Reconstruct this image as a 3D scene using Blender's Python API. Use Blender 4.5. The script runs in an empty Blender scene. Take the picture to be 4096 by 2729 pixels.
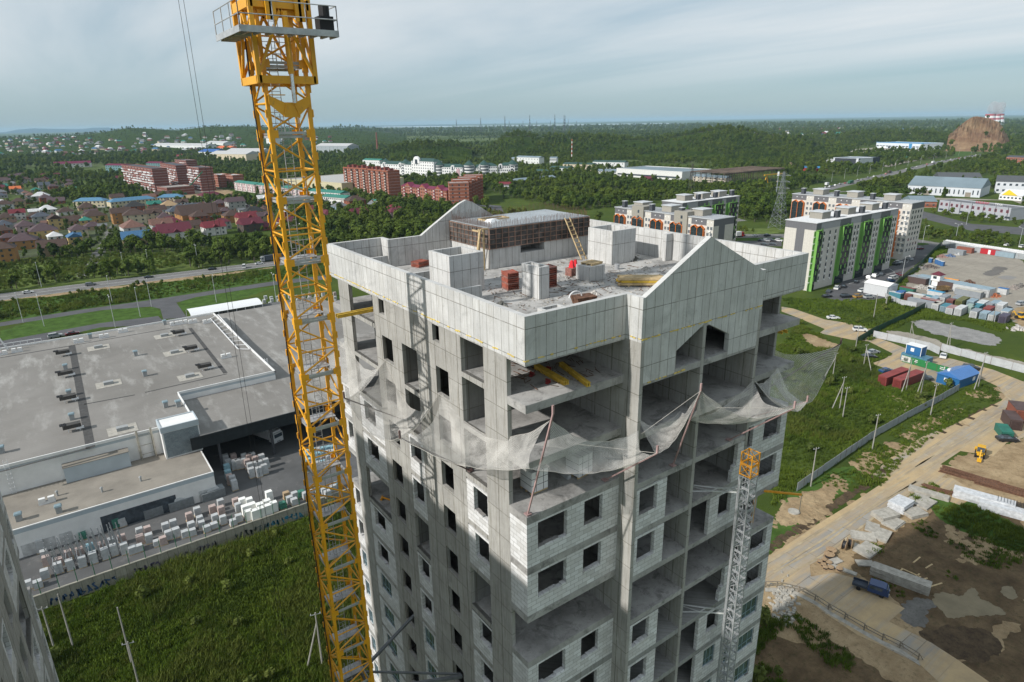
import bpy, math, random
from mathutils import Vector
import numpy as np
random.seed(7)
# ---------------------------------------------------------------- camera, sky, sun, exposure
S = bpy.context.scene
F_PX, CX, CY = 2588.76, 2048.0, 1364.5
CAMP = np.array([-16.70, -22.355, 72.75]); YAW, PIT, ROL = 0.9502, 0.326423, -0.0169606
def cam_axes():
    f = np.array([math.cos(YAW)*math.cos(PIT), math.sin(YAW)*math.cos(PIT), -math.sin(PIT)])
    r = np.cross(f, [0, 0, 1]); r /= np.linalg.norm(r); u = np.cross(r, f)
    c, s = math.cos(ROL), math.sin(ROL)
    return np.array([c*r+s*u, -s*r+c*u, f])
RM = cam_axes()
cd = bpy.data.cameras.new('camera'); cam = bpy.data.objects.new('camera', cd)
S.collection.objects.link(cam); S.camera = cam
cam.location = CAMP.tolist()
from mathutils import Matrix
cam.rotation_euler = Matrix((RM[0].tolist(), RM[1].tolist(), (-RM[2]).tolist())).transposed().to_euler()
cd.sensor_width = 36; cd.lens = F_PX/4096*36; cd.clip_start = 0.3; cd.clip_end = 90000
SUN_EL = math.radians(33.3); SUNDIR = Vector((1, -0.085, -0.66)).normalized()   # travel direction
sl = bpy.data.lights.new('sun', 'SUN'); so = bpy.data.objects.new('sun', sl); S.collection.objects.link(so)
sl.energy = 4.7; sl.angle = math.radians(1.1); sl.color = (1, 0.965, 0.915)
so.rotation_euler = SUNDIR.to_track_quat('-Z', 'Y').to_euler(); so.location = (0, 0, 200)
W = bpy.data.worlds.new('World'); S.world = W; W.use_nodes = True
nt = W.node_tree; nt.nodes.clear(); N = nt.nodes.new; Lk = nt.links.new
wo = N('ShaderNodeOutputWorld'); bg = N('ShaderNodeBackground'); sky = N('ShaderNodeTexSky')
sky.sky_type = 'NISHITA'; sky.sun_disc = False; sky.sun_elevation = SUN_EL
sky.sun_rotation = math.atan2(-SUNDIR.x, -SUNDIR.y); sky.altitude = 100; sky.air_density = 1.0; sky.dust_density = 0.6; sky.ozone_density = 1.5
tc = N('ShaderNodeTexCoord'); sx = N('ShaderNodeSeparateXYZ'); Lk(tc.outputs['Generated'], sx.inputs[0])
def wm(op, a, b=None):
    n = N('ShaderNodeMath'); n.operation = op
    for i, v in enumerate((a, b)):
        if v is None: continue
        if isinstance(v, (int, float)): n.inputs[i].default_value = v
        else: Lk(v, n.inputs[i])
    return n.outputs[0]
den = wm('ADD', wm('MAXIMUM', sx.outputs[2], 0.0), 0.07)        # project the direction on a cloud layer
cxn = N('ShaderNodeCombineXYZ'); Lk(wm('DIVIDE', sx.outputs[0], den), cxn.inputs[0]); Lk(wm('DIVIDE', sx.outputs[1], den), cxn.inputs[1])
mp = N('ShaderNodeMapping'); mp.inputs['Rotation'].default_value = (0, 0, 0.95); mp.inputs['Scale'].default_value = (0.5, 0.13, 1); Lk(cxn.outputs[0], mp.inputs[0])
n1 = N('ShaderNodeTexNoise'); n1.inputs['Scale'].default_value = 1.1; n1.inputs['Detail'].default_value = 7; n1.inputs['Roughness'].default_value = .55; n1.inputs['Distortion'].default_value = .5
Lk(mp.outputs[0], n1.inputs['Vector'])
rp = N('ShaderNodeValToRGB'); Lk(n1.outputs[0], rp.inputs[0]); rp.color_ramp.elements[0].position = .30; rp.color_ramp.elements[1].position = .66
hz = N('ShaderNodeMapRange'); hz.interpolation_type = 'SMOOTHSTEP'; Lk(sx.outputs[2], hz.inputs[0])
hz.inputs[1].default_value = 0.01; hz.inputs[2].default_value = 0.12; hz.inputs[3].default_value = 0.0; hz.inputs[4].default_value = 0.92
cl = N('ShaderNodeRGB'); cl.outputs[0].default_value = (5.9, 6.15, 6.3, 1)
tint = N('ShaderNodeMix'); tint.data_type = 'RGBA'; tint.blend_type = 'MULTIPLY'; tint.inputs[0].default_value = 1
Lk(sky.outputs[0], tint.inputs[6]); tint.inputs[7].default_value = (.58, .70, .78, 1)
veil = N('ShaderNodeMix'); veil.data_type = 'RGBA'; veil.inputs[0].default_value = .72      # thin high haze over the whole sky
zg = N('ShaderNodeMapRange'); Lk(sx.outputs[2], zg.inputs[0]); zg.inputs[1].default_value = 0; zg.inputs[2].default_value = .30
vc = N('ShaderNodeMix'); vc.data_type = 'RGBA'; Lk(zg.outputs[0], vc.inputs[0]); vc.inputs[6].default_value = (2.7, 3.6, 4.1, 1); vc.inputs[7].default_value = (3.35, 4.25, 4.85, 1)
Lk(tint.outputs[2], veil.inputs[6]); Lk(vc.outputs[2], veil.inputs[7])
mx = N('ShaderNodeMix'); mx.data_type = 'RGBA'
Lk(wm('MULTIPLY', rp.outputs[0], hz.outputs[0]), mx.inputs[0]); Lk(veil.outputs[2], mx.inputs[6]); Lk(cl.outputs[0], mx.inputs[7])
Lk(mx.outputs[2], bg.inputs[0]); bg.inputs[1].default_value = 0.138; Lk(bg.outputs[0], wo.inputs[0])
S.render.engine = 'CYCLES'; S.cycles.max_bounces = 6; S.cycles.diffuse_bounces = 3; S.cycles.transparent_max_bounces = 12
S.cycles.volume_bounces = 0
S.view_settings.view_transform = 'Standard'; S.view_settings.look = 'None'; S.view_settings.exposure = 0.0; S.view_settings.gamma = 1
S.render.resolution_x = 1024; S.render.resolution_y = 682

# ---------------------------------------------------------------- surveying: photograph points -> ground plan
CR = dict(A=(1300,950,2.354),B=(2200,950,2.139),C=(1300,1550,1.96),D=(2200,1550,2.139),E=(1900,2000,1.9617),F=(2900,1900,1.8913),
 H=(2996,1100,1.8445),L1=(0,400,1.7233),L2=(1366,400,1.7233),L3=(2732,400,1.7229),L4=(0,1200,1.7233),L5=(0,1819,1.7233),O=(0,0,.5747),
 R1=(3450,900,3.644),R2=(3000,430,2.1478),R3=(1300,550,2.9425),R4=(0,600,3.3357),R5=(600,600,3.3357),R6=(2400,650,2.6156),
 M5=(0,1950,2.011),M6=(2750,1750,1.6),Q=(1900,1000,2.9425),N=(1950,1350,3.485))
def ray(c, x, y):
    o = CR[c]; X, Y = o[0]+x/o[2], o[1]+y/o[2]
    return np.array([(X-CX)/F_PX, -(Y-CY)/F_PX, 1.0]) @ RM
def onplane(c, x, y, ax, v):
    d = ray(c, x, y); return CAMP + (v-CAMP[ax])/d[ax]*d
def G(c, x, y, z=0.0):
    p = onplane(c, x, y, 2, z); return (float(p[0]), float(p[1]))
def heightat(c, x, y, bx, by):
    d = ray(c, x, y); t = ((bx-CAMP[0])*d[0]+(by-CAMP[1])*d[1])/(d[0]**2+d[1]**2); return float(CAMP[2]+t*d[2])
def topix(p):
    q = RM @ (np.array(p, float)-CAMP)
    if q[2] <= 0: return (-9999, -9999)
    return (CX+F_PX*q[0]/q[2], CY-F_PX*q[1]/q[2])

# ---------------------------------------------------------------- mesh helpers
COL = S.collection
class MB:
    def __init__(s): s.v = []; s.f = []
    def box(s, x0, y0, z0, x1, y1, z1):
        b = len(s.v)
        s.v += [(x0,y0,z0),(x1,y0,z0),(x1,y1,z0),(x0,y1,z0),(x0,y0,z1),(x1,y0,z1),(x1,y1,z1),(x0,y1,z1)]
        s.f += [(b+3,b+2,b+1,b),(b+4,b+5,b+6,b+7),(b,b+1,b+5,b+4),(b+1,b+2,b+6,b+5),(b+2,b+3,b+7,b+6),(b+3,b,b+4,b+7)]; return s
    def obox(s, c, d, yaw=0, taper=1.0):
        ca, sa = math.cos(yaw), math.sin(yaw); b = len(s.v)
        for k, z in ((1, c[2]), (taper, c[2]+d[2])):
            for sx_, sy_ in ((-1,-1),(1,-1),(1,1),(-1,1)):
                x, y = sx_*d[0]/2*k, sy_*d[1]/2*k; s.v.append((c[0]+ca*x-sa*y, c[1]+sa*x+ca*y, z))
        s.f += [(b+3,b+2,b+1,b),(b+4,b+5,b+6,b+7),(b,b+1,b+5,b+4),(b+1,b+2,b+6,b+5),(b+2,b+3,b+7,b+6),(b+3,b,b+4,b+7)]; return s
    def prism(s, pts, z0, z1):
        b = len(s.v); n = len(pts)
        a = sum(pts[i][0]*pts[(i+1)%n][1]-pts[(i+1)%n][0]*pts[i][1] for i in range(n))
        if a < 0: pts = pts[::-1]
        s.v += [(p[0], p[1], z0) for p in pts]+[(p[0], p[1], z1) for p in pts]
        s.f += [tuple(range(b+n-1, b-1, -1)), tuple(range(b+n, b+2*n))]+[(b+i, b+(i+1)%n, b+n+(i+1)%n, b+n+i) for i in range(n)]; return s
    def prism_xz(s, pts, y0, y1):
        b = len(s.v); n = len(pts)
        s.v += [(p[0], y0, p[1]) for p in pts]+[(p[0], y1, p[1]) for p in pts]
        s.f += [tuple(range(b, b+n)), tuple(range(b+2*n-1, b+n-1, -1))]+[(b+(i+1)%n, b+i, b+n+i, b+n+(i+1)%n) for i in range(n)]; return s
    def bar(s, p, q, w, h=None):
        h = h or w; p = Vector(p); q = Vector(q); d = (q-p)
        if d.length < 1e-6: return s
        d.normalize(); up = Vector((0,0,1)) if abs(d.z) < .95 else Vector((1,0,0))
        a = d.cross(up).normalized(); c = a.cross(d).normalized(); b = len(s.v)
        for e in (p, q):
            for i, j in ((-1,-1),(1,-1),(1,1),(-1,1)): s.v.append(tuple(e+a*(i*w/2)+c*(j*h/2)))
        s.f += [(b,b+1,b+2,b+3),(b+7,b+6,b+5,b+4),(b+1,b,b+4,b+5),(b+2,b+1,b+5,b+6),(b+3,b+2,b+6,b+7),(b,b+3,b+7,b+4)]; return s
    def cyl(s, p, q, r, n=8, r2=None):
        r2 = r if r2 is None else r2; p = Vector(p); q = Vector(q); d = (q-p).normalized()
        up = Vector((0,0,1)) if abs(d.z) < .95 else Vector((1,0,0)); a = d.cross(up).normalized(); c = a.cross(d).normalized(); b = len(s.v)
        for e, rr in ((p, r), (q, r2)):
            for i in range(n):
                t = 2*math.pi*i/n; s.v.append(tuple(e+a*(rr*math.cos(t))+c*(rr*math.sin(t))))
        s.f += [(b+(i+1)%n, b+i, b+n+i, b+n+(i+1)%n) for i in range(n)]+[tuple(range(b, b+n)), tuple(range(b+2*n-1, b+n-1, -1))]; return s
    def quad(s, a, b_, c, d): b = len(s.v); s.v += [a, b_, c, d]; s.f.append((b, b+1, b+2, b+3)); return s
    def tri(s, a, b_, c): b = len(s.v); s.v += [a, b_, c]; s.f.append((b, b+1, b+2)); return s
    def mesh(s, name, m, org=(0,0,0), smooth=False):
        me = bpy.data.meshes.new(name)
        if org != (0,0,0): vv = [(x-org[0], y-org[1], z-org[2]) for x, y, z in s.v]
        else: vv = s.v
        me.from_pydata(vv, [], s.f); me.materials.append(m)
        if smooth: me.polygons.foreach_set('use_smooth', [True]*len(me.polygons))
        me.update(); return me
    def build(s, name, m, parent=None, smooth=False):
        org = tuple(parent.location) if parent and not parent.parent else (tuple(parent.parent.location) if parent and parent.parent else (0,0,0))
        o = bpy.data.objects.new(name, s.mesh(name, m, org, smooth)); COL.objects.link(o)
        if parent: o.parent = parent
        return o
def tag(o, label=None, cat=None, group=None, kind=None):
    if label: o['label'] = label
    if cat: o['category'] = cat
    if group: o['group'] = group
    if kind: o['kind'] = kind
    return o
THINGS = []
def thing(name, label, cat, loc=(0,0,0), group=None, rz=0):
    o = bpy.data.objects.new(name, None); COL.objects.link(o); o.location = loc; o.rotation_euler = (0,0,rz); o.empty_display_size = .3
    tag(o, label, cat, group); THINGS.append(o); return o
def copytree(o, loc, rz=0, label=None, group=None):
    c = o.copy(); COL.objects.link(c); c.location = loc; c.rotation_euler = (0,0,rz)
    if label: c['label'] = label
    if group: c['group'] = group
    def rec(src, dst):
        for ch in kids.get(src.name, ()):
            d = ch.copy(); COL.objects.link(d); d.parent = dst; rec(ch, d)
    rec(o, c); THINGS.append(c); return c
kids = {}
def register(o):
    """remember the children of a finished prototype so copies stay cheap"""
    allc = {}
    for x in COL.objects:
        if x.parent: allc.setdefault(x.parent.name, []).append(x)
    def rec(q):
        kids[q.name] = allc.get(q.name, [])
        for ch in kids[q.name]: rec(ch)
    rec(o); return o

# ---------------------------------------------------------------- materials
def newmat(name):
    m = bpy.data.materials.new(name); m.use_nodes = True; t = m.node_tree; t.nodes.clear()
    o = t.nodes.new('ShaderNodeOutputMaterial'); b = t.nodes.new('ShaderNodeBsdfPrincipled'); t.links.new(b.outputs[0], o.inputs[0])
    return m, t, b
class NT:
    def __init__(s, t): s.t = t
    def n(s, k): return s.t.nodes.new(k)
    def l(s, a, b): s.t.links.new(a, b)
    def math(s, op, a, b=None, c=None):
        n = s.n('ShaderNodeMath'); n.operation = op
        for i, v in enumerate((a, b, c)):
            if v is None: continue
            if isinstance(v, (int, float)): n.inputs[i].default_value = v
            else: s.l(v, n.inputs[i])
        return n.outputs[0]
    def pos(s): return s.n('ShaderNodeNewGeometry').outputs['Position']
    def noise(s, scale, vec=None, detail=4, rough=.6, stretch=None, dist=0):
        n = s.n('ShaderNodeTexNoise'); n.inputs['Scale'].default_value = scale; n.inputs['Detail'].default_value = detail; n.inputs['Roughness'].default_value = rough; n.inputs['Distortion'].default_value = dist
        v = vec or s.pos()
        if stretch:
            m = s.n('ShaderNodeMapping'); m.inputs['Scale'].default_value = stretch; s.l(v, m.inputs[0]); v = m.outputs[0]
        s.l(v, n.inputs['Vector']); return n.outputs[0]
    def ramp(s, f, a, b, c0=(0,0,0,1), c1=(1,1,1,1)):
        r = s.n('ShaderNodeValToRGB'); s.l(f, r.inputs[0]); e = r.color_ramp.elements; e[0].position = a; e[1].position = b; e[0].color = c0; e[1].color = c1; return r.outputs[0]
    def mix(s, f, a, b, mode='MIX'):
        n = s.n('ShaderNodeMix'); n.data_type = 'RGBA'; n.blend_type = mode
        if isinstance(f, (int, float)): n.inputs[0].default_value = f
        else: s.l(f, n.inputs[0])
        for i, v in ((6, a), (7, b)):
            if isinstance(v, tuple): n.inputs[i].default_value = v if len(v) == 4 else v+(1,)
            else: s.l(v, n.inputs[i])
        return n.outputs[2]
    def bump(s, b, h, strength=.3, dist=.05):
        n = s.n('ShaderNodeBump'); n.inputs['Strength'].default_value = strength; n.inputs['Distance'].default_value = dist; s.l(h, n.inputs['Height']); s.l(n.outputs[0], b.inputs['Normal'])
_mc = {}
def M(name, col, rough=.8, var=.18, scale=1.5, metal=0.0, spec=.3, dirt=None, bump=0):
    if name in _mc: return _mc[name]
    m, t, b = newmat(name); q = NT(t); b.inputs['Roughness'].default_value = rough; b.inputs['Metallic'].default_value = metal; b.inputs['Specular IOR Level'].default_value = spec
    dark = tuple(c*(1-var) for c in col); lite = tuple(min(1, c*(1+var)) for c in col)
    c = q.mix(q.ramp(q.noise(scale), .35, .65), dark, lite)
    if dirt: c = q.mix(q.ramp(q.noise(scale*2.7, detail=8, rough=.75), .56, .72), c, dirt)
    q.l(c, b.inputs['Base Color'])
    if bump: q.bump(b, q.noise(scale*6), bump)
    _mc[name] = m; return m
def glass(name, col=(.03,.04,.05), rough=.12):
    if name in _mc: return _mc[name]
    m, t, b = newmat(name); q = NT(t); b.inputs['Roughness'].default_value = rough; b.inputs['Specular IOR Level'].default_value = .6
    q.l(q.mix(q.ramp(q.noise(.9), .4, .7), col, tuple(c*2.2 for c in col)), b.inputs['Base Color']); _mc[name] = m; return m
def concrete(name, base=(.40,.395,.375), seams=0, streak=.5, warm=0):
    """cast concrete: cloudy blotches, runs down the wall, form-panel joints"""
    m, t, b = newmat(name); q = NT(t); b.inputs['Roughness'].default_value = .88; b.inputs['Specular IOR Level'].default_value = .25
    P = q.pos(); sp = q.n('ShaderNodeSeparateXYZ'); q.l(P, sp.inputs[0]); u = q.math('ADD', sp.outputs[0], sp.outputs[1])
    cv = q.n('ShaderNodeCombineXYZ'); q.l(u, cv.inputs[0]); q.l(sp.outputs[2], cv.inputs[1])
    c = q.mix(q.ramp(q.noise(.55, detail=8, rough=.7), .3, .7), tuple(x*.76 for x in base), tuple(x*1.12 for x in base))
    c = q.mix(q.math('MULTIPLY', q.ramp(q.noise(2.2, cv.outputs[0], 6, .7, (2.4, .16, 1)), .48, .75), streak), c, tuple(x*y for x, y in zip(base, (.48,.45,.39))))
    c = q.mix(q.math('MULTIPLY', q.ramp(q.noise(3.3, cv.outputs[0], 5, .7, (3.5, .12, 1)), .60, .72), streak*.8), c, tuple(min(1, x*1.38) for x in base))
    c = q.mix(q.math('MULTIPLY', q.ramp(q.noise(9, detail=8, rough=.8), .62, .75), .35), c, tuple(x*.55 for x in base))
    c = q.mix(q.math('MULTIPLY', q.ramp(q.noise(.42, detail=9, rough=.78, dist=1.2), .56, .60), .38), c, tuple(x*.55 for x in base))      # damp, patched areas
    if seams:
        pn = q.n('ShaderNodeTexVoronoi') ; pn.feature = 'F1'; pn.inputs['Scale'].default_value = 1
        w = q.noise(7, cv.outputs[0], 3)
        cell = q.math('FLOOR', q.math('DIVIDE', u, seams)); cz = q.math('FLOOR', q.math('DIVIDE', q.math('ADD', sp.outputs[2], .43), 1.53))
        wn = q.n('ShaderNodeTexWhiteNoise'); wn.noise_dimensions = '2D'; c2 = q.n('ShaderNodeCombineXYZ'); q.l(cell, c2.inputs[0]); q.l(cz, c2.inputs[1]); q.l(c2.outputs[0], wn.inputs['Vector'])
        c = q.mix(q.math('MULTIPLY', wn.outputs[0], .42), c, tuple(x*.72 for x in base))
        fr = q.math('ABSOLUTE', q.math('SUBTRACT', q.math('FRACT', q.math('DIVIDE', u, seams)), .5))
        ln = q.math('GREATER_THAN', q.math('ADD', fr, q.math('MULTIPLY', w, .022)), .482)
        fz = q.math('ABSOLUTE', q.math('SUBTRACT', q.math('FRACT', q.math('DIVIDE', q.math('ADD', sp.outputs[2], .43), 1.53)), .5))
        lz = q.math('GREATER_THAN', q.math('ADD', fz, q.math('MULTIPLY', w, .01)), .491)
        ge = q.n('ShaderNodeNewGeometry'); sn = q.n('ShaderNodeSeparateXYZ'); q.l(ge.outputs['Normal'], sn.inputs[0])
        side = q.math('LESS_THAN', q.math('ABSOLUTE', sn.outputs[2]), .5)
        line = q.math('MULTIPLY', q.math('MULTIPLY', q.math('MAXIMUM', ln, lz), side), q.ramp(q.noise(1.3), .25, .5))
        c = q.mix(q.math('MULTIPLY', line, .68), c, (.10,.09,.07))
        c = q.mix(q.math('MULTIPLY', q.math('MULTIPLY', q.ramp(q.noise(24, cv.outputs[0], 2, .5), .70, .74), side), .7), c, (.08,.075,.065))
    q.l(c, b.inputs['Base Color']); q.bump(b, q.noise(5, detail=8, rough=.75), .6, .04); _mc[name] = m; return m
def blockwork(name):
    m, t, b = newmat(name); q = NT(t); b.inputs['Roughness'].default_value = .9; b.inputs['Specular IOR Level'].default_value = .2
    P = q.pos(); sp = q.n('ShaderNodeSeparateXYZ'); q.l(P, sp.inputs[0]); u = q.math('ADD', sp.outputs[0], sp.outputs[1])
    cv = q.n('ShaderNodeCombineXYZ'); q.l(u, cv.inputs[0]); q.l(sp.outputs[2], cv.inputs[1])
    br = q.n('ShaderNodeTexBrick'); q.l(cv.outputs[0], br.inputs['Vector']); br.inputs['Scale'].default_value = 1
    br.inputs['Brick Width'].default_value = .60; br.inputs['Row Height'].default_value = .27; br.inputs['Mortar Size'].default_value = .011; br.inputs['Mortar Smooth'].default_value = .1
    br.inputs['Color1'].default_value = (.66,.66,.66,1); br.inputs['Color2'].default_value = (.50,.495,.485,1); br.inputs['Mortar'].default_value = (.24,.23,.22,1)
    c = q.mix(q.math('MULTIPLY', q.ramp(q.noise(1.1, detail=6), .45, .75), .35), br.outputs[0], (.45,.42,.38))
    c = q.mix(q.ramp(q.noise(5, detail=3), .68, .72), c, (.3,.3,.3))
    q.l(c, b.inputs['Base Color']); q.bump(b, br.outputs[1], -.3, .02); _mc[name] = m; return m
# ================================================================ the unfinished tower
MC = concrete('cast_concrete_panels', (.555,.553,.54), seams=.62, streak=.7)
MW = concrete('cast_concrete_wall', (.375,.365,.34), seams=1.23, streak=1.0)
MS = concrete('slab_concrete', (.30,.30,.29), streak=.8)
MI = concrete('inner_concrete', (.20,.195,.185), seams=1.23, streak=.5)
MB_ = blockwork('aerated_block')
def deckmat(name='deck_concrete', k=1):
    m, t, b = newmat(name); q = NT(t); b.inputs['Roughness'].default_value = .92
    c = q.mix(q.ramp(q.noise(.35, detail=8, rough=.7), .35, .62), (.32,.31,.295), (.56,.545,.52))
    c = q.mix(q.ramp(q.noise(1.1, detail=10, rough=.75, dist=.6), .50, .66), c, (.20,.195,.185))
    c = q.mix(q.ramp(q.noise(3.0, detail=8, rough=.8), .60, .68), c, (.62,.60,.57))
    c = q.mix(q.ramp(q.noise(14, detail=4, rough=.8), .64, .70), c, (.10,.09,.08))
    c = q.mix(1.0, c, (k, k, k), 'MULTIPLY')
    q.l(c, b.inputs['Base Color']); q.bump(b, q.noise(8, detail=8, rough=.8), .5, .05); return m
MD = deckmat('deck_concrete', .84); MD2 = deckmat('floor_concrete', .72)
M_FOAM = M('yellow_foam', (.62,.47,.12), .9)
M_WIN = glass('window_glass_dark', (.04,.06,.07)); M_FRM = M('window_frame_blue', (.18,.25,.28), .5)
FZ = {k: 60.05-3.07*(k-1) for k in range(1, 21)}
OPEN = (1, 2, 3, 6)
def wallgrid(mb, axis, p0, p1, a0, a1, z0, z1, holes):
    al = sorted({a0, a1} | {h[0] for h in holes} | {h[1] for h in holes}); al = [a for a in al if a0 <= a <= a1]
    for s, e in zip(al, al[1:]):
        mid = (s+e)/2; hs = sorted([(h[2], h[3]) for h in holes if h[0] < mid < h[1]]); z = z0
        for u, v in hs+[(z1, z1)]:
            if u > z+1e-4:
                if axis == 'x': mb.box(p0, s, z, p1, e, u)
                else: mb.box(s, p0, z, e, p1, u)
            z = max(z, v)
def window_part(parent, axis, p, a0, a1, z0, z1, bars=2):
    g = MB(); f = MB(); w = .07
    def bx(mb, s, e, u, v, t):
        if axis == 'x': mb.box(p-t, s, u, p+t, e, v)
        else: mb.box(s, p-t, u, e, p+t, v)
    bx(g, a0+.01, a1-.01, z0+.01, z1-.01, .01)
    for s, e, u, v in ((a0, a0+w, z0, z1), (a1-w, a1, z0, z1), (a0, a1, z0, z0+w), (a0, a1, z1-w, z1), (a0, a1, z0+(z1-z0)*.3, z0+(z1-z0)*.3+w*.7)): bx(f, s, e, u, v, .035)
    for i in range(1, bars+1):
        c = a0+(a1-a0)*i/(bars+1); bx(f, c-w/2, c+w/2, z0, z1, .03)
    f.build('window_frame', M_FRM, parent); g.build('window_pane', M_WIN, parent)
def sill_blocks(mb, axis, p0, p1, a0, a1, z):
    a = a0+.05
    while a < a1-.2:
        L = min(random.choice((.3,.45,.6)), a1-a-.03)
        if random.random() < .75:
            o = random.uniform(-.03,.05)
            if axis == 'x': mb.box(p0+o, a, z+.002, p1+o, a+L, z+.09)
            else: mb.box(a, p0+o, z+.002, a+L, p1+o, z+.09)
        a += L+.02
T = thing('unfinished_tower', 'unfinished grey concrete high-rise with gabled parapet in the middle of the photo', 'building', (11.45, 12.2, 0))
w = MB()
for side in (0, 1):                                  # the two long facades
    x0, x1 = (0, .25) if side == 0 else (22.65, 22.9)
    holes = []
    for k, z in FZ.items():
        top = z+2.77 if k > 1 else 62.1
        for a, b in ((3.55, 5.75), (16.85, 20.9)): holes.append((a, b, z, top))
        if k > 1: holes.append((10.9, 12.9, z, top))
        if k == 1: holes += [(8.02, 8.8, z+.97, 62.1), (15.14, 15.92, z+.97, 62.1)]
        else: holes += [(7.2, 8.6, z+.85, z+2.56), (14.3, 15.8, z+.85, z+2.56)]
    wallgrid(w, 'x', x0, x1, 1.5, 22.85, 0, 62.1, holes)
for fx in (6.47, 11.33, 16.4):                        # deep fins between the bays
    w.box(fx, -1.13 if fx != 11.33 else -1.122, 0, fx+.25, 6.5, 62.1)
    w.box(fx, 18, 0, fx+.25, 23.2, 62.1)
w.box(4.4, 22.95, 0, 18.5, 23.2, 62.0); w.box(18.25, 23.2, 0, 18.5, 24.1, 61.99); w.box(4.4, 23.2, 0, 4.65, 24.1, 61.99)  # short cross walls at the back added, unseen, to keep the cast shadow solid
w.build('outer_wall', MW, T)
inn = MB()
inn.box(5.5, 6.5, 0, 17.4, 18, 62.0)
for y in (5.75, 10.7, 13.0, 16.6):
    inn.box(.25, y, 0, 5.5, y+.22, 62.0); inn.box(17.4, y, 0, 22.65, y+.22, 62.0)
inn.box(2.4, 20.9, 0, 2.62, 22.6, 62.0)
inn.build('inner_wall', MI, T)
foot = [(.01,.01),(6.47,.01),(6.6,-1.1),(16.5,-1.1),(16.62,.01),(22.89,.01),(22.89,24.37),(16.7,24.37),(16.7,23.1),(6.3,23.1),(6.3,24.37),(.01,24.37)]
for k, z in FZ.items():
    s = MB(); s.prism(foot, z-.3, z)
    for xx in (0, 1):
        X = (lambda a: a) if not xx else (lambda a: 22.9-a)
        def bx(a, b, c, d, e, f): s.box(min(X(a), X(d)), b, c, max(X(a), X(d)), e, f)
        bx(.003, .003, z-.43, 6.465, .22, z-.02); bx(.004, .22, z-.43, .2, 1.5, z-.021)
        bx(.003, 24.2, z-.43, 4.0, 24.378, z-.02); bx(.004, 22.85, z-.43, .2, 24.2, z-.021)
    s.box(6.72, -1.104, z-.36, 11.33, -.9, z-.01); s.box(11.58, -1.104, z-.36, 16.4, -.9, z-.01)
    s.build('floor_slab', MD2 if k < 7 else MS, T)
for k, z in FZ.items():
    if k in OPEN or k > 15: continue
    H = z+2.66
    def panel(axis, p0, p1, a0, a1, wins, top=H, glaze=k >= 9, step=False):
        b = MB(); wallgrid(b, axis, p0, p1, a0, a1, z+.003, top, [(u, v, z+.9, z+2.5) for u, v in wins])
        for u, v in wins: sill_blocks(b, axis, p0, p1, u, v, z+.9)
        if step: b.box(a0-.4, p0, z+.003, a0-.002, p1, z+.8); b.box(a0-.25, p0+.002, z+.8, a0-.003, p1-.002, z+1.1)
        o = b.build('block_wall', MB_, T)
        if glaze:
            for u, v in wins: window_part(o, axis, (p0+p1)/2, u, v, z+.99, z+2.5)
    for sd in (0, 1):
        X = (lambda a: a) if sd == 0 else (lambda a: 22.9-a)
        px0, px1 = sorted((X(.012), X(.262)))
        for a0, a1, ws in ((.262, 1.5, []), (3.55, 5.75, [(3.6, 5.0)]), (10.9, 12.9, [(11.25, 12.7)]), (16.85, 20.9, [(18.2, 20.1)]), (22.85, 24.12, [(22.95, 23.85)])):
            panel('x', px0, px1, a0, a1, ws, H if a0 > 2 and a0 < 22 else z+2.64)
        ws = sorted(sorted((X(a), X(b))) for a, b in ((.72, 2.67), (3.9, 5.25)))
        e0, e1 = sorted((X(.012), X(6.47))); panel('y', .012, .262, e0, e1, [tuple(v) for v in ws], z+2.64)
        e0, e1 = sorted((X(.012), X(4.0))); panel('y', 24.118, 24.368, e0, e1, [], z+2.64, False)
    panel('y', -1.10, -.85, 6.72, 9.2, [(6.98, 8.42)])
    if k in (4, 7): panel('y', -1.10, -.85, 15.75, 16.4, [], H, False, True)
    else: panel('y', -1.10, -.85, 13.4, 16.4, [(14.3, 15.55)])
# parapet, gables, deck
d = MB(); d.prism(foot, 62.02, 62.3); d.build('roof_deck', MD, T)
p = MB(); Z0, Z1, t = 62.1, 64.44, .3; e = .008
p.box(-e, -e, Z0, t, 24.38+e, Z1); p.box(t, -e, Z0+.001, 6.47, t, Z1-.001); p.box(6.462, -1.116, 62.101, 6.762, t, 64.439); p.box(t, 24.08, Z0+.001, 4.5, 24.388, Z1-.001); p.box(4.2, 22.9, Z0+.002, 4.5, 24.08, Z1-.003); p.build('parapet', MC, T)
p = MB(); p.box(22.9-t, -e, Z0, 22.9+e, 24.38+e, Z1); p.box(16.62, -e, Z0+.001, 22.6, t, Z1-.001); p.box(16.33, -1.116+.3, 62.101, 16.63, t, 64.439); p.box(18.4, 24.08, Z0+.001, 22.6, 24.388, Z1-.001); p.box(18.4, 22.9, Z0+.002, 18.7, 24.08, Z1-.003); p.build('parapet', MC, T)
s = MB(); s.box(21.84, 10.95, 62.3, 22.6, 11.25, 64.40); s.build('stub_wall', MC, T)
g = MB(); y0, y1 = -1.12, -.82
g.prism_xz([(6.455,62.2),(16.635,62.2),(16.635,64.445),(16.3,64.445),(11.35,66.93),(6.62,64.445),(6.455,64.445)], y0, y1)
g.box(6.6, y0+.002, 59.84, 9.2, y1, 62.2); g.box(13.7, y0+.002, 59.84, 16.62, y1, 62.2)
g.prism_xz([(9.2,61.1),(11.33,62.17),(11.33,62.2),(9.2,62.2)], y0+.003, y1); g.prism_xz([(11.58,62.17),(13.7,61.12),(13.7,62.2),(11.58,62.2)], y0+.003, y1)
g.build('front_gable_wall', MC, T)
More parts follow.
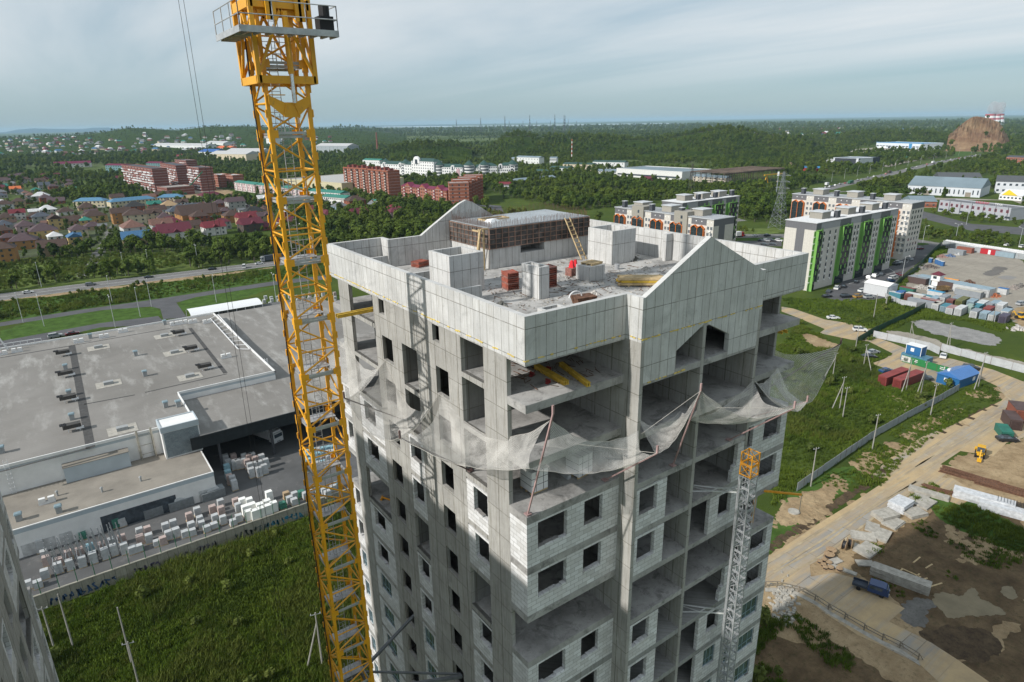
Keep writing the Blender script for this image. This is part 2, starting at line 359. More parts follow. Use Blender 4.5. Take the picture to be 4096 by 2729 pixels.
g = MB(); g.prism_xz([(4.5,62.1),(18.4,62.1),(18.4,64.43),(15.4,64.43),(14.6,65.0),(12.0,66.6),(11.35,66.85),(10.7,66.6),(8.0,65.0),(7.1,64.43),(4.5,64.43)], 22.9, 23.2)
g.build('back_gable_wall', MC, T)
fo = MB()
def foam(a, b, n):
    for i in range(n):
        if random.random() < .35: continue
        s, e2 = i/n, (i+random.uniform(.4, 1.1))/n; e2 = min(e2, 1)
        A = [a[j]+(b[j]-a[j])*s for j in range(3)]; B = [a[j]+(b[j]-a[j])*e2 for j in range(3)]; r = random.uniform(-.02, .02)
        A[2] += r; B[2] += r; fo.bar(A, B, random.uniform(.04,.07), random.uniform(.03,.08))
foam((-.01, 0, 62.3), (-.01, 24.3, 62.3), 90); foam((0, -.01, 62.3), (6.47, -.01, 62.3), 26); foam((6.46, 0, 62.28), (6.46, -1.1, 62.28), 6); foam((6.5, -1.125, 62.28), (16.6, -1.125, 62.28), 44)
foam((6.5, -1.125, 59.83), (10, -1.125, 59.83), 12)
fo.build('foam_joint', M_FOAM, T)['kind'] = 'stuff'
def hollow(mb, x0, y0, x1, y1, z0, z1, t=.2):
    mb.box(x0, y0, z0, x1, y0+t, z1); mb.box(x0, y1-t, z0, x1, y1, z1); mb.box(x0, y0+t, z0, x0+t, y1-t, z1-.001); mb.box(x1-t, y0+t, z0, x1, y1-t, z1-.001)
for x0, y0, x1, y1, z1, tt in ((3.42,12.4,6.0,15.05,64.85,.2), (17.72,12.6,20.2,15.3,64.87,.2), (7.2,8.12,8.0,9.9,64.33,.14), (4.7,4.25,6.15,5.1,62.9,.16), (12.7,9.62,14.14,10.97,63.33,.67)):
    s = MB(); hollow(s, x0, y0, x1, y1, 62.3, z1, tt); s.build('ventilation_shaft', MC, T)
s = MB()
for y in (10.48, 16.2, 23.0): s.box(.3, y, 62.3, 4.55, y+.2, 63.2)
s.build('low_wall', MC, T)
# roof core under formwork, with a fresh slab and starter bars
s = MB(); s.box(9.75, 17.3, 62.3, 11.9, 22.9, 63.8); s.box(11.9, 17.303, 62.3, 19.5, 22.9, 63.2)
s.box(11.9, 17.3, 63.2, 12.6, 22.9, 63.8); s.box(14.9, 17.3, 63.2, 19.5, 22.9, 63.8); s.box(12.6, 19, 63.2, 14.9, 22.9, 63.8)
s.build('roof_core', MC, T)
M_FW = M('formwork_ply', (.075,.07,.066), .8, .5, 1.6, dirt=(.22,.20,.19)); M_FR = M('formwork_rail', (.26,.17,.13), .75, .4, .8, dirt=(.26,.07,.04))
s = MB(); s.box(9.7, 17.24, 63.8, 19.56, 22.9, 65.34); fwp = s.build('formwork_board', M_FW, T)
s = MB()
for i in range(18):
    x = 9.70+i*.578; s.box(x-.022, 17.17, 63.8, x+.022, 17.24, 65.36)
for i in range(11):
    y = 17.24+i*.56; s.box(9.63, y-.012, 63.8, 9.70, y+.012, 65.36); s.box(19.56, y-.012, 63.8, 19.62, y+.012, 65.36)
for z in (63.84, 64.2, 64.56, 64.92, 65.3): s.box(9.62, 17.175, z-.02, 19.64, 17.235, z+.02); s.box(9.635, 17.24, z-.014, 9.695, 22.9, z+.014)
s.build('formwork_rail', M_FR, fwp)
wet, tt_, bb = newmat('wet_concrete'); q = NT(tt_); bb.inputs['Specular IOR Level'].default_value = .6
q.l(q.mix(q.ramp(q.noise(.5, detail=6), .4, .65), (.27,.29,.30), (.38,.40,.415)), bb.inputs['Base Color']); q.l(q.ramp(q.noise(.4), .4, .6, (.10,.10,.10,1), (.3,.3,.3,1)), bb.inputs['Roughness'])
s = MB(); s.box(9.74, 17.28, 65.345, 19.52, 22.88, 65.40); s.build('fresh_slab', wet, T)
s = MB()
def rod(x, y, h=.42):
    s.bar((x, y, 65.3), (x+random.uniform(-.03,.03), y+random.uniform(-.03,.03), 65.4+h*random.uniform(.7,1.2)), .015)
for i in range(66):
    for dy in (17.36, 17.5): rod(9.85+i*.147, dy)
    rod(9.85+i*.147, 22.75, .6)
for i in range(36): rod(9.8, 17.4+i*.15); rod(9.95, 17.4+i*.15); rod(19.4, 17.4+i*.15, .6)
for i in range(24): rod(11.5+i*.1, 20.9, .5)
s.build('starter_bar', M('rusty_rebar', (.14,.075,.05), .8), T)['kind'] = 'stuff'
s = MB()
M_WOOD = M('raw_timber', (.48,.36,.20), .8, .25, 3, dirt=(.30,.23,.15)); M_YW = M('yellow_timber_beam', (.55,.36,.05), .7, .2, 3, dirt=(.35,.25,.08))
for a, b in (((9.0,17.35,65.35),(9.7,17.35,65.35)),((9.0,18.2,62.4),(9.0,17.4,65.3)),((9.0,17.35,65.3),(8.7,17.6,62.3)),((9.3,17.4,62.3),(9.3,17.4,65.3)),((9.3,18.0,62.3),(9.3,18.0,65.3)),((9.0,17.35,65.2),(9.0,18.4,65.2)),((11.6,20.6,65.43),(13.9,20.6,65.43)),((11.6,21.6,65.43),(13.9,21.6,65.43)),((13.9,20.6,65.43),(13.9,21.6,65.43)),((11.6,20.6,65.43),(11.6,21.6,65.43))): s.bar(a, b, .1)
s.build('timber_prop', M_WOOD, T)
s = MB()
s.obox((11.9, 20.1, 65.40), (1.1, .7, .16), .3, .6); s.build('plastic_sheet', M('white_plastic', (.75,.75,.75), .5), T)
register(T)
T2 = copytree(T, (11.45-45.0, 12.2, 0), label='shaded twin concrete tower cut off by the bottom left corner of the photo')
# ================================================================ the tower crane
M_Y = M('crane_yellow', (.72,.34,.012), .42, .10, .8, spec=.5, dirt=(.50,.25,.03)); M_G = M('galvanised_steel', (.42,.43,.44), .5, .15, 3, metal=.4); M_BK = M('black_rubber', (.02,.02,.022), .6)
CXm, CYm, HS = -6.23, 10.97, .97
K = thing('tower_crane', 'yellow lattice tower crane mast with grey ladders, left of the unfinished tower', 'crane', (CXm, CYm, 0))
cor = [(CXm-HS, CYm-HS), (CXm+HS, CYm-HS), (CXm+HS, CYm+HS), (CXm-HS, CYm+HS)]
SEC = 3.07; zj = 72.31-SEC*24
zs = []; z = zj
while z < 79: zs.append(z); z += SEC
def section(z0, z1, parent):
    s = MB(); w = .17
    for x, y in cor: s.box(x-w/2, y-w/2, z0+.003, x+w/2, y+w/2, z1)
    for x, y in cor:                                    # joint collars, bolts and gussets
        s.box(x-.115, y-.115, z1-.28, x+.115, y+.115, z1+.28)
        sx_ = 1 if x < CXm else -1; sy_ = 1 if y < CYm else -1
        for zz in (z0+.8, z0+1.9): s.box(x-sx_*.13-.03, y-sy_*.02-.05, zz, x-sx_*.13+.03, y-sy_*.02+.05, zz+.36)
        s.box(x-.02+sx_*.05, y-sy_*.1, z1-.1, x+sx_*.30, y-sy_*.09, z1+.25); s.box(x-sx_*.1, y+sy_*.05, z1-.1, x-sx_*.09, y+sy_*.30, z1+.25)
    zm = (z0+z1)/2
    for i in range(4):
        a, b = cor[i], cor[(i+1) % 4]
        s.cyl((a[0], a[1], zm-.10), (b[0], b[1], zm-.10), .045, 6)
        if i % 2: a, b = b, a
        s.cyl((a[0], a[1], z1-.25), (b[0], b[1], zm+.02), .05, 6); s.cyl((b[0], b[1], zm-.22), (a[0], a[1], z0+.25), .05, 6)
    o = s.build('mast_section', M_Y, parent)
    return o
for a, b in zip(zs, zs[1:]): section(max(a, 0), b, K)
for i, z in enumerate(zs[1:]):                           # landings with ladder and hoops
    s = MB(); h = HS-.1
    s.box(CXm-h, CYm-h-.03, z-.12, CXm+h, CYm-h+.02, z); s.box(CXm-h, CYm+h-.05, z-.12, CXm+h, CYm+h, z); s.box(CXm-h, CYm-h, z-.12, CXm-h+.05, CYm+h, z); s.box(CXm+h-.05, CYm-h, z-.12, CXm+h, CYm+h, z)
    s.box(CXm-h, CYm-.05, z+.05, CXm+h, CYm+h, z+.09); s.box(CXm-h, CYm-h-.16, z+.05, CXm+h-.1, CYm-h-.12, z+.17)
    s.build('landing', M_G, K)
    r = MB(); fl = .12*(1 if i % 2 else -1)
    for pz in (.55, 1.05):
        r.cyl((CXm-.8, CYm-.3, z+pz), (CXm+.6, CYm-.3, z+pz), .018, 5); r.cyl((CXm+.6, CYm-.3, z+pz), (CXm+.8, CYm+.5, z+pz), .018, 5)
    for px_ in (-.8, -.1, .6): r.cyl((CXm+px_, CYm-.3, z+.06), (CXm+px_, CYm-.3, z+1.05), .018, 5)
    for sd in (-.2, .2): r.cyl((CXm+sd+fl, CYm+.3, z-2.9), (CXm+sd+fl, CYm+.3, z+1.0), .022, 5)
    for j in range(13): r.cyl((CXm-.2+fl, CYm+.3, z-2.8+j*.29), (CXm+.2+fl, CYm+.3, z-2.8+j*.29), .013, 4)
    r.build('ladder', M_G, K)
# climbing cage and head
s = MB(); c0 = HS+.32
cc = [(CXm-c0, CYm-c0), (CXm+c0, CYm-c0), (CXm+c0, CYm+c0), (CXm-c0, CYm+c0)]
for i in range(4):
    a, b = cc[i], cc[(i+1) % 4]
    for z, hh in ((74.75, .34), (77.9, .4), (81.4, .35)): s.bar((a[0], a[1], z), (b[0], b[1], z), .2, hh)
    s.bar((a[0], a[1], 74.6), (a[0], a[1], 85), .2)
    for z0, z1 in ((74.9, 77.7), (78.1, 81.2), (81.5, 85)):
        m = ((a[0]+b[0])/2, (a[1]+b[1])/2, z1); s.bar((a[0], a[1], z0), m, .12); s.bar((b[0], b[1], z0), m, .12)
    ia = cor[i]; s.bar((ia[0], ia[1], 79), (ia[0], ia[1], 90), .2)
s.box(CXm-HS, CYm-HS-.16, 77.4, CXm+HS, CYm-HS-.12, 78.3)
for x in (-.55, .75): s.bar((CXm+x, CYm-c0-.2, 77.2), (CXm+x, CYm-c0-.2, 78.2), .1, .28); s.bar((CXm+x+.16, CYm-c0-.2, 77.2), (CXm+x+.16, CYm-c0-.2, 78.2), .1, .28)
s.cyl((CXm+.15, CYm-c0-.1, 75.0), (CXm+.15, CYm-c0-.1, 77.6), .14, 8)
s.build('climbing_cage', M_Y, K)
s = MB(); y = CYm-HS-.1                                   # V-shaped cross head on the front
s.prism_xz([(CXm-HS,74.1),(CXm-.2,73.75),(CXm+.2,73.75),(CXm+HS,74.1),(CXm+HS,73.7),(CXm+.3,73.12),(CXm-.3,73.12),(CXm-HS,73.7)], y-.14, y-.1)
s.box(CXm-HS, y-.2, 74.08, CXm-.2, y, 74.12); s.bar((CXm-.2,y-.16,73.7),(CXm-.35,y-.16,73.15),.05); s.bar((CXm+.2,y-.16,73.7),(CXm+.4,y-.16,73.15),.05)
s.build('cross_head', M_Y, K); s = MB(); s.cyl((CXm+.15, CYm-c0-.1, 73.75), (CXm+.15, CYm-c0-.1, 75.1), .09, 8); s.build('hydraulic_ram', M('chrome', (.7,.7,.7), .25, metal=.9), K)
s = MB(); X0, X1, Y0, Y1, zp = -8.45, -4.2, 8.2, 12.3, 76.6
s.box(X0, Y0, zp, X1, Y0+1.1, zp+.05); s.box(X0, Y0+1.1, zp, X0+.8, Y1, zp+.05)
s.box(X0, Y0-.04, zp-.1, X1, Y0, zp+.16); s.box(X0-.04, Y0, zp-.1, X0, Y1, zp+.16); s.box(X1, Y0, zp-.1, X1+.04, Y0+1.1, zp+.16)
for i in range(5): s.box(X0+.1, Y0+1.3+i*.6, zp-.12, X0+.8, Y0+1.42+i*.6, zp-.01)
for i in range(8): s.box(X0+.3+i*.5, Y0, zp-.1, X0+.4+i*.5, Y0+1.1, zp-.01)
s.build('platform', M_G, K)
s = MB(); pts = [(X0, Y1), (X0, Y0), (X1, Y0), (X1, Y0+1.1)]
for a, b in zip(pts, pts[1:]):
    for h in (.6, 1.15): s.cyl((a[0], a[1], zp+h), (b[0], b[1], zp+h), .025, 5)
    n = max(1, round(math.hypot(b[0]-a[0], b[1]-a[1])/1.4))
    for i in range(n+1): x, y = a[0]+(b[0]-a[0])*i/n, a[1]+(b[1]-a[1])*i/n; s.cyl((x, y, zp), (x, y, zp+1.15), .025, 5)
s.build('railing', M_G, K)
s = MB(); s.box(-4.95, 8.35, zp+.06, -4.3, 8.95, zp+.75); s.cyl((-4.6,8.65,zp+.75),(-4.6,8.65,zp+1.2),.24,12); s.build('hydraulic_motor', M_BK, K)
s = MB(); px_ = None
for i in range(41):
    z = 88-i*2.1; pt = (CXm-HS-.13+.03*math.sin(i*1.7), CYm+HS-.2+.05*math.cos(i), max(z, 0))
    if px_: s.cyl(px_, pt, .035, 5)
    px_ = pt
s.build('power_cable', M_BK, K)
s = MB(); zt = 37.5
for i in range(4): a, b = cor[i], cor[(i+1)%4]; s.bar((a[0], a[1], zt), (b[0], b[1], zt), .22, .3)
s.bar((cor[2][0], cor[2][1], zt), (.05, 14.41, zt+.1), .18); s.bar((cor[1][0], cor[1][1], zt), (.05, 7.5, zt), .2); s.bar((cor[2][0], cor[2][1], zt), (.05, 7.7, zt), .12)
s.build('anchor_tie', M('tie_steel', (.16,.17,.18), .6, metal=.2), K)
s = MB(); s.obox((CXm, CYm, 0), (5, 5, .8)); s.build('foundation', MS, K)
J = MB(); J.cyl((-8.05, 20, 30), (-8.05, 20, 100), .012, 5); J.cyl((-8.3, 20.05, 30), (-8.3, 20.05, 100), .012, 5)
r = J.build('hoist_rope', M_BK); tag(r, 'pair of thin dark hoist ropes hanging straight down left of the crane mast', 'rope'); THINGS.append(r)
# ================================================================ goods hoist mast on the right
hx, hy, hs = 15.0, -2.5, .37
Hh = thing('hoist_mast', 'slim galvanised goods hoist mast with an orange top section in front of the tower', 'hoist', (hx, hy, 0))
def lattice(mb, z0, z1, n, r, wd):
    c4 = [(hx+a*wd, hy+b*wd) for a, b in ((-1,-1),(1,-1),(1,1),(-1,1))]
    for x, y in c4: mb.box(x-r, y-r, z0, x+r, y+r, z1)
    for k in range(n):
        a0, a1 = z0+(z1-z0)*k/n, z0+(z1-z0)*(k+1)/n
        for i in range(4):
            a, b = c4[i], c4[(i+1) % 4]
            mb.bar((a[0], a[1], a1-.03), (b[0], b[1], a1-.03), r*1.5); mb.bar((a[0], a[1], a0+.06), (b[0], b[1], a0+.06), r*1.5)
            if (i+k) % 2: a, b = b, a
            mb.bar((a[0], a[1], a0+.05), (b[0], b[1], a1-.05), r*1.1)
M_OR = M('hoist_orange', (.75,.33,.03), .5); s = MB(); lattice(s, 52.2, 53.75, 2, .03, hs); s.build('top_section', M_OR, Hh)
z = 52.15; 
while z > 1:
    s = MB(); lattice(s, z-3.0, z, 4, .03, hs); s.build('mast_section', M_G, Hh); z -= 3.02
s = MB(); s.cyl((hx-hs-.14, hy+.2, 0), (hx-hs-.14, hy+.2, 52), .05, 6); s.cyl((hx+hs+.1, hy+.2, 0), (hx+hs+.1, hy+.2, 52), .04, 6); s.build('guide_tube', M_G, Hh)
for zz in (50.9, 41.7, 32.5):
    s = MB()
    for dx in (-.3, .3):
        s.bar((hx+dx, hy+hs, zz), (hx-1.2+dx, -1.0, zz), .07); s.bar((hx-1.2+dx, -1.0, zz), (hx-3.2+dx*2.5, .8, zz), .07)
    for u in (0, .33, .66, 1): s.bar((hx-.3-1.2*u, hy+hs+1.1*u, zz), (hx+.3-1.2*u, hy+hs+1.1*u, zz), .06)
    s.bar((hx-1.5, -1.0, zz), (hx-2.4, 1.2, zz-.1), .05); s.build('wall_tie', M('pale_tie_steel', (.55,.56,.54), .5), Hh)
# ================================================================ things standing on the tower
def on(c, x, y, z): a = G(c, x, y, z); return (a[0], a[1], z)
def stack(name, label, cat, c, yaw, L, Wd, hh, n, m1, m2=None, group=None):
    t = thing(name, label, cat, c, group, yaw)
    for i in range(n):
        s = MB(); s.obox((random.uniform(-.03,.03), random.uniform(-.03,.03), i*hh/n), (L*random.uniform(.95,1), Wd, hh/n*.62), random.uniform(-.03,.03))
        for u in (-.5, .5):
            s.obox((0, u*(Wd-.05), i*hh/n), (L, .05, hh/n*.9))
        s.build('panel', m1 if i % 3 else (m2 or m1), None).parent = t
    return t
M_RED = M('red_formwork_frame', (.26,.075,.05), .8, .35, 2, dirt=(.38,.33,.30)); M_RED2 = M('red_formwork_dirty', (.22,.10,.08), .8, .35, 3, dirt=(.42,.38,.35))
stack('formwork_stack', 'red steel formwork stack left of the narrow concrete shaft on the roof', 'formwork', (7.5, 11.6, 62.3), 1.4, 1.0, .8, 1.2, 9, M_RED, M_RED2, 'red formwork stacks')
stack('formwork_stack', 'red steel formwork stack right behind the narrow concrete shaft on the roof', 'formwork', (9.9, 10.6, 62.3), 1.5, 1.0, .75, 1.4, 10, M_RED, M_RED2, 'red formwork stacks')
stack('formwork_stack', 'low fanned pile of red formwork behind the large left shaft', 'formwork', (6.3, 21.8, 62.3), .3, 1.2, .8, .45, 5, M_RED, M_RED2, 'red formwork stacks')
t = thing('timber_stack', 'stack of yellow timber beams lying on the roof beside the front gable slope', 'timber', (14.8, 6.9, 62.3), None, -.68)
for j in range(3):
    for i in range(5):
        s = MB(); s.obox((random.uniform(-.15,.15), -.5+i*.22, .1+j*.17), (2.9, .17, .15), random.uniform(-.02,.02)); o = s.build('beam', M_YW if j == 1 else M_WOOD); o.parent = t
s = MB(); s.obox((-.8, 0, 0), (.12, 1.1, .1)); s.obox((.8, 0, 0), (.12, 1.1, .1)); s.build('bearer', M_WOOD).parent = t
def pallet(label, loc, yaw, group=None, cat='pallet'):
    t = thing('pallet', label, cat, loc, group, yaw); s = MB()
    for i in range(7): s.obox((-.54+i*.18, 0, .12), (.13, 1.0, .03))
    s.build('deck_board', M_WOOD).parent = t; s = MB()
    for i in range(3): s.obox((0, -.43+i*.43, 0), (1.2, .1, .118))
    s.build('bearer', M_WOOD).parent = t; return t
pallet('worn wooden pallet lying on the low square concrete block on the roof', (13.6, 10.35, 63.335), .15)
t = thing('ladder', 'long wooden ladder leaning on the brown formwork of the roof core', 'ladder', (17.6, 16.0, 62.3))
s = MB(); A0, A1 = (17.35, 15.6, 62.32), (16.75, 17.0, 65.5)
for dx in (0, .5): s.bar((A0[0]+dx, A0[1], A0[2]), (A1[0]+dx, A1[1], A1[2]), .08)
s.build('rail', M_WOOD, t); s = MB()
for i in range(1, 10): u = i/10; s.bar((A0[0]+(A1[0]-A0[0])*u, A0[1]+(A1[1]-A0[1])*u-.03, A0[2]+(A1[2]-A0[2])*u), (A0[0]+.5+(A1[0]-A0[0])*u, A0[1]+(A1[1]-A0[1])*u-.03, A0[2]+(A1[2]-A0[2])*u), .06)
s.build('rung', M_WOOD, t)
M_RUST = M('rust', (.12,.062,.038), .85, .4, 4, dirt=(.20,.12,.08))
t = thing('mortar_tub', 'rusty mortar tub with a white hose near the front parapet on the roof', 'tub', (8.6, 5.6, 62.3), None, -.2)
s = MB(); s.obox((0,0,0), (1.3,.9,.55)); s.v = [(x*(.8 if z < .1 else 1.05), y*(.8 if z < .1 else 1.05), z) for x, y, z in s.v]; s.build('tub', M_RUST).parent = t
s = MB(); pr = None
for i in range(15): a = math.pi*i/14; q_ = (-.5+.42*math.cos(a), .1, .5+.36*math.sin(a)); (s.cyl(pr, q_, .045, 6) if pr else 0); pr = q_
s.build('hose', M('white_hose', (.7,.7,.7), .5)).parent = t
t = thing('mixing_trough', 'grey mixing trough lying behind the right red formwork stack', 'trough', (12.3, 13.6, 62.3), None, .1); s = MB(); hollow(s, -.6, -.35, .6, .35, 0, .4, .05); s.box(-.55,-.3,0,.55,.3,.05); s.build('box', M('grey_plastic', (.22,.23,.24), .6)).parent = t
t = thing('tool_box', 'reddish metal bin with red sacks on it behind the square block', 'bin', (13.2, 12.0, 62.3), None, .1); s = MB(); s.box(-.35,-.3,0,.35,.3,.55); s.build('bin', M_RED2).parent = t
for i, (x, y, z) in enumerate(((.05, .05, .55), (.9, .5, 0))):
    s = MB(); s.obox((x, y, z), (.4, .35, .5 if i == 0 else .9), .4, .45); s.build('sack', M('red_sack', (.6,.02,.03), .7)).parent = t
for (x, y), lb in (((17.0, 11.3), 'small round metal bucket standing before the right roof shaft'),):
    t = thing('bucket', lb, 'bucket', (x, y, 62.3)); s = MB(); s.cyl((0,0,0), (0,0,.4), .16, 12, .2); s.build('pail', M_G).parent = t
rng = random.Random(3); s = MB()
for i in range(900):
    x, y = rng.uniform(.6, 22.2), rng.uniform(.6, 16.8)
    if rng.random() < .45: x, y = rng.gauss(13, 4), rng.gauss(9.5, 2.6)
    if not (.5 < x < 22.3 and .5 < y < 17): continue
    k = rng.random(); s.obox((x, y, 62.3), (rng.uniform(.04,.25), rng.uniform(.03,.14), rng.uniform(.02,.07)), rng.uniform(0, 3.1), .6)
s.build('rubble', M('rubble', (.30,.28,.25), .9, .5, 4)); tag(COL.objects[-1], 'small rubble and concrete crumbs scattered over the roof deck', 'rubble', kind='stuff')
s = MB()
for i in range(150):
    x, y = rng.gauss(12, 5), rng.gauss(9, 3.4); a = rng.uniform(0, 3.1); L = rng.uniform(.2, 1.0)
    if .6 < x < 22 and .6 < y < 16.5: s.bar((x, y, 62.33), (x+L*math.cos(a), y+L*math.sin(a), 62.33+rng.uniform(0,.06)), .025)
for i in range(90):
    x, y = rng.uniform(1.3, 6), rng.uniform(.8, 5); a = rng.uniform(0, 3.1); L = rng.uniform(.1, .6); s.bar((x, y, 60.08), (x+L*math.cos(a), y+L*math.sin(a), 60.08+rng.uniform(0,.15)), .025)
s.build('wire_scrap', M_RUST); tag(COL.objects[-1], 'bits of rusty wire and sticks scattered over the roof and balcony floor', 'scrap', kind='stuff')
for (x, y, r), lb in (((4.8, 8.7, .35), 'crumpled dark tarp heap on the roof left of the narrow shaft'), ((20.3, 13.0, .7), 'dark tangled rubbish heap in the shade behind the right shaft'), ((18.6, 9.9, .35), 'pale rubble heap on the roof towards the right wall'), ((10.8, 7.0, .35), 'grey rubble heap between the tub and the timber stack')):
    m_ = MB(); rr = random.Random(int(x*10))
    for i in range(26): a, d_ = rr.uniform(0, 6.3), rr.uniform(0, r); m_.obox((x+d_*math.cos(a), y+d_*math.sin(a), 62.3), (rr.uniform(.1,.35), rr.uniform(.1,.3), (r-d_)*.6+.05), rr.uniform(0, 3), .4)
    o = m_.build('rubbish_heap', M('heap_'+str(int(x)), (.12,.12,.11) if 'dark' in lb else (.40,.38,.35), .9, .4, 5)); tag(o, lb, 'heap'); THINGS.append(o)
# yellow beams on the top balcony and sticking out of the facades
def beamset(lb, A, B, n, gap, grp='yellow formwork beams'):
    t = thing('formwork_beam_bundle', lb, 'beams', tuple(A), grp); d_ = Vector(B)-Vector(A); sd = d_.cross(Vector((0,0,1))).normalized()
    for i in range(n):
        o = sd*gap*(i-(n-1)/2); a, b = Vector(A)+o, Vector(B)+o; s = MB()
        s.bar(a+Vector((0,0,.03)), b+Vector((0,0,.03)), .1, .05); s.bar(a+Vector((0,0,.12)), b+Vector((0,0,.12)), .04, .14); s.bar(a+Vector((0,0,.21)), b+Vector((0,0,.21)), .1, .05); s.build('beam', M_YW, t)
zz = 60.06
beamset('left bundle of yellow beams lying on the top corner balcony', on('N', 680, 430, zz), on('N', 1100, 665, zz), 3, .12)
beamset('right bundle of yellow beams lying on the top corner balcony', on('N', 1020, 395, zz), on('N', 1410, 690, zz), 2, .13)
beamset('pair of yellow beams sticking out of the left facade near the crane', (1.5, 17.05, 60.9), (-2.45, 17.15, 60.85), 2, .3)
beamset('pair of yellow beams sticking out on the right side below the roof box', on('B', 1800, 755, 57.6), on('B', 2010, 825, 57.6), 2, .5)
for (x, y), lb in (((545+70, 540), 'left red clamp on the top balcony floor'), ((850, 465), 'far red clamp on the top balcony floor'), ((840, 640), 'front red clamp on the top balcony floor')):
    x, y = G('N', x, y, 60.06); s = MB(); s.obox((x, y, 60.06), (.28,.15,.1), .5); s.obox((x+.1, y+.1, 60.06), (.07,.3,.18), .2)
    o = s.build('steel_clamp', M('red_paint', (.22,.03,.03), .6)); tag(o, lb, 'clamp', 'red clamps'); THINGS.append(o)
def blockpallet(c, x, y, z, lb, yaw=0):
    t = thing('block_pallet', lb, 'pallet', on(c, x, y, z), 'pallets of white blocks', yaw); s = MB()
    for i in range(3): s.obox((0, -.42+i*.42, 0), (1.15, .1, .11))
    s.build('pallet_base', M_WOOD).parent = t; s = MB(); s.obox((0,0,.112), (1.1,1.0,1.2)); s.build('block_cube', M('white_blocks', (.72,.72,.71), .8, .05)).parent = t
    s = MB()
    for xx in (-.25,.25): s.obox((xx,0,.115), (.03,1.01,1.2))
    s.obox((0,0,.5), (1.11,1.01,.025)); s.obox((0,0,.9), (1.11,1.01,.025)); s.build('strap', M_BK).parent = t
blockpallet('C', 1640, 790, 53.92, 'shrink-wrapped white block pallet on the ledge under the net near the corner')
blockpallet('C', 1990, 670, 53.92, 'second white block pallet on the ledge, half hidden by the net', .1)
t = MB(); hollow(t, 3.3, .7, 3.55, .95, 53.95, 53.96, .02); t = MB(); a = on('C', 1915, 705, 54.05); t.bar(a, (a[0]+.1, a[1]+2.0, 54.05), .25); o = t.build('square_duct', M('dull_zinc', (.35,.36,.36), .5)); tag(o, 'square zinc duct lying on the ledge between the two block pallets', 'duct'); THINGS.append(o)
a = G('C', 500, 885, 44.72); t = MB(); t.cyl((a[0]-.3, a[1]+.5, 44.85), (a[0]+.2, a[1]-.4, 44.8), .07, 8); t.cyl((a[0]-.5, a[1]+.3, 44.8), (a[0]-.2, a[1]+.7, 44.8), .1, 8)
o = t.build('orange_chute', M_OR); tag(o, 'orange lifting post lying on an open floor of the left facade', 'post'); THINGS.append(o)
t = thing('lifting_davit', 'orange steel davit arm on the open slab at the right edge of the tower', 'hoist', (20.9, .5, 44.7)); s = MB(); s.bar((20.9,.5,44.7),(20.9,.5,47.5),.12); s.bar((20.9,.5,47.45),(22.4,-2.1,47.8),.12); s.build('arm', M_OR, t); s = MB(); s.cyl((22.4,-2.1,47.7),(22.4,-2.1,46.3),.02,5); s.build('chain', M_G, t)
# ================================================================ catch nets on outrigger poles
M_PK = M('pink_primer_steel', (.36,.24,.23), .6, .2, 2); M_PK2 = M('dark_primer_steel', (.13,.085,.08), .6)
def pole(b, tp, lb, m=M_PK):
    b = Vector(b); tp = Vector(tp); t = thing('net_pole', lb, 'pole', tuple(b), 'outrigger poles of the catch net')
    s = MB(); s.bar(b, tp, .075); s.build('strut', m, t); s = MB(); s.bar(tp, tp+Vector((0,0,.42)), .09); s.build('end_post', m, t); s = MB(); s.obox((b.x, b.y, b.z), (.3,.3,.06)); s.build('foot_plate', m, t)
Ta = (-3.9, 13.3, 56.9); Tb = (-3.95, 5.6, 57.35); Tc = (0.15, -1.85, 60.3); Td = (5.59, -3.33, 57.15); Te = (9.77, -2.45, 59.1); Tf = (14.93, -4.85, 57.5); Tg = (20.6, -2.5, 55.5); Th = (26.2, -1.3, 57.9); Ti = (-4.2, 22.6, 57.3)
for b, tp, lb, m in (((.2,14.2,53.95), Ta, 'dark outrigger pole on the left facade just behind the crane mast', M_PK2), ((.22,5.61,53.95), Tb, 'dark outrigger pole on the left facade nearer the corner', M_PK2),
    ((.22,.2,53.95), Tc, 'pink pole rising from the front corner of the ledge', M_PK), ((5.59,.23,53.95), Td, 'pink pole just left of the tall lit concrete fin', M_PK), ((9.77,-.96,53.95), Te, 'steep pink pole in the middle of the front facade', M_PK),
    ((14.93,-.95,53.95), Tf, 'long pink pole right of the middle, above the hoist mast', M_PK), ((18.0,.3,53.95), Tg, 'pink pole with bent tip at the right end of the front facade', M_PK), ((22.7,2.2,53.95), Th, 'brown pole reaching over the grass at the right side of the tower', M_PK2)): pole(b, tp, lb, m)
def netmat():
    m, t, b = newmat('net_mesh'); q = NT(t); out = [n for n in t.nodes if n.type == 'OUTPUT_MATERIAL'][0]
    b.inputs['Base Color'].default_value = (.60,.58,.54,1); b.inputs['Roughness'].default_value = .9
    tr = q.n('ShaderNodeBsdfTransparent'); ms = q.n('ShaderNodeMixShader')
    uv = q.n('ShaderNodeUVMap'); sp = q.n('ShaderNodeSeparateXYZ'); q.l(uv.outputs[0], sp.inputs[0])
    def lines(v): return q.math('GREATER_THAN', q.math('ABSOLUTE', q.math('SUBTRACT', q.math('FRACT', v), .5)), .40)
    g = q.math('MAXIMUM', lines(q.math('ADD', sp.outputs[0], sp.outputs[1])), lines(q.math('SUBTRACT', sp.outputs[0], sp.outputs[1])))
    a = q.math('ADD', q.math('MULTIPLY', g, .70), q.math('MULTIPLY', q.ramp(q.noise(1.1, detail=8, rough=.7), .35, .75), .38))
    q.l(q.math('MINIMUM', a, .95), ms.inputs[0]); q.l(tr.outputs[0], ms.inputs[1]); q.l(b.outputs[0], ms.inputs[2]); q.l(ms.outputs[0], out.inputs[0]); return m
M_NET = netmat()
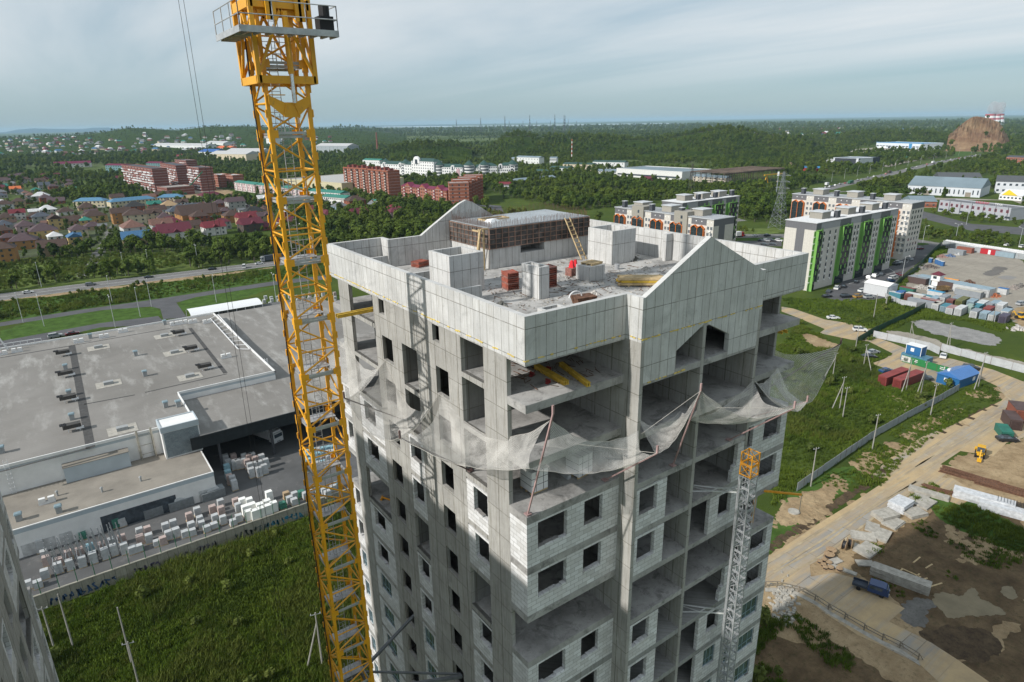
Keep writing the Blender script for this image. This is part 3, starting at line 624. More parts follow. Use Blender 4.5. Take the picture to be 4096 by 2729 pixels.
M_ROPE = M('pale_rope', (.42,.40,.36), .9)
def net(lb, o0, o1, i0, i1, so, si, sm, n=22):
    """o0-o1 outer edge between pole tips, i0-i1 inner edge at the facade; so, si, sm: sags of outer edge, inner edge and belly"""
    o0, o1, i0, i1 = map(Vector, (o0, o1, i0, i1)); me = bpy.data.meshes.new('catch_net'); vs = []; fs = []; uvs = []; rr = random.Random(hash(lb) % 999)
    for j in range(n+1):
        for i in range(n+1):
            u, v = i/n, j/n; p = (o0.lerp(o1, u)).lerp(i0.lerp(i1, u), v)
            s_ = 4*u*(1-u)*(so*(1-v)+si*v)+4*v*(1-v)*sm; c_ = (o0+o1+i0+i1)/4
            k = .10*4*u*(1-u)*(1-v)+.12*4*v*(1-v)*abs(u-.5)*2
            p = p+(Vector((c_.x, c_.y, p.z))-p)*k; p.z -= s_+.06*math.sin(9*u+5*v)*math.sin(7*v)+.03*math.sin(31*u+13*v); vs.append(tuple(p)); uvs.append((u*(o1-o0).length/.085, v*(i0-o0).length/.085))
    for j in range(n):
        for i in range(n): a = j*(n+1)+i; fs.append((a, a+1, a+n+2, a+n+1))
    me.from_pydata(vs, [], fs); l = me.uv_layers.new(name='UVMap')
    for lp in me.loops: l.data[lp.index].uv = uvs[lp.vertex_index]
    me.polygons.foreach_set('use_smooth', [True]*len(fs)); me.materials.append(M_NET); o = bpy.data.objects.new('catch_net', me); COL.objects.link(o); tag(o, lb, 'net', 'catch net bays around the tower'); THINGS.append(o)
    s = MB(); 
    for i in range(n): s.cyl(vs[i], vs[i+1], .013, 4); s.cyl(vs[n*(n+1)+i], vs[n*(n+1)+i+1], .01, 4)
    r_ = s.mesh('edge_rope', M_ROPE); r_ = bpy.data.objects.new('edge_rope', r_); COL.objects.link(r_); r_.parent = o
net('pale net bay on the far left facade behind the crane mast', Ti, Ta, (0, 22.5, 57.4), (0, 15.6, 57.8), 1.6, 1.5, .8)
net('dirty net bay bunched against the left facade right of the crane', Ta, Tb, (0, 15.6, 57.8), (0, 8.3, 57.9), 1.3, 2.3, .7)
net('wide sagging net bay hanging around the lower left corner', Tb, (-1.0,-1.6,57.8), (0, 8.0, 57.9), (.2, -1.6, 59.9), .8, 1.7, .5, 30)
net('white net bay sagging from the corner pole to the lit fin', (-1.0,-1.6,57.8), Td, (.2, -1.6, 59.9), (6.5, -1.2, 57.3), .7, .9, .5)
net('narrow net bay rising from the fin to the middle pole', Td, Te, (6.5, -1.15, 57.9), (9.9, -1.1, 57.4), .9, .6, .5)
net('net bay with yellow crumbs in the middle of the front', Te, Tf, (9.9, -1.15, 57.0), (16.5, -1.15, 57.6), 1.1, .8, .6)
net('small net bay between the two right pole tips', Tf, Tg, (16.5, -1.15, 57.6), (20.6, -.2, 57.2), .5, .6, .5)
net('thin net bay stretched over the grass at the right side', Tg, Th, (20.6, -.1, 57.2), (22.95, 4.0, 58.2), 1.5, 1.0, 1.2)
s = MB(); s.cyl((3.2, .1, 57.0), Td, .012, 4); s.cyl(Te, (6.75, -1.2, 57.0), .012, 4); s.cyl((12, -1.1, 57.0), Tf, .012, 4)
o = s.build('guy_line', M_ROPE); tag(o, 'thin pale guy lines tying the catch net poles to the front facade', 'rope'); THINGS.append(o)
# ================================================================ ground, roads, lots
def groundmat():
    m, t, b = newmat('grass_ground'); q = NT(t); b.inputs['Roughness'].default_value = 1; b.inputs['Specular IOR Level'].default_value = .05
    c = q.mix(q.ramp(q.noise(.02, detail=8, rough=.65), .35, .65), (.040,.065,.012), (.085,.115,.022))
    c = q.mix(q.ramp(q.noise(.12, detail=8, rough=.7), .42, .68), c, (.050,.075,.020))
    c = q.mix(q.ramp(q.noise(.9, detail=6, rough=.8), .60, .70), c, (.10,.115,.045))
    c = q.mix(q.ramp(q.noise(.0016, detail=9, rough=.7), .54, .60), c, (.020,.036,.012))
    c = q.mix(q.ramp(q.noise(.0009, detail=6, rough=.7), .50, .58), c, (.11,.14,.055))
    q.l(c, b.inputs['Base Color']); q.bump(b, q.noise(1.5, detail=8, rough=.8), .8, .4); return m
MG = groundmat()
def flat(name, pts, z, m, label=None, kind='structure', jit=0):
    if jit:
        rr = random.Random(len(pts)*7+int(abs(pts[0][0])))
        n_ = len(pts); pts = [tuple(pts[i][k]*.75+(pts[i-1][k] if r_ == 0 else pts[(i+1) % n_][k])*.25 for k in (0, 1)) for i in range(n_) for r_ in (0, 1)]   # round the corners, then roughen
        for lv in range(9):
            out = []; more = False
            for i, a in enumerate(pts):
                b = pts[(i+1) % len(pts)]; L = math.hypot(b[0]-a[0], b[1]-a[1]); out.append(a)
                if L > jit*.7: more = True; k = rr.uniform(-.24, .24); k = max(-2.2*jit/L, min(2.2*jit/L, k)); out.append(((a[0]+b[0])/2-(b[1]-a[1])*k, (a[1]+b[1])/2+(b[0]-a[0])*k))
            pts = out
            if not more: break
    a = sum(pts[i][0]*pts[(i+1)%len(pts)][1]-pts[(i+1)%len(pts)][0]*pts[i][1] for i in range(len(pts)))
    if a < 0: pts = pts[::-1]
    s = MB(); s.v = [(x, y, z) for x, y in pts]; s.f = [tuple(range(len(pts)))]; o = s.build(name, m)
    tag(o, label, None, None, kind); return o
def P_(c, *pts, z=0): return [G(c, x, y, z) for x, y in pts]
s = MB(); R_ = 42000; s.quad((-R_,-R_,0),(R_,-R_,0),(R_,R_,0),(-R_,R_,0)); tag(s.build('ground', MG), kind='structure')
def dirtmat(name, a, b_, c_, sc=.15, wet=0):
    m, t, b = newmat(name); q = NT(t); b.inputs['Roughness'].default_value = .95; b.inputs['Specular IOR Level'].default_value = .15
    c = q.mix(q.ramp(q.noise(sc, detail=9, rough=.7), .36, .64), a, b_); c = q.mix(q.ramp(q.noise(sc*5, detail=8, rough=.75), .52, .70), c, c_)
    c = q.mix(q.math('MULTIPLY', q.ramp(q.noise(sc*22, detail=4, rough=.8), .55, .75), .5), c, tuple(x*.5 for x in a))
    q.l(c, b.inputs['Base Color']); q.bump(b, q.noise(sc*8, detail=9, rough=.75), .8, .25); return m
M_DIRT = dirtmat('sandy_dirt', (.23,.16,.09), (.38,.285,.17), (.15,.115,.065), .22); M_MUD = dirtmat('dark_mud', (.075,.050,.028), (.165,.115,.065), (.045,.045,.018), .22); M_MUD2 = dirtmat('wet_mud', (.05,.034,.022), (.12,.085,.05), (.035,.025,.018), .5)
M_GRV = dirtmat('grey_gravel', (.21,.205,.20), (.30,.295,.285), (.16,.155,.145), .3); M_LOT = dirtmat('gravel_lot', (.25,.225,.19), (.33,.30,.25), (.21,.19,.16), .08)
M_ASP = M('asphalt', (.085,.085,.090), .9, .14, .15, dirt=(.13,.125,.12)); M_ASP2 = M('worn_asphalt', (.155,.15,.145), .9, .12, .12, dirt=(.22,.205,.18)); M_ASPD = M('dark_yard_asphalt', (.10,.10,.10), .85, .2, .1, dirt=(.17,.165,.16))
def slabroad():
    m, t, b = newmat('concrete_road_slabs'); q = NT(t); b.inputs['Roughness'].default_value = .9
    a1 = G('F', 500, 500); a2 = G('F', 1180, 60); yaw = math.atan2(a2[1]-a1[1], a2[0]-a1[0])
    mpn = q.n('ShaderNodeMapping'); mpn.inputs['Rotation'].default_value = (0, 0, -yaw); q.l(q.pos(), mpn.inputs[0])
    br = q.n('ShaderNodeTexBrick'); q.l(mpn.outputs[0], br.inputs['Vector']); br.inputs['Scale'].default_value = 1; br.inputs['Brick Width'].default_value = 6; br.inputs['Row Height'].default_value = 2
    br.inputs['Mortar Size'].default_value = .05; br.inputs['Color1'].default_value = (.29,.275,.245,1); br.inputs['Color2'].default_value = (.21,.20,.185,1); br.inputs['Mortar'].default_value = (.10,.09,.07,1)
    c = q.mix(q.ramp(q.noise(.30, mpn.outputs[0], 7, .7, (.06, 1, 1)), .40, .56), br.outputs[0], (.42,.31,.17))
    c = q.mix(q.math('MULTIPLY', q.ramp(q.noise(.25, detail=8, rough=.75), .42, .66), .85), c, (.31,.23,.135))
    q.l(c, b.inputs['Base Color']); return m
M_SLB = slabroad()
road = lambda n, p, z, m, **k: flat(n, p, z, m, **k)
M_MEAD = M('mown_grass', (.10,.135,.035), 1, .3, .2, dirt=(.16,.15,.07), spec=.05); M_MEAD2 = M('lawn_grass', (.055,.10,.022), 1, .25, .3, dirt=(.09,.12,.03), spec=.05)
# highway and frontage road on the left
flat('meadow', P_('L1', (-400,1150),(0,1120),(590,1085),(1480,985),(2300,960),(2300,1085),(1800,1105),(0,1325),(-400,1370)), .012, M_MEAD, jit=1.5)
flat('verge', P_('L1', (-400,1440),(0,1395),(1880,1168),(2300,1110),(2300,1200),(1880,1250),(1000,1385),(0,1530),(-400,1600)), .012, M_MEAD2, jit=.8)
hw = [(-330, 400), (-39.7, 359.5), (78.6, 353.5), (150, 347), (300, 318), (420, 290)]; hw2 = [(-330, 372), (-39.5, 343), (75, 338.5), (146, 331), (290, 300), (410, 270)]
flat('highway', hw+hw2[::-1], .03, M_ASP2)
s = MB()
for k, w in ((.5, .3), (.06, .2), (.94, .2)):
    pr = None
    for a, b in zip(hw, hw2):
        p = (a[0]+(b[0]-a[0])*k, a[1]+(b[1]-a[1])*k)
        if pr: s.quad((pr[0], pr[1]-w/2, .045), (p[0], p[1]-w/2, .045), (p[0], p[1]+w/2, .045), (pr[0], pr[1]+w/2, .045))
        pr = p
M_WL = M('road_marking', (.6,.6,.58), .8); tag(s.build('lane_marking', M_WL), kind='structure')
flat('highway_shoulder', P_('L1', (-400,1432),(0,1383),(1880,1150),(1880,1165),(0,1396),(-400,1445)), .02, M_DIRT, jit=.5)
flat('frontage_road', P_('L1', (-400,1625),(0,1535),(500,1455),(1000,1385),(1300,1340),(1880,1252),(2280,1205),(2280,1232),(1880,1278),(1350,1360),(1215,1398),(1290,1500),(1125,1512),(1105,1440),(1040,1425),(700,1450),(0,1562),(-400,1655)), .025, M_ASP)
flat('lawn', P_('L1', (0,1562),(700,1450),(1040,1425),(1105,1440),(1130,1500),(0,1690)), .015, M_MEAD2, jit=.4); flat('lawn', P_('L1', (1215,1398),(1350,1360),(1900,1280),(1900,1300),(1290,1480)), .015, M_MEAD2, jit=.4)
flat('store_street', P_('L4', (-300,345),(0,285),(690,160),(1090,112),(1130,150),(1100,170),(690,190),(0,350),(-300,420)), .02, M_ASP)
flat('village_lane', P_('R4', (1540,990),(1450,1010),(1390,1190),(1290,1330),(1210,1440),(1110,1568),(1010,1700),(1150,1700),(1270,1568),(1330,1440),(1410,1280),(1440,1120),(1500,1020),(1580,1000)), .02, M_ASP2, jit=.4)
# right-hand side
flat('dirt_ground', P_('F', (-100,1900),(60,1300),(200,760),(330,600),(500,500),(1180,60),(1500,-60),(1700,-60),(2400,250),(2600,900),(2600,2200),(900,2300)), .01, M_DIRT, jit=.8)
flat('mud_field', P_('F', (930,720),(1060,560),(1300,420),(1500,330),(1760,120),(2400,330),(2500,1100),(1800,1300),(1420,1150),(1300,940),(1100,800)), .016, M_MUD, jit=1.2)
flat('mud_field', P_('F', (120,1180),(330,1200),(620,1300),(860,1240),(1150,1500),(1700,1800),(1500,2400),(-100,2400)), .016, M_MUD, jit=1.2)
flat('mud_field', P_('F', (1560,1290),(1800,1440),(2100,1330),(2150,1180),(2500,1000),(2700,2300),(1500,2300),(1850,1568),(1700,1400)), .018, M_MUD, jit=1.2)
flat('wet_mud_patch', P_('F', (1430,1180),(1700,1140),(1980,1160),(2110,1290),(2060,1400),(1800,1430),(1600,1300)), .022, M_MUD2, jit=.8)
flat('sand_bank', P_('F', (370,330),(430,250),(700,120),(830,60),(900,30),(860,130),(720,280),(540,370),(440,400)), .016, M_DIRT, jit=.8)
flat('sand_bank', P_('H', (380,440),(440,430),(560,480),(680,520),(650,560),(520,545),(420,500)), .016, M_DIRT, jit=.8)
flat('grass_strip', P_('F', (200,560),(330,260),(800,-60),(1180,-60),(860,130),(700,330),(500,450),(330,600)), .013, M_MEAD2, jit=.8)
flat('dirt_ground', P_('H', (1440,1420),(1560,1300),(1800,1340),(1900,1240),(2029,1200),(2300,1150),(2500,1500),(2200,1900),(1700,1640),(1500,1500)), .012, M_DIRT, jit=.6); flat('dirt_ground', P_('H', (1860,930),(1950,960),(2040,1050),(2200,1000),(2100,800),(1900,760),(1780,800)), .011, M_DIRT, jit=.8)
flat('grass_strip', P_('F', (1560,50),(1900,230),(2300,440),(2300,600),(1900,500),(1500,240),(1380,150)), .020, M_MEAD2, jit=1.0)
pud = M('puddle_water', (.20,.165,.105), .55, .12, .5, spec=.12)
flat('puddle', P_('F', (1580,900),(1700,890),(1790,930),(1850,850),(1900,860),(1910,930),(1990,960),(2090,1010),(2140,1060),(2000,1065),(1850,1070),(1690,1095),(1640,1030),(1560,960)), .028, pud, jit=.5); flat('puddle', P_('F', (2070,870),(2160,830),(2210,890),(2200,950),(2120,930)), .028, pud, jit=.6)
flat('gravel_patch', P_('F', (1340,960),(1450,935),(1570,940),(1610,1000),(1500,1030),(1540,1160),(1400,1150),(1300,1050)), .026, dirtmat('dull_gravel', (.12,.115,.105), (.19,.18,.165), (.09,.08,.07), .4), jit=.4)
flat('concrete_road', P_('F', (330,620),(500,510),(730,355),(960,215),(1180,70),(1290,0),(1500,-100),(1740,-60),(1590,60),(1430,110),(1250,250),(1080,355),(860,570),(640,680),(650,770),(820,740),(1010,790),(1080,880),(1360,1010),(1240,1110),(1560,1270),(1760,1400),(2000,1568),(1650,1600),(1480,1440),(1200,1300),(1000,1210),(760,1050),(560,890),(300,850)), .03, M_SLB)
flat('concrete_road', P_('H', (1100,1300),(1290,1190),(1500,1110),(1720,1000),(1860,930),(1890,900),(1850,830),(1720,770),(1560,780),(1390,815),(1260,730),(1100,720),(900,655),(1000,620),(1060,580),(880,490),(760,480),(520,430),(560,400),(370,320),(240,270),(240,235),(330,250),(560,330),(690,350),(800,370),(960,400),(900,450),(1050,500),(1150,540),(1290,590),(1500,620),(1800,700),(2029,790),(2200,900),(2200,1100),(2029,1200),(1900,1240),(1800,1340),(1560,1300),(1380,1420),(1290,1490),(1500,1500),(1700,1620),(1560,1700),(1380,1640),(1000,1500),(900,1480)), .034, M_SLB)
flat('gravel_yard', P_('H', (1180,350),(1300,325),(1480,370),(1700,410),(1850,460),(1870,500),(1800,530),(1560,480),(1330,430)), .02, M_GRV, jit=.6); flat('gravel_yard', P_('H', (1000,405),(1150,420),(1500,520),(2100,660),(2100,720),(1700,620),(1330,530),(990,440)), .018, M_LOT, jit=.5)
flat('storage_lot', P_('R1', (620,1000),(700,760),(900,560),(1130,430),(1300,380),(1750,400),(2500,540),(2700,800),(2700,1500),(2250,1500),(2150,1350),(1800,1120),(1300,1050),(900,1100)), .02, M_LOT, jit=.7)
flat('storage_lot', P_('R1', (2600,1200),(2200,1200),(2100,1300),(2300,1480),(2354,1580),(2600,1600)), .022, M_DIRT, jit=.7)
flat('dark_gravel_patch', P_('R1', (1740,710),(1800,690),(1880,650),(1900,610),(2000,605),(2120,630),(2100,660),(1980,720),(1900,750),(1800,740)), .026, dirtmat('dark_gravel', (.13,.12,.11), (.17,.16,.15), (.1,.09,.08)), jit=.4); flat('dark_gravel_patch', P_('R1', (1960,760),(2060,735),(2180,745),(2270,770),(2180,800),(2040,790)), .026, dirtmat('grey_fines', (.22,.21,.2), (.26,.25,.24), (.2,.19,.18)), jit=.4)
for a, b in (((1150,755),(1750,490)), ((1660,910),(2060,690)), ((2140,660),(2290,585))):
    p, q_ = G('R1', *a), G('R1', *b); flat('drain_trench', [(p[0], p[1]), (p[0]+.9, p[1]), (q_[0]+.9, q_[1]), (q_[0], q_[1])], .03, M_MUD)
flat('parking_lot', P_('R1', (-200,760),(60,700),(450,590),(560,440),(520,340),(600,200),(1200,270),(1150,300),(800,560),(540,770),(400,960),(330,1060),(160,1090),(-300,1110),(-600,1050)), .022, M_ASP)
flat('estate_road', P_('L3', (365,925),(690,925),(1000,920),(1560,950),(1900,1010),(2400,1060),(2400,1085),(1880,1030),(1560,975),(690,950),(365,950)), .024, M_ASP2); flat('estate_parking', P_('L3', (370,972),(680,972),(680,1010),(380,1005)), .024, M_ASP)
flat('lawn', P_('L3', (365,888),(690,880),(690,922),(365,924)), .02, M_MEAD, jit=.6); flat('lawn', P_('L3', (365,952),(690,952),(690,970),(365,970)), .026, M_MEAD2, jit=.3)
flat('lawn_island', P_('R1', (740,268),(850,262),(960,270),(970,285),(880,302),(790,290)), .028, M_MEAD2, jit=.5)
s = MB()
for (a, b) in (((375,625),(470,690)),((300,745),(470,690)),((700,450),(765,440)),((765,440),(640,555)),((0,835),(60,800)),((20,790),(-200,860))):
    p, q_ = G('R1', *a), G('R1', *b); s.bar((p[0], p[1], .03), (q_[0], q_[1], .03), .15, .01)
for i in range(9): p = G('R1', 620+i*32, 330+i*3); s.bar((p[0], p[1], .03), (p[0]+4.5, p[1]+2, .03), .12, .01)
tag(s.build('parking_marking', M_WL), kind='structure')
def tracks(lst, w, m, z):
    s = MB()
    for c, pts, gap in lst:
        for off in (-gap/2, gap/2):
            g = [G(c, *p) for p in pts]; P2 = []
            for i, p in enumerate(g):
                a, b = g[max(i-1,0)], g[min(i+1,len(g)-1)]; t_ = math.atan2(b[1]-a[1], b[0]-a[0]); P2.append((p[0]-math.sin(t_)*off, p[1]+math.cos(t_)*off, t_))
            n = 14; pr = None
            for i in range(len(P2)-1):
                for k in range(n):
                    u = k/n; x, y, t_ = (P2[i][j]+(P2[i+1][j]-P2[i][j])*u for j in (0, 1, 2)); ww = w*random.uniform(.6, 1.1)/2; q_ = ((x-math.sin(t_)*ww, y+math.cos(t_)*ww, z), (x+math.sin(t_)*ww, y-math.cos(t_)*ww, z))
                    if pr: s.quad(pr[1], q_[1], q_[0], pr[0])
                    pr = q_
    tag(s.build('wheel_track', m), kind='structure')
tracks([('F',[(330,700),(700,480),(1100,210),(1450,20)],1.7),('F',[(400,760),(760,560),(1160,260),(1500,50)],1.6),('H',[(1060,1500),(1500,1210),(1830,1010),(1900,960)],1.7),('H',[(1250,1430),(1600,1230),(1900,1050),(1960,930),(1850,830)],1.6),('H',[(1000,900),(1100,920),(1150,960),(1120,1000),(1080,1010)],1.6)], .4, M('track_sand', (.34,.275,.18), .95, .2, .3), .055)
gd = [G(c, x, y) for c, x, y in (('H',1860,940),('H',1700,1020),('H',1500,1130),('H',1300,1230),('H',1180,1320),('F',1150,20),('F',860,210),('F',640,360),('F',420,490),('F',330,560))]
s = MB()
for a, b in zip(gd, gd[1:]):
    n = 12
    for k in range(n): u = k/n; x, y = a[0]+(b[0]-a[0])*u, a[1]+(b[1]-a[1])*u; t_ = math.atan2(b[1]-a[1], b[0]-a[0]); s.obox((x+random.uniform(-.3,.3), y+random.uniform(-.3,.3), .015), (math.hypot(b[0]-a[0], b[1]-a[1])/n*1.25, random.uniform(.8,2.0), .012+.002*(k%5)), t_+random.uniform(-.1,.1))
tag(s.build('ditch', M_MUD2), kind='structure')
s = MB()
for c, x, y, r_ in (('H',1540,1000,1.5),('H',1475,1030,2.2),('H',1430,1052,1.6),('H',1370,1082,2.5),('H',1320,1115,3.2),('H',1190,1187,2.2),('H',1080,1265,3.2),('H',1030,1307,2.2),('H',930,1345,2.8),('H',830,1410,3.6),('H',1710,880,3.4),('H',1590,1100,1.6),('F',820,50,2.6),('F',760,130,3.2),('F',600,180,3),('F',480,230,2.6),('F',560,300,4.2),('F',700,240,3.4),('F',460,330,3),('F',880,100,2),('F',370,360,2),('H',1090,905,1.5),('H',1150,925,1.6),('H',1380,905,2),('F',1760,430,2.5),('F',1900,520,3),('F',1980,600,3),('F',1750,490,2),('F',2180,600,2.5),('F',1850,640,2)):
    p = G(c, x, y); rr = random.Random(int(x*7+y))
    for k in range(7):
        a_ = rr.uniform(0,6.3); d_ = rr.uniform(0,r_*.7); q_ = (p[0]+d_*1.4*math.cos(a_), p[1]+d_*math.sin(a_)); rad = r_*rr.uniform(.25,.6); n = 14; b = len(s.v); s.v.append((*q_, .03+.09*rad)); s.v += [(q_[0]+rad*rr.uniform(.6,1.2)*math.cos(2*math.pi*i/n), q_[1]+rad*rr.uniform(.6,1.2)*math.sin(2*math.pi*i/n), .0) for i in range(n)]; s.f += [(b, b+1+i, b+1+(i+1)%n) for i in range(n)]
tag(s.build('soil_heap', M_DIRT), kind='structure')
# roads in the far right
def ribbon(name, c, pts, w, z, m):
    g = [G(c, *p) for p in pts]; L = []; Rr = []
    for i, p in enumerate(g):
        a = g[max(i-1, 0)]; b = g[min(i+1, len(g)-1)]; d_ = math.atan2(b[1]-a[1], b[0]-a[0]); L.append((p[0]-math.sin(d_)*w/2, p[1]+math.cos(d_)*w/2)); Rr.append((p[0]+math.sin(d_)*w/2, p[1]-math.cos(d_)*w/2))
    s = MB()
    for i in range(len(g)-1): s.quad((*Rr[i], z), (*Rr[i+1], z), (*L[i+1], z), (*L[i], z))
    tag(s.build(name, m), kind='structure'); return g
HWY = ribbon('main_road', 'R2', [(640,705),(770,672),(1000,618),(1250,562),(1500,500),(1700,458),(1860,430),(2000,405)], 15, .03, M_ASP2)
ribbon('side_road', 'R2', [(560,760),(760,725),(950,718),(1140,680)], 7, .035, M_ASP2); ribbon('side_road', 'R2', [(1150,510),(1250,485),(1380,460),(1440,440)], 14, .035, M_LOT)
ribbon('side_road', 'L3', [(365,720),(480,690),(600,650),(700,640)], 9, .03, M_ASP2)
flat('plant_yard', P_('R2', (840,392),(900,360),(1080,345),(1640,335),(1700,345),(1500,372),(1100,385)), .03, M_LOT); flat('works_yard', P_('R2', (1480,790),(1350,770),(1900,785),(2354,800),(2354,840),(2250,800)), .03, M_LOT)
flat('office_yard', P_('R2', (1380,880),(1440,880),(1900,1000),(2300,1030),(2400,950),(2400,1100),(1900,1060),(1380,930)), .03, M_ASP)
flat('field', P_('L2', (815,338),(1050,326),(1060,334),(900,345)), .03, M('stubble', (.22,.17,.08), 1, .2, .05)); flat('field', P_('L2', (630,425),(830,380),(1000,392),(1160,400),(1000,425),(860,445)), .03, M_MEAD, jit=4)
flat('field', P_('L3', (1500,205),(1560,196),(1860,200),(1840,210)), .03, M_MEAD); flat('field', P_('L3', (1850,340),(1930,310),(2050,330),(1960,380),(1870,395)), .03, M_MEAD2); flat('field', P_('L3', (600,470),(740,430),(960,425),(760,460)), .03, M('bare_soil', (.17,.12,.06), 1, .2, .05))
flat('field', P_('L1', (1210,475),(1700,500),(1830,505),(1840,560),(1500,520)), .03, M_MEAD); flat('earth_bank', P_('L1', (1480,610),(1620,625),(1690,660),(1650,690),(1560,670),(1280,690),(1100,650),(1250,600)), .03, M_DIRT, jit=2)
flat('grass_bank', P_('L1', (1640,625),(1700,640),(1900,670),(1880,685),(1660,650)), .04, M_MEAD2, jit=.6)
flat('estate_yard', P_('L1', (860,600),(1240,560),(1470,590),(1480,640),(1300,640),(1080,665)), .035, M_LOT); flat('estate_yard', P_('L2', (0,600),(190,640),(450,690),(800,760),(1120,780),(1100,730),(740,700),(420,640),(190,600)), .035, M_ASP)
flat('village_ground', P_('R4', (-200,860),(500,750),(1000,760),(2335,760),(3100,800),(3100,1050),(2300,1230),(1600,1230),(900,1380),(0,1480),(-200,1500)), .008, M('garden_ground', (.055,.07,.028), 1, .35, .12, dirt=(.12,.11,.08)))
river = M('far_river', (.45,.52,.56), .25, .05, .001, spec=.5)
for pts in (((150,186),(600,181),(1000,178),(1500,170),(2354,160),(2354,165),(1500,176),(1000,184),(700,187),(300,190)),): flat('river', P_('L2', *pts), 1, river)
# ================================================================ hills
def hillmat(name, a, b_, sc):
    m, t, b = newmat(name); q = NT(t); b.inputs['Roughness'].default_value = 1; b.inputs['Specular IOR Level'].default_value = 0
    c = q.mix(q.ramp(q.noise(sc, detail=10, rough=.75), .40, .62), a, b_); q.l(c, b.inputs['Base Color']); q.bump(b, q.noise(sc*1.5, detail=8, rough=.8), 1, 8); return m
M_FH = hillmat('forest_floor_hill', (.025,.045,.010), (.065,.095,.018), .03); M_BLUE = hillmat('far_mountain', (.03,.06,.08), (.04,.07,.09), .0005)
HILLS = []
def hill(name, c, sky_, Df, Dr, Db, m, label=None, rough=2):
    """ridge line read off the photograph at distance Dr, skirts down to the plain at Df in front and Db behind"""
    prof = []
    for x, y in sky_:
        d = ray(c, x, y); h = math.hypot(d[0], d[1]); az = math.atan2(d[1], d[0]); prof.append((az, CAMP[2]+Dr*d[2]/h))
    prof.sort(); AZ = np.array([p[0] for p in prof]); HT = np.maximum(np.array([p[1] for p in prof]), -2)
    nA, nD = 90, 22; az = np.linspace(AZ[0], AZ[-1], nA); hh = np.interp(az, AZ, HT); s = MB(); rr = random.Random(4)
    for j in range(nD+1):
        u = j/nD; D = Df+(Dr-Df)*u*1.6 if u < .625 else Dr+(Db-Dr)*(u-.625)/.375
        v = (u/.625) if u < .625 else 1-(u-.625)/.375; k = v*v*(3-2*v)
        for i, a in enumerate(az): s.v.append((CAMP[0]+D*math.cos(a), CAMP[1]+D*math.sin(a), max(hh[i], 0)*k-1.0*(k < .03)+(rr.uniform(-rough, rough)*k if k < .97 else 0)))
    for j in range(nD):
        for i in range(nA-1): a = j*nA+i; s.f.append((a, a+1, a+nA+1, a+nA))
    o = s.build(name, m, smooth=True); tag(o, label, kind='structure')
    def hz_(x, y):
        dx, dy = x-CAMP[0], y-CAMP[1]; D = math.hypot(dx, dy); a = math.atan2(dy, dx)
        if not (AZ[0] < a < AZ[-1]) or not (Df < D < Db): return 0
        v = (D-Df)/(Dr-Df) if D < Dr else (Db-D)/(Db-Dr); return max(0, float(np.interp(a, az, hh)))*v*v*(3-2*v)
    HILLS.append(hz_); return o
def gz(x, y): return max([0]+[h(x, y) for h in HILLS])
hill('wooded_hill', 'L1', [(-500,290),(-200,275),(0,262),(200,256),(400,241),(490,247),(700,225),(880,192),(1000,196),(1150,207),(1240,210),(1320,198),(1430,184),(1700,181),(2000,192),(2350,205),(2600,222),(2800,245)], 2300, 4300, 6500, M_FH)
hill('wooded_hill', 'L2', [(-150,215),(0,192),(110,186),(190,198),(300,215)], 5600, 6800, 8000, M_FH)
hill('wooded_hill', 'L2', [(330,345),(430,320),(560,306),(700,318),(800,322),(900,345)], 1250, 1500, 1900, M_FH)
hill('wooded_hill', 'L2', [(980,360),(1080,310),(1120,262),(1200,245),(1330,262),(1480,272),(1700,268),(1900,278),(2100,290),(2200,275),(2354,250),(2450,230),(2540,215),(2640,205),(2760,215),(2830,230),(2900,255),(3100,272),(3250,285)], 1250, 1750, 2500, M_FH)
hill('wooded_hill', 'L3', [(800,280),(1000,262),(1200,242),(1400,232),(1500,238),(1600,232),(1750,250),(1950,262),(2150,300),(2400,330)], 1980, 2400, 3000, M_FH)
def rockmat():
    m, t, b = newmat('quarry_rock'); q = NT(t); b.inputs['Roughness'].default_value = 1
    c = q.mix(q.ramp(q.noise(.02, detail=9, rough=.7), .38, .62), (.27,.135,.065), (.46,.30,.16)); c = q.mix(q.ramp(q.noise(.05, detail=9, rough=.8, stretch=(1,1,.3)), .5, .7), c, (.20,.11,.06))
    q.l(c, b.inputs['Base Color']); q.bump(b, q.noise(.06, detail=9, rough=.8), 1, 14); return m
hill('quarry_hill', 'L3', [(1830,245),(1860,225),(1900,185),(1950,145),(1985,122),(2020,112),(2080,122),(2130,135),(2180,155),(2205,190),(2225,240),(2250,300),(2270,330)], 1650, 2000, 2500, rockmat(), rough=5)
hill('mountain', 'L1', [(-600,250),(-200,255),(0,232),(120,205),(230,196),(330,199),(450,200),(560,201),(640,192),(740,190),(820,203),(900,230)], 22000, 26000, 34000, M_BLUE, rough=0)
hill('mountain', 'L2', [(100,192),(230,183),(350,184),(500,178),(640,176),(760,180)], 18000, 22000, 28000, M_BLUE, rough=0)
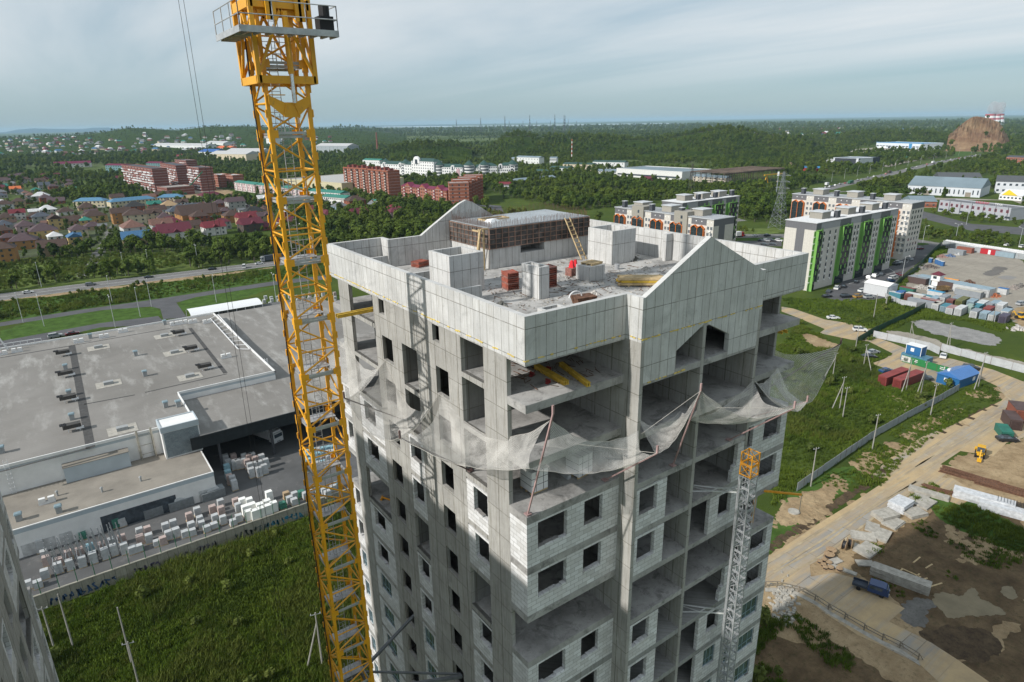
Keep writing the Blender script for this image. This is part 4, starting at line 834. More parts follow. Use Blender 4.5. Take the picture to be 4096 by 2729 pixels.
# ================================================================ building kits
FOOT = []                                        # ground areas that stay free of trees
def keepout(x0, y0, x1, y1, m=4): FOOT.append((min(x0,x1)-m, min(y0,y1)-m, max(x0,x1)+m, max(y0,y1)+m))
def col(name, c, **k): return M(name, c, **k)
BR = {}
def brickmat(name, a, mort=(.5,.45,.42), rows=3.0):
    """masonry with pale floor bands"""
    if name in _mc: return _mc[name]
    m, t, b = newmat(name); q = NT(t); b.inputs['Roughness'].default_value = .9; sp = q.n('ShaderNodeSeparateXYZ'); q.l(q.pos(), sp.inputs[0])
    f = q.math('LESS_THAN', q.math('FRACT', q.math('DIVIDE', sp.outputs[2], rows)), .07)
    c = q.mix(q.ramp(q.noise(.4, detail=6), .35, .65), tuple(x*.85 for x in a), tuple(x*1.15 for x in a)); q.l(q.mix(f, c, mort), b.inputs['Base Color']); _mc[name] = m; return m
MGL = glass('house_glass', (.035,.045,.055)); MWF = M('white_trim', (.70,.70,.70), .6, .05); M_RG = M('roof_membrane_grey', (.42,.42,.42), .8, .1, .5)
def wall_windows(parent, p0, p1, zlist, n, ww, wh, inset=.06, mat=None, skip=None, name='window', margin=.5, frame=True):
    """window objects on the vertical wall p0->p1 (outside on the right-hand side)"""
    dx, dy = p1[0]-p0[0], p1[1]-p0[1]; L = math.hypot(dx, dy); ux, uy = dx/L, dy/L; yaw = math.atan2(uy, ux)
    key = (name, round(ww, 2), round(wh, 2), (mat or MGL).name)
    if key not in BR:
        s = MB(); s.box(-ww/2, -.05, 0, ww/2, .05, wh); BR[key] = s.mesh(name, mat or MGL)
        f = MB(); e = .08
        for a in ((-ww/2-e,-.07,-e,-ww/2,.07,wh+e), (ww/2,-.07,-e,ww/2+e,.07,wh+e), (-ww/2,-.07,-e,ww/2,.07,0), (-ww/2,-.07,wh,ww/2,.07,wh+e), (-.04,-.07,0,.04,.07,wh)): f.box(*a)
        BR[key+('f',)] = f.mesh('window_frame', MWF)
    out = []
    for z in zlist:
        for i in range(n):
            if skip and skip(i, z): continue
            u = margin+(L-2*margin)*(i+.5)/n; o = bpy.data.objects.new(name, BR[key]); COL.objects.link(o); o.parent = parent
            o.location = (p0[0]+ux*u-parent.location.x, p0[1]+uy*u-parent.location.y, z-parent.location.z); o.rotation_euler = (0, 0, yaw)
            if frame: fo_ = bpy.data.objects.new('window_frame', BR[key+('f',)]); COL.objects.link(fo_); fo_.parent = o
            out.append(o)
    return out
def box_building(name, label, x0, y0, x1, y1, h, mw, mr, cat='building', group=None, parapet=.5, wins=(), z0=0, keep=4):
    """flat-roofed block; wins: (side, storeys, n per floor, width, height, first sill)"""
    t = thing(name, label, cat, ((x0+x1)/2, (y0+y1)/2, z0), group); keepout(x0, y0, x1, y1, keep)
    s = MB(); s.box(x0, y0, z0, x1, y1, z0+h); s.build('wall', mw, t)
    s = MB(); s.box(x0-.1, y0-.1, z0+h+.003, x1+.1, y1+.1, z0+h+.12); r = s.build('roof', mr, t)
    if parapet:
        s = MB(); hollow(s, x0-.15, y0-.15, x1+.15, y1+.15, z0+h-.1, z0+h+parapet, .3); s.build('parapet', mw, t)
    for side, zs_, n, ww, wh in wins:
        a = {'x': ((x0-.02, y1), (x0-.02, y0)), 'y': ((x0, y0-.02), (x1, y0-.02))}[side]; wall_windows(t, a[0], a[1], zs_, n, ww, wh, frame=ww > 1.3)
    return t
def gable_shape(mb, L, Wd, hw_, hr, hip, oh=.5):
    """roof shell over an L x Wd plan, ridge along local x"""
    a = L/2+oh; b = Wd/2+oh; z0 = hw_-.15; z1 = hw_+hr; r = (a-min(b, a*.9)*hip)
    bs = len(mb.v); mb.v += [(-a,-b,z0),(a,-b,z0),(a,b,z0),(-a,b,z0),(-r,0,z1),(r,0,z1)]
    mb.f += [(bs,bs+1,bs+5,bs+4),(bs+2,bs+3,bs+4,bs+5),(bs+3,bs,bs+4),(bs+1,bs+2,bs+5),(bs+3,bs+2,bs+1,bs)]
ROOFC = dict(brown=(.07,.043,.034), plum=(.085,.055,.06), red=(.15,.022,.03), maroon=(.11,.022,.035), blue=(.05,.13,.24), skyblue=(.08,.32,.55), green=(.03,.17,.13), grey=(.15,.155,.165), slate=(.07,.08,.10), tan=(.33,.23,.13), white=(.55,.55,.55), orange=(.55,.15,.05), rust=(.16,.085,.065), black=(.03,.03,.03), pink=(.35,.19,.17))
WALLC = dict(white=(.55,.54,.51), cream=(.50,.43,.30), yellow=(.46,.33,.14), ochre=(.33,.17,.06), brick=(.24,.08,.045), grey=(.33,.32,.30), pale=(.45,.46,.45), pink=(.45,.33,.32), wood=(.22,.11,.04), dark=(.08,.06,.05), blue=(.25,.35,.42), tan=(.36,.26,.16))
def house(c, x, y, Wm, roof, wall, st=2, hip=1.0, yaw=None, depth=None, label=None, group='houses of the village', chim=True, dormer=False, z=None, small=False, name='house'):
    p = G(c, x, y); zz = gz(*p) if z is None else z
    yaw = math.radians(random.choice((0, 0, 3, -4, 90, 87))) if yaw is None else yaw
    D = depth or Wm*random.uniform(.7, .9); hw_ = 2.9*st; hr = D*.32
    t = thing(name, label or ('%s %s-walled house with a %s %s roof' % ('single-storey' if st == 1 else 'two-storey', wall, roof, 'hipped' if hip > .5 else 'gabled')), 'house', (p[0], p[1], zz), group, yaw)
    mw = M('house_wall_'+wall, WALLC[wall], .85, .1, .6); mr = M('house_roof_'+roof, ROOFC[roof], .75, .15, .8)
    s = MB(); s.box(-Wm/2, -D/2, -1 if zz else 0, Wm/2, D/2, hw_)
    if hip < .5: s.v += [(-Wm/2,-D/2,hw_),(-Wm/2,D/2,hw_),(-Wm/2,0,hw_+hr*.9),(Wm/2,-D/2,hw_),(Wm/2,D/2,hw_),(Wm/2,0,hw_+hr*.9)]; b = len(s.v)-6; s.f += [(b+1,b,b+2),(b+3,b+4,b+5)]
    s.build('wall', mw).parent = t
    s = MB(); gable_shape(s, Wm, D, hw_, hr, hip)
    if dormer: s.prism_xz([(-2.2,hw_),(2.2,hw_),(0,hw_+2.1)], -D/2-.6, 0)
    s.build('roof', mr).parent = t; keepout(p[0]-Wm/2, p[1]-D/2, p[0]+Wm/2, p[1]+D/2, 1.5)
    if small: return t
    if chim: s = MB(); s.box(Wm*.2, .3, hw_, Wm*.2+.7, 1, hw_+hr+.7); s.build('chimney', M('chimney_brick', (.2,.09,.06))).parent = t
    for f in range(st):
        for fx in (-.3, .05, .33) if Wm > 9 else (-.25, .25):
            for yy, on_ in ((-D/2-.03, 1),):
                key = 'hw'; 
                if key not in BR: q_ = MB(); q_.box(-.6,-.04,0,.6,.04,1.3); BR[key] = q_.mesh('window', MGL)
                o = bpy.data.objects.new('window', BR[key]); COL.objects.link(o); o.parent = t; o.location = (Wm*fx, yy, 2.9*f+1)
        for fy in (-.25, .25): o = bpy.data.objects.new('window', BR['hw']); COL.objects.link(o); o.parent = t; o.location = (-Wm/2-.03, D*fy, 2.9*f+1); o.rotation_euler = (0,0,math.pi/2)
    return t
# ---------------------------------------------------------------- the big store on its platform
ZY = 2.5
M_WP = M('white_panel', (.74,.73,.71), .55, .06, .4); M_WPB = M('blue_white_panel', (.42,.47,.50), .5, .06, .4); M_RW = concrete('yard_wall_concrete', (.36,.34,.28), seams=1.6, streak=.7)
def roofm():
    m, t, b = newmat('store_roof_felt'); q = NT(t); b.inputs['Roughness'].default_value = .95
    c = q.mix(q.ramp(q.noise(.05, detail=8, rough=.65), .35, .65), (.165,.155,.14), (.235,.222,.205)); c = q.mix(q.ramp(q.noise(.25, detail=8, rough=.7, stretch=(1,.25,1)), .52, .68), c, (.32,.31,.29))
    sp = q.n('ShaderNodeSeparateXYZ'); q.l(q.pos(), sp.inputs[0]); f = q.math('LESS_THAN', q.math('FRACT', q.math('ADD', sp.outputs[1], q.math('MULTIPLY', q.noise(.5), .2))), .10); c = q.mix(q.math('MULTIPLY', f, .3), c, (.15,.14,.13))
    q.l(c, b.inputs['Base Color']); return m
M_RF = roofm(); M_RFB = M('annex_roof_felt', (.235,.212,.18), .95, .15, .2, dirt=(.19,.17,.145))
s = MB(); s.prism([(-150,91),(62,91),(62,250),(-150,250)], 0, ZY); tag(s.build('yard_pavement', M_ASPD), kind='structure')
keepout(-150, 88, 62, 252)
t = thing('retaining_wall', 'long stained concrete retaining wall with graffiti between the yard and the reeds', 'wall', (0, 90.8, 0)); s = MB(); s.box(-150, 90.6, 0, 62, 90.98, ZY+.35); s.build('wall', M_RW, t)
for i, (x0, x1, cc) in enumerate(((6,12.6,(.03,.22,.35)),(0.5,5.5,(.10,.13,.12)),(-8,-2.5,(.16,.15,.17)),(-16,-12,(.13,.11,.18)),(-28,-19,(.05,.10,.20)))):
    s = MB(); rr = random.Random(i)
    x = x0
    while x < x1:                                   # sprayed letter-like strokes
        w_ = rr.uniform(.5,.9); pts = [(x+rr.uniform(0,w_), rr.uniform(.2,1.7)) for _ in range(6)]
        for a, b in zip(pts, pts[1:]): s.bar((a[0], 90.57, a[1]), (b[0], 90.57, b[1]), .02, rr.uniform(.12,.28))
        x += w_+.1
    s.build('graffiti', M('spray_paint_%d' % i, cc, .6), t)
ST = thing('store_building', 'wide white flat-roofed warehouse store with grey felt roof on the left', 'building', (-10, 170, ZY)); 
r0 = G('L4', 0, 1205, 14.1); fy = 119.4; ZM = 14.1
cA = G('L4', 1225, 635, ZM); cB = G('L4', 1895, 488, ZM); cC = G('L4', 1490, 85, ZM)
main = [(-90, fy), (cA[0], fy), (cA[0], cA[1]), (cB[0], cA[1]), (cB[0], cC[1]), (-90, cC[1])]
s = MB(); s.prism(main, ZY, ZM-1.2); s.build('wall', M_WP, ST); s = MB(); s.prism([(p[0], p[1]) for p in main], ZM-1.2, ZM-.6); s.build('fascia', M_WPB, ST)
s = MB(); s.prism([(-89.7, fy+.3), (cA[0]-.3, fy+.3), (cA[0]-.3, cA[1]+.3), (cB[0]-.3, cA[1]+.3), (cB[0]-.3, cC[1]-.3), (-89.7, cC[1]-.3)], ZM-.6, ZM-.45); s.build('roof', M_RF, ST)
s = MB()
for i in range(6):
    a, b = main[i], main[(i+1) % 6]; s.box(min(a[0],b[0])-.12, min(a[1],b[1])-.12, ZM-.6, max(a[0],b[0])+.12, max(a[1],b[1])+.12, ZM-.02+.004*i)
s.build('parapet', M_WP, ST)
s = MB(); zr = ZM-.44; M_STR = M('roof_walkway_dark', (.07,.068,.066), .9)
def strip(c1, c2, w):
    a, b = G('L4', *c1, ZM-.45), G('L4', *c2, ZM-.45); s.bar((a[0], a[1], zr), (b[0], b[1], zr), w, .02)
strip((495,315),(625,1020),1.6); strip((1310,195),(1555,505),1.0); strip((0,400),(495,315),.6); strip((495,315),(1180,195),.5); strip((620,1020),(0,1185),.6); strip((580,720),(930,655),.5); strip((1000,638),(1565,510),.5)
s.build('roof_walkway', M_STR, ST)
# annex, canopy hall, louvre tower
ZA = 8.1; ax1 = G('L4', 1470, 1185, ZA)[0]; fa = G('L4', 1470, 1185, ZA)[1]; sx0 = -95
s = MB(); s.box(sx0, fa, ZY, ax1, fy-.01, ZA-.9); s.build('annex_wall', M_WP, ST)
s = MB(); s.box(sx0, fa-.03, ZA-.9, ax1+.03, fy-.01, ZA-.12); s.build('annex_fascia', M_WPB, ST); s = MB(); s.box(sx0, fa+.2, ZA-.12, ax1-.2, fy-.02, ZA-.02); s.build('annex_roof', M_RFB, ST)
s = MB(); s.box(sx0, fa-.05, ZA-.11, ax1+.05, fa+.2, ZA+.05); s.box(ax1-.2, fa, ZA-.1, ax1+.05, fy, ZA+.049); s.build('annex_parapet', M_WP, ST)
s = MB(); dA, dB = G('L5', 680, 400, ZA-1.2)[0], G('L5', 1105, 290, ZA-1.2)[0]; s.box(-19, fa-.035, ZY, -6.5, fa-.02, ZY+3.2); s.build('shopfront_glass', MGL, ST)
s = MB()
for x in (-31,-28,-25.5,-2.5): s.box(x, fa-.05, ZY, x+1.9, fa-.02, ZY+2.3)
s.build('service_door', M('door_grey', (.50,.50,.49), .6), ST)
tx0, tx1 = -5.8, 1.2; s = MB(); s.box(tx0, fy-3.6, ZA, tx1, fy+1.5, ZM+.9); s.build('louvre_tower', M_WP, ST); s = MB()
for i in range(44): s.box(tx0+.3, fy-3.68, ZA+.3+i*.125, tx1-.2, fy-3.6, ZA+.37+i*.125)
s.build('louvre', M('louvre_shadow', (.22,.26,.28), .6), ST); s = MB(); hollow(s, tx0-.1, fy-3.75, tx1+.1, fy+1.55, ZM-.1, ZM+1.1, .25); s.build('tower_parapet', M_WPB, ST)
s = MB(); s.box(-23, fy-2.2, ZA, -12, fy-.02, ZA+3.2); s.build('roof_annex_box', M_WPB, ST); s = MB(); s.box(-23.1, fy-2.3, ZA+3.2, -11.9, fy-.02, ZA+3.3); s.build('annex_box_roof', M_RFB, ST)
s = MB()
for x in (-9.9, -7.3): s.cyl((x, fy-.5, ZA), (x, fy-.5, ZM+.6), .22, 8)
for z in (ZA+1, ZA+3, ZA+5.2): s.box(-9.9, fy-.55, z, -7.3, fy-.45, z+.08)
s.build('flue_pipe', M('zinc_duct', (.40,.38,.33), .4, metal=.5), ST)
ZC = 11.8; cx1 = 62; cy0 = G('L4', 1400, 935, ZC)[1]
s = MB(); s.box(cA[0]+.02, cy0, ZC-.25, cx1, cA[1]-.02, ZC-.1); s.box(cB[0]+.02, cA[1]-.02, ZC-.25, cx1, cC[1]+6, ZC-.1); s.build('canopy_roof', M_RF, ST)
s = MB(); s.box(cA[0]-2, cy0-.3, ZC-2.6, cx1, cy0, ZC+.1); s.build('canopy_fascia', M('black_fascia', (.018,.022,.025), .5), ST)
s = MB()
for i in range(6): s.box(cA[0]+3+i*11, cy0+.5, ZY, cA[0]+3.5+i*11, cy0+1, ZC-.3)
s.box(cA[0]+.02, cA[1]-.5, ZY, cx1, cA[1]-.03, ZC-.3); s.build('canopy_column', M('dark_steel', (.06,.06,.065), .6), ST)
s = MB(); s.box(ax1, fa+2, ZY, cA[0]+1.5, cy0-.2, ZC-2.6) if False else None
p_ = G('L4', 1850, 420, ZM-.5)
def ladder_rail(x, y0_, z0_, z1_, cnt):
    s = MB()
    for d_ in (-.3, .3): s.cyl((x+d_, y0_, z0_), (x+d_, y0_, z1_), .04, 5)
    for i in range(cnt): z_ = z0_+(z1_-z0_)*i/cnt; s.cyl((x-.3, y0_, z_), (x+.3, y0_, z_), .025, 4)
    for i in range(0, cnt, 3):
        z_ = z0_+1.5+(z1_-z0_-1.5)*i/cnt; s.bar((x-.35, y0_, z_), (x-.35, y0_-.7, z_), .04); s.bar((x+.35, y0_, z_), (x+.35, y0_-.7, z_), .04); s.bar((x-.35, y0_-.7, z_), (x+.35, y0_-.7, z_), .04)
    return s
ladder_rail(-31.2, fy-.3, ZA, ZM+1.0, 18).build('wall_ladder', MWF, ST); ladder_rail(cB[0]+.4, cA[1]+9, ZC, ZM+.6, 10).build('wall_ladder', MWF, ST)
M_UG = M('unit_grey', (.30,.31,.31), .6, .1, 3); M_UD = M('unit_dark', (.06,.055,.05), .6, .2, 3); M_SQ = M('patch_beige', (.36,.34,.30), .9)
def roofunit(c, x, y, z, kind, lb):
    p = G(c, x, y, z); t = thing({'fan': 'condenser_unit', 'hood': 'roof_hood', 'curb': 'roof_light', 'ac': 'air_conditioner'}[kind], lb, {'fan': 'condenser', 'hood': 'vent hood', 'curb': 'roof light', 'ac': 'air conditioner'}[kind], (p[0], p[1], z), 'units on the store roof')
    if kind == 'fan':
        s = MB(); s.box(-2.0,-.8,.9,1.2,.8,1.7); s.v[:] = s.v; s.build('casing', M_UD).parent = t; s = MB()
        for i in range(4): s.cyl((-2.2+(i%2)*.6, -.4+(i//2)*.8, 1.7), (-2.2+(i%2)*.6, -.4+(i//2)*.8, 1.85), .28, 8)
        s.build('fan_ring', M_BK).parent = t; s = MB()
        for a in (-1.2, .8):
            for b in (-.6, .6): s.box(a, b, 0, a+.1, b+.1, .9)
        s.box(.2,-.9,.5,1.6,-.4,.9); s.build('leg', MWF).parent = t
    elif kind == 'hood':
        s = MB(); s.obox((0,0,0), (.9,.9,1.3)); s.build('duct', M_UG).parent = t; s = MB(); s.obox((0,0,1.3), (1.2,1.2,.25), 0, .8); s.build('cap', M('cap_blue', (.20,.27,.30), .5)).parent = t
    elif kind == 'curb':
        s = MB(); s.obox((0,0,.03), (5.4,4.6,.02)); s.build('felt_patch', M_SQ).parent = t; s = MB(); s.obox((0,0,.05), (2.1,1.3,.7)); s.build('curb', M_UG).parent = t
    else:
        s = MB(); s.box(-1.2,-.35,.5,-.2,.35,1.2); s.box(.2,-.35,.5,1.2,.35,1.2); s.build('unit', M_WP).parent = t; s = MB(); s.box(-1.3,-.3,0,1.3,-.25,.5); s.box(-1.3,.25,0,1.3,.3,.5); s.build('stand', MWF).parent = t
zf = ZM-.44
for x, y in ((450,385),(470,530),(490,700),(520,900),(1245,245),(1330,355),(1425,480)): roofunit('L4', x, y, zf, 'fan', 'dark multi-fan condenser on a white stand on the store roof')
for x, y in ((455,480),(480,660),(500,825),(15,1055),(938,385),(1002,525),(1145,740),(1232,735),(625,265),(1138,170)): roofunit('L4', x, y, zf, 'hood', 'blue-grey capped vent hood on the store roof')
for x, y in ((680,330),(750,580),(845,895),(1135,250),(1205,365),(1310,530)): roofunit('L4', x, y, zf, 'curb', 'low grey roof light on a beige felt patch on the store roof')
for x, y in ((545,295),(720,262),(850,225),(1205,175),(1265,165),(1330,160),(1430,160),(1560,400),(120,360),(15,380)): roofunit('L4', x, y, zf, 'ac', 'white twin air-conditioner on a stand on the store roof')
za = ZA-.01
for x, y in ((135,1520),(410,1465)): roofunit('L4', x, y, za, 'hood', 'capped vent hood on the low brown annex roof')
for x, y in ((397,1350),(705,1325),(972,1250)): 
    p = G('L4', x, y, za); t = thing('vent_pipe', 'round grey vent pipe on the low brown annex roof', 'vent', (p[0], p[1], za), 'vent pipes on the annex roof'); s = MB(); s.cyl((0,0,0),(0,0,.9),.18,8); s.build('pipe', M_UG).parent = t; s = MB(); s.cyl((0,0,.9),(0,0,1.1),.3,8,.15); s.build('cowl', M_UG).parent = t
roofunit('L4', 328, 1400, za, 'ac', 'white twin air-conditioner on the low annex roof near its left end')
t = thing('sign_frame', 'long white steel lattice frame leaning along the store roof edge', 'frame', (*G('L4', 1600, 230, zf), zf)); s = MB(); a, b = G('L4', 1450, 130, zf+.3), G('L4', 1640, 340, zf+.3); c_, d_ = G('L4', 1500, 90, zf+1.0), G('L4', 1720, 325, zf+1.0)
for p, q_ in ((a, b), (c_, d_)): s.bar((*p, zf+.4), (*q_, zf+.4), .22)
for i in range(10): u = i/9; s.bar((a[0]+(b[0]-a[0])*u, a[1]+(b[1]-a[1])*u, zf+.4), (c_[0]+(d_[0]-c_[0])*u, c_[1]+(d_[1]-c_[1])*u, zf+.4), .14)
s.build('lattice', MWF, t)
t = thing('sign_frame', 'white steel sign frame at the far left edge of the store roof', 'frame', (*G('L4', 20, 340, zf), zf)); s = MB(); a = G('L4', 0, 345, zf); b = G('L4', 290, 300, zf)
for z_ in (.4, 1.6): s.bar((*a, zf+z_), (*b, zf+z_), .15)
for i in range(7): u = i/6; s.bar((a[0]+(b[0]-a[0])*u, a[1]+(b[1]-a[1])*u, zf), (a[0]+(b[0]-a[0])*u, a[1]+(b[1]-a[1])*u, zf+1.6), .12)
a = G('L4', 55, 345, zf); s.bar((*a, zf), (a[0]-1.5, a[1]-.5, zf+5), .35); s.bar((a[0]-1.5, a[1]-.5, zf+5), (a[0]-8, a[1], zf+4.8), .35); s.build('frame', MWF, t)
t = thing('white_canopy', 'long curved white canopy tent behind the store roof', 'canopy', (*G('L1', 1550, 1440, 5), 0)); a, b = G('L1', 1285, 1440, 5.5), G('L1', 1770, 1362, 5.5); L_ = math.hypot(b[0]-a[0], b[1]-a[1]); s = MB()
for i in range(8):
    u0, u1 = i/8, (i+1)/8; f = lambda u: (u*10-2, 5.6-1.2*(2*u-1)**2*(1 if u > .5 else .6)); (y0_, z0_), (y1_, z1_) = f(u0), f(u1); s.quad((a[0], a[1]-y0_, z0_), (b[0], b[1]-y0_, z0_), (b[0], b[1]-y1_, z1_), (a[0], a[1]-y1_, z1_))
s.build('canopy_skin', M('white_tarp', (.72,.73,.74), .6, .03), t); s = MB()
for i in range(9): u = i/8; x_, y_ = a[0]+(b[0]-a[0])*u, a[1]+(b[1]-a[1])*u; s.box(x_-.1, y_-7.5, 0, x_+.1, y_-7.3, 4.5); s.box(x_-.1, y_+1.8, 0, x_+.1, y_+2, 4.4)
s.build('post', MWF, t); keepout(a[0], a[1]-9, b[0], b[1]+3)
# ================================================================ goods in the yard
M_WRAP = M('shrink_wrap', (.44,.45,.45), .35, .12, 2, dirt=(.40,.33,.29), spec=.5); M_WRP2 = M('pink_wrapped_brick', (.42,.33,.30), .5, .15, 3, dirt=(.55,.52,.5)); M_FOAMW = M('white_foam_board', (.78,.78,.74), .7, .03); M_GRN = M('green_paint', (.02,.13,.06), .6); M_TEAL = M('teal_pack', (.05,.18,.13), .5, .3, 3, dirt=(.2,.3,.27)); M_SL = M('grey_slab_pack', (.22,.235,.24), .7, .15, 2); M_BRN = M('cardboard', (.36,.26,.16), .8); M_BLW = M('blue_wrap', (.25,.40,.45), .5, .2, 3)
PALM = dict(w=M_WRAP, p=M_WRP2, f=M_FOAMW, t=M_TEAL, g=M_SL, b=M_BRN, c=M_BLW)
PN = dict(w='white shrink-wrapped', p='pinkish wrapped brick', f='tall white foam board', t='green wrapped', g='grey slab', b='brown cardboard', c='pale blue wrapped')
def goods(c, x, y, k, hh=1.5, n=1, sz=1.25, z=None, yaw=0, where='beside the yard wall'):
    z = ZY if z is None else z; p = G(c, x, y, z); t = thing('goods_pallet', '%s goods pallet %s' % (PN[k], where), 'pallet', (p[0], p[1], z), 'goods pallets in the store yard', yaw)
    s = MB(); s.obox((0,0,0), (sz, sz*.85, .12)); s.build('pallet_base', M_WOOD).parent = t; zz_ = .125; rr = random.Random(int(x*3+y))
    for i in range(n): s = MB(); s.obox((rr.uniform(-.06,.06), 0, zz_), (sz*.97, sz*.82, hh/n-.03), rr.uniform(-.05,.05), rr.uniform(.88,.98)); s.build('load', PALM[k]).parent = t; zz_ += hh/n
    return t
for x, y, k, h_, n in ((200,920,'w',1.3,1),(268,915,'w',1.2,1),(320,850,'w',1.6,2),(330,760,'p',1.7,2),(315,720,'w',1.7,2),(415,810,'w',1.8,2),(415,760,'p',1.3,1),(492,790,'w',1.8,2),(480,715,'p',1.5,1),(575,770,'w',1.8,2),(560,700,'p',1.6,2),(650,745,'w',2,2),(632,680,'c',1.8,2),
  (735,715,'w',2,2),(708,660,'p',1.5,1),(795,690,'w',2,2),(782,635,'w',1.7,2),(868,680,'w',2,2),(850,610,'p',1.6,2),(918,680,'w',1.3,1),(962,665,'w',1.2,1),(972,560,'w',1.6,2),(975,610,'p',1.6,2),(1025,550,'p',1.6,2),(1035,605,'w',1.7,2),(1088,625,'w',1,1),(1132,615,'p',1.4,1),(1150,530,'w',1.7,2),(1170,580,'w',1.6,2),(1200,505,'w',1.6,2),(1220,565,'w',1.7,2),(1282,565,'w',1.2,1),(1310,455,'p',1.6,2),(1325,520,'w',1.6,2),(1330,555,'w',1.2,1),(1365,420,'w',1.7,2),(1385,475,'w',1.5,2),(1395,500,'w',1.2,1),(1428,530,'w',1.1,1),(1470,400,'p',1.5,2),(1485,460,'w',1.4,1),(1480,505,'w',1,1),(1525,355,'w',1.4,1),(1530,410,'p',1.6,2),(1545,475,'w',1.6,1),(1610,485,'w',1.1,1),(1650,460,'w',1.4,1),(1630,345,'p',1.3,1),(1650,390,'w',1.7,2)):
    goods('L5', x, y, k, h_, n)
for x, y in ((1680,365),(1725,365),(1745,400),(1700,415),(1720,450),(1765,445),(1800,400),(1805,430),(1850,375),(1855,410),(1895,390),(1860,315)): goods('L5', x, y, 'f', 2.0, 1, 1.35)
for x, y, k in ((1950,370,'t'),(1975,300,'b'),(2000,330,'w'),(2030,345,'w'),(2035,300,'w'),(2080,290,'t'),(2110,300,'w'),(2140,290,'w'),(2200,260,'c'),(2240,270,'w'),(2260,290,'w'),(2300,250,'w'),(2330,230,'c')): goods('L5', x, y, k, 1.3, 1)
for x, y, k, h_ in ((285,670,'w',2.3),(430,610,'g',1.9),(560,555,'t',2.4),(578,580,'t',1.4),(722,500,'b',2.2),(805,500,'t',1.9),(850,490,'w',1.6),(935,430,'b',1.9),(965,405,'g',.8)): goods('L5', x, y, k, h_, 2, where='against the long annex wall')
for (x0, y0, L) in ((1085,400,4.6),(1250,355,4.4),(1470,290,4.4)):
    p = G('L5', x0, y0, ZY); t = thing('slab_stack', 'grey stack of flat boards beside the long annex wall', 'boards', (p[0], p[1], ZY), 'board stacks along the annex wall', .05)
    for i in range(8): s = MB(); s.obox((0,0,i*.22), (L, 2.2, .17)); s.build('board_pack', M_SL).parent = t
    if x0 > 1100: s = MB(); s.obox((0,0,1.78), (2.4, 1.6, .5), .1, .8); s.build('wrapped_pack', M_WRAP).parent = t
def mm(c0, x, y, k, h=2.1, **kw): goods(c0, x, y, k, h, 2, where='in the middle of the dark yard', **kw)
for x, y in ((1560,60),(1580,95),(1620,100),(1650,95),(1682,88),(1712,95),(1720,60),(1745,50),(1770,110),(1790,150),(1795,105),(1810,60),(1830,130),(1840,90),(1765,75),(1740,155),(1730,120),(1615,55),(1690,55)): mm('L5', x, y, random.choice('pwpw'))
for x, y in ((1570,130),(1580,170),(1590,200),(1610,210),(1622,240)): mm('L5', x, y, random.choice('cpw'))
for i in range(26):
    x, y = 490+(i % 6)*30+random.uniform(-5,5), 985+(i//6)*38; goods_p = G('O', 0, 0, ZY)
for i in range(22): goods('L5', 2130+(i % 6)*34, 20+(i//6)*32-((i % 6)*6), random.choice('cpcw'), 1.9, 2, where='seen through the crane mast')
for i in range(46):
    x, y = 1830+(i % 12)*44+random.uniform(-8,8), 1375+(i//12)*26-(i % 12)*2; goods('L1', x, y, random.choice('wwwp'), random.uniform(1.0,2.0), 2, z=0, sz=1.4, where='behind the store near the tent')
for i, x in enumerate((285,412,535,655,772,888,1000,1105,1210,1310,1410,1508,1600,1690,1790,1872,1965,2050)):
    p = G('L5', x, 945-(x-285)*.345, ZY); t = thing('fence_post', 'thin green fence post on top of the yard wall', 'fence post', (p[0], 90.8, ZY), 'green fence posts on the yard wall'); s = MB(); s.cyl((0,0,.3), (0,-.1,3.0), .06, 5); s.build('post', M_GRN).parent = t; s = MB(); s.bar((0,-.1,3.0), (0,-.6,3.5), .06); s.build('arm', M_GRN).parent = t
for x, y in ((380,800),(470,760),(545,740),(625,720),(700,690),(765,670),(825,655)):
    p = G('L5', x, y, ZY); t = thing('storage_rack', 'tall galvanised cantilever rack among the pallets', 'rack', (p[0], p[1], ZY), 'galvanised racks in the yard'); s = MB()
    for dy in (-1.5, 0, 1.5): s.bar((0,dy,0), (-.6,dy-.1,5.0), .12); s.bar((.8,dy,0), (.3,dy,4.6), .12)
    for z_ in (.3, 1.8): s.bar((0,-1.5,z_), (0,1.5,z_), .08)
    s.build('frame', M_G).parent = t
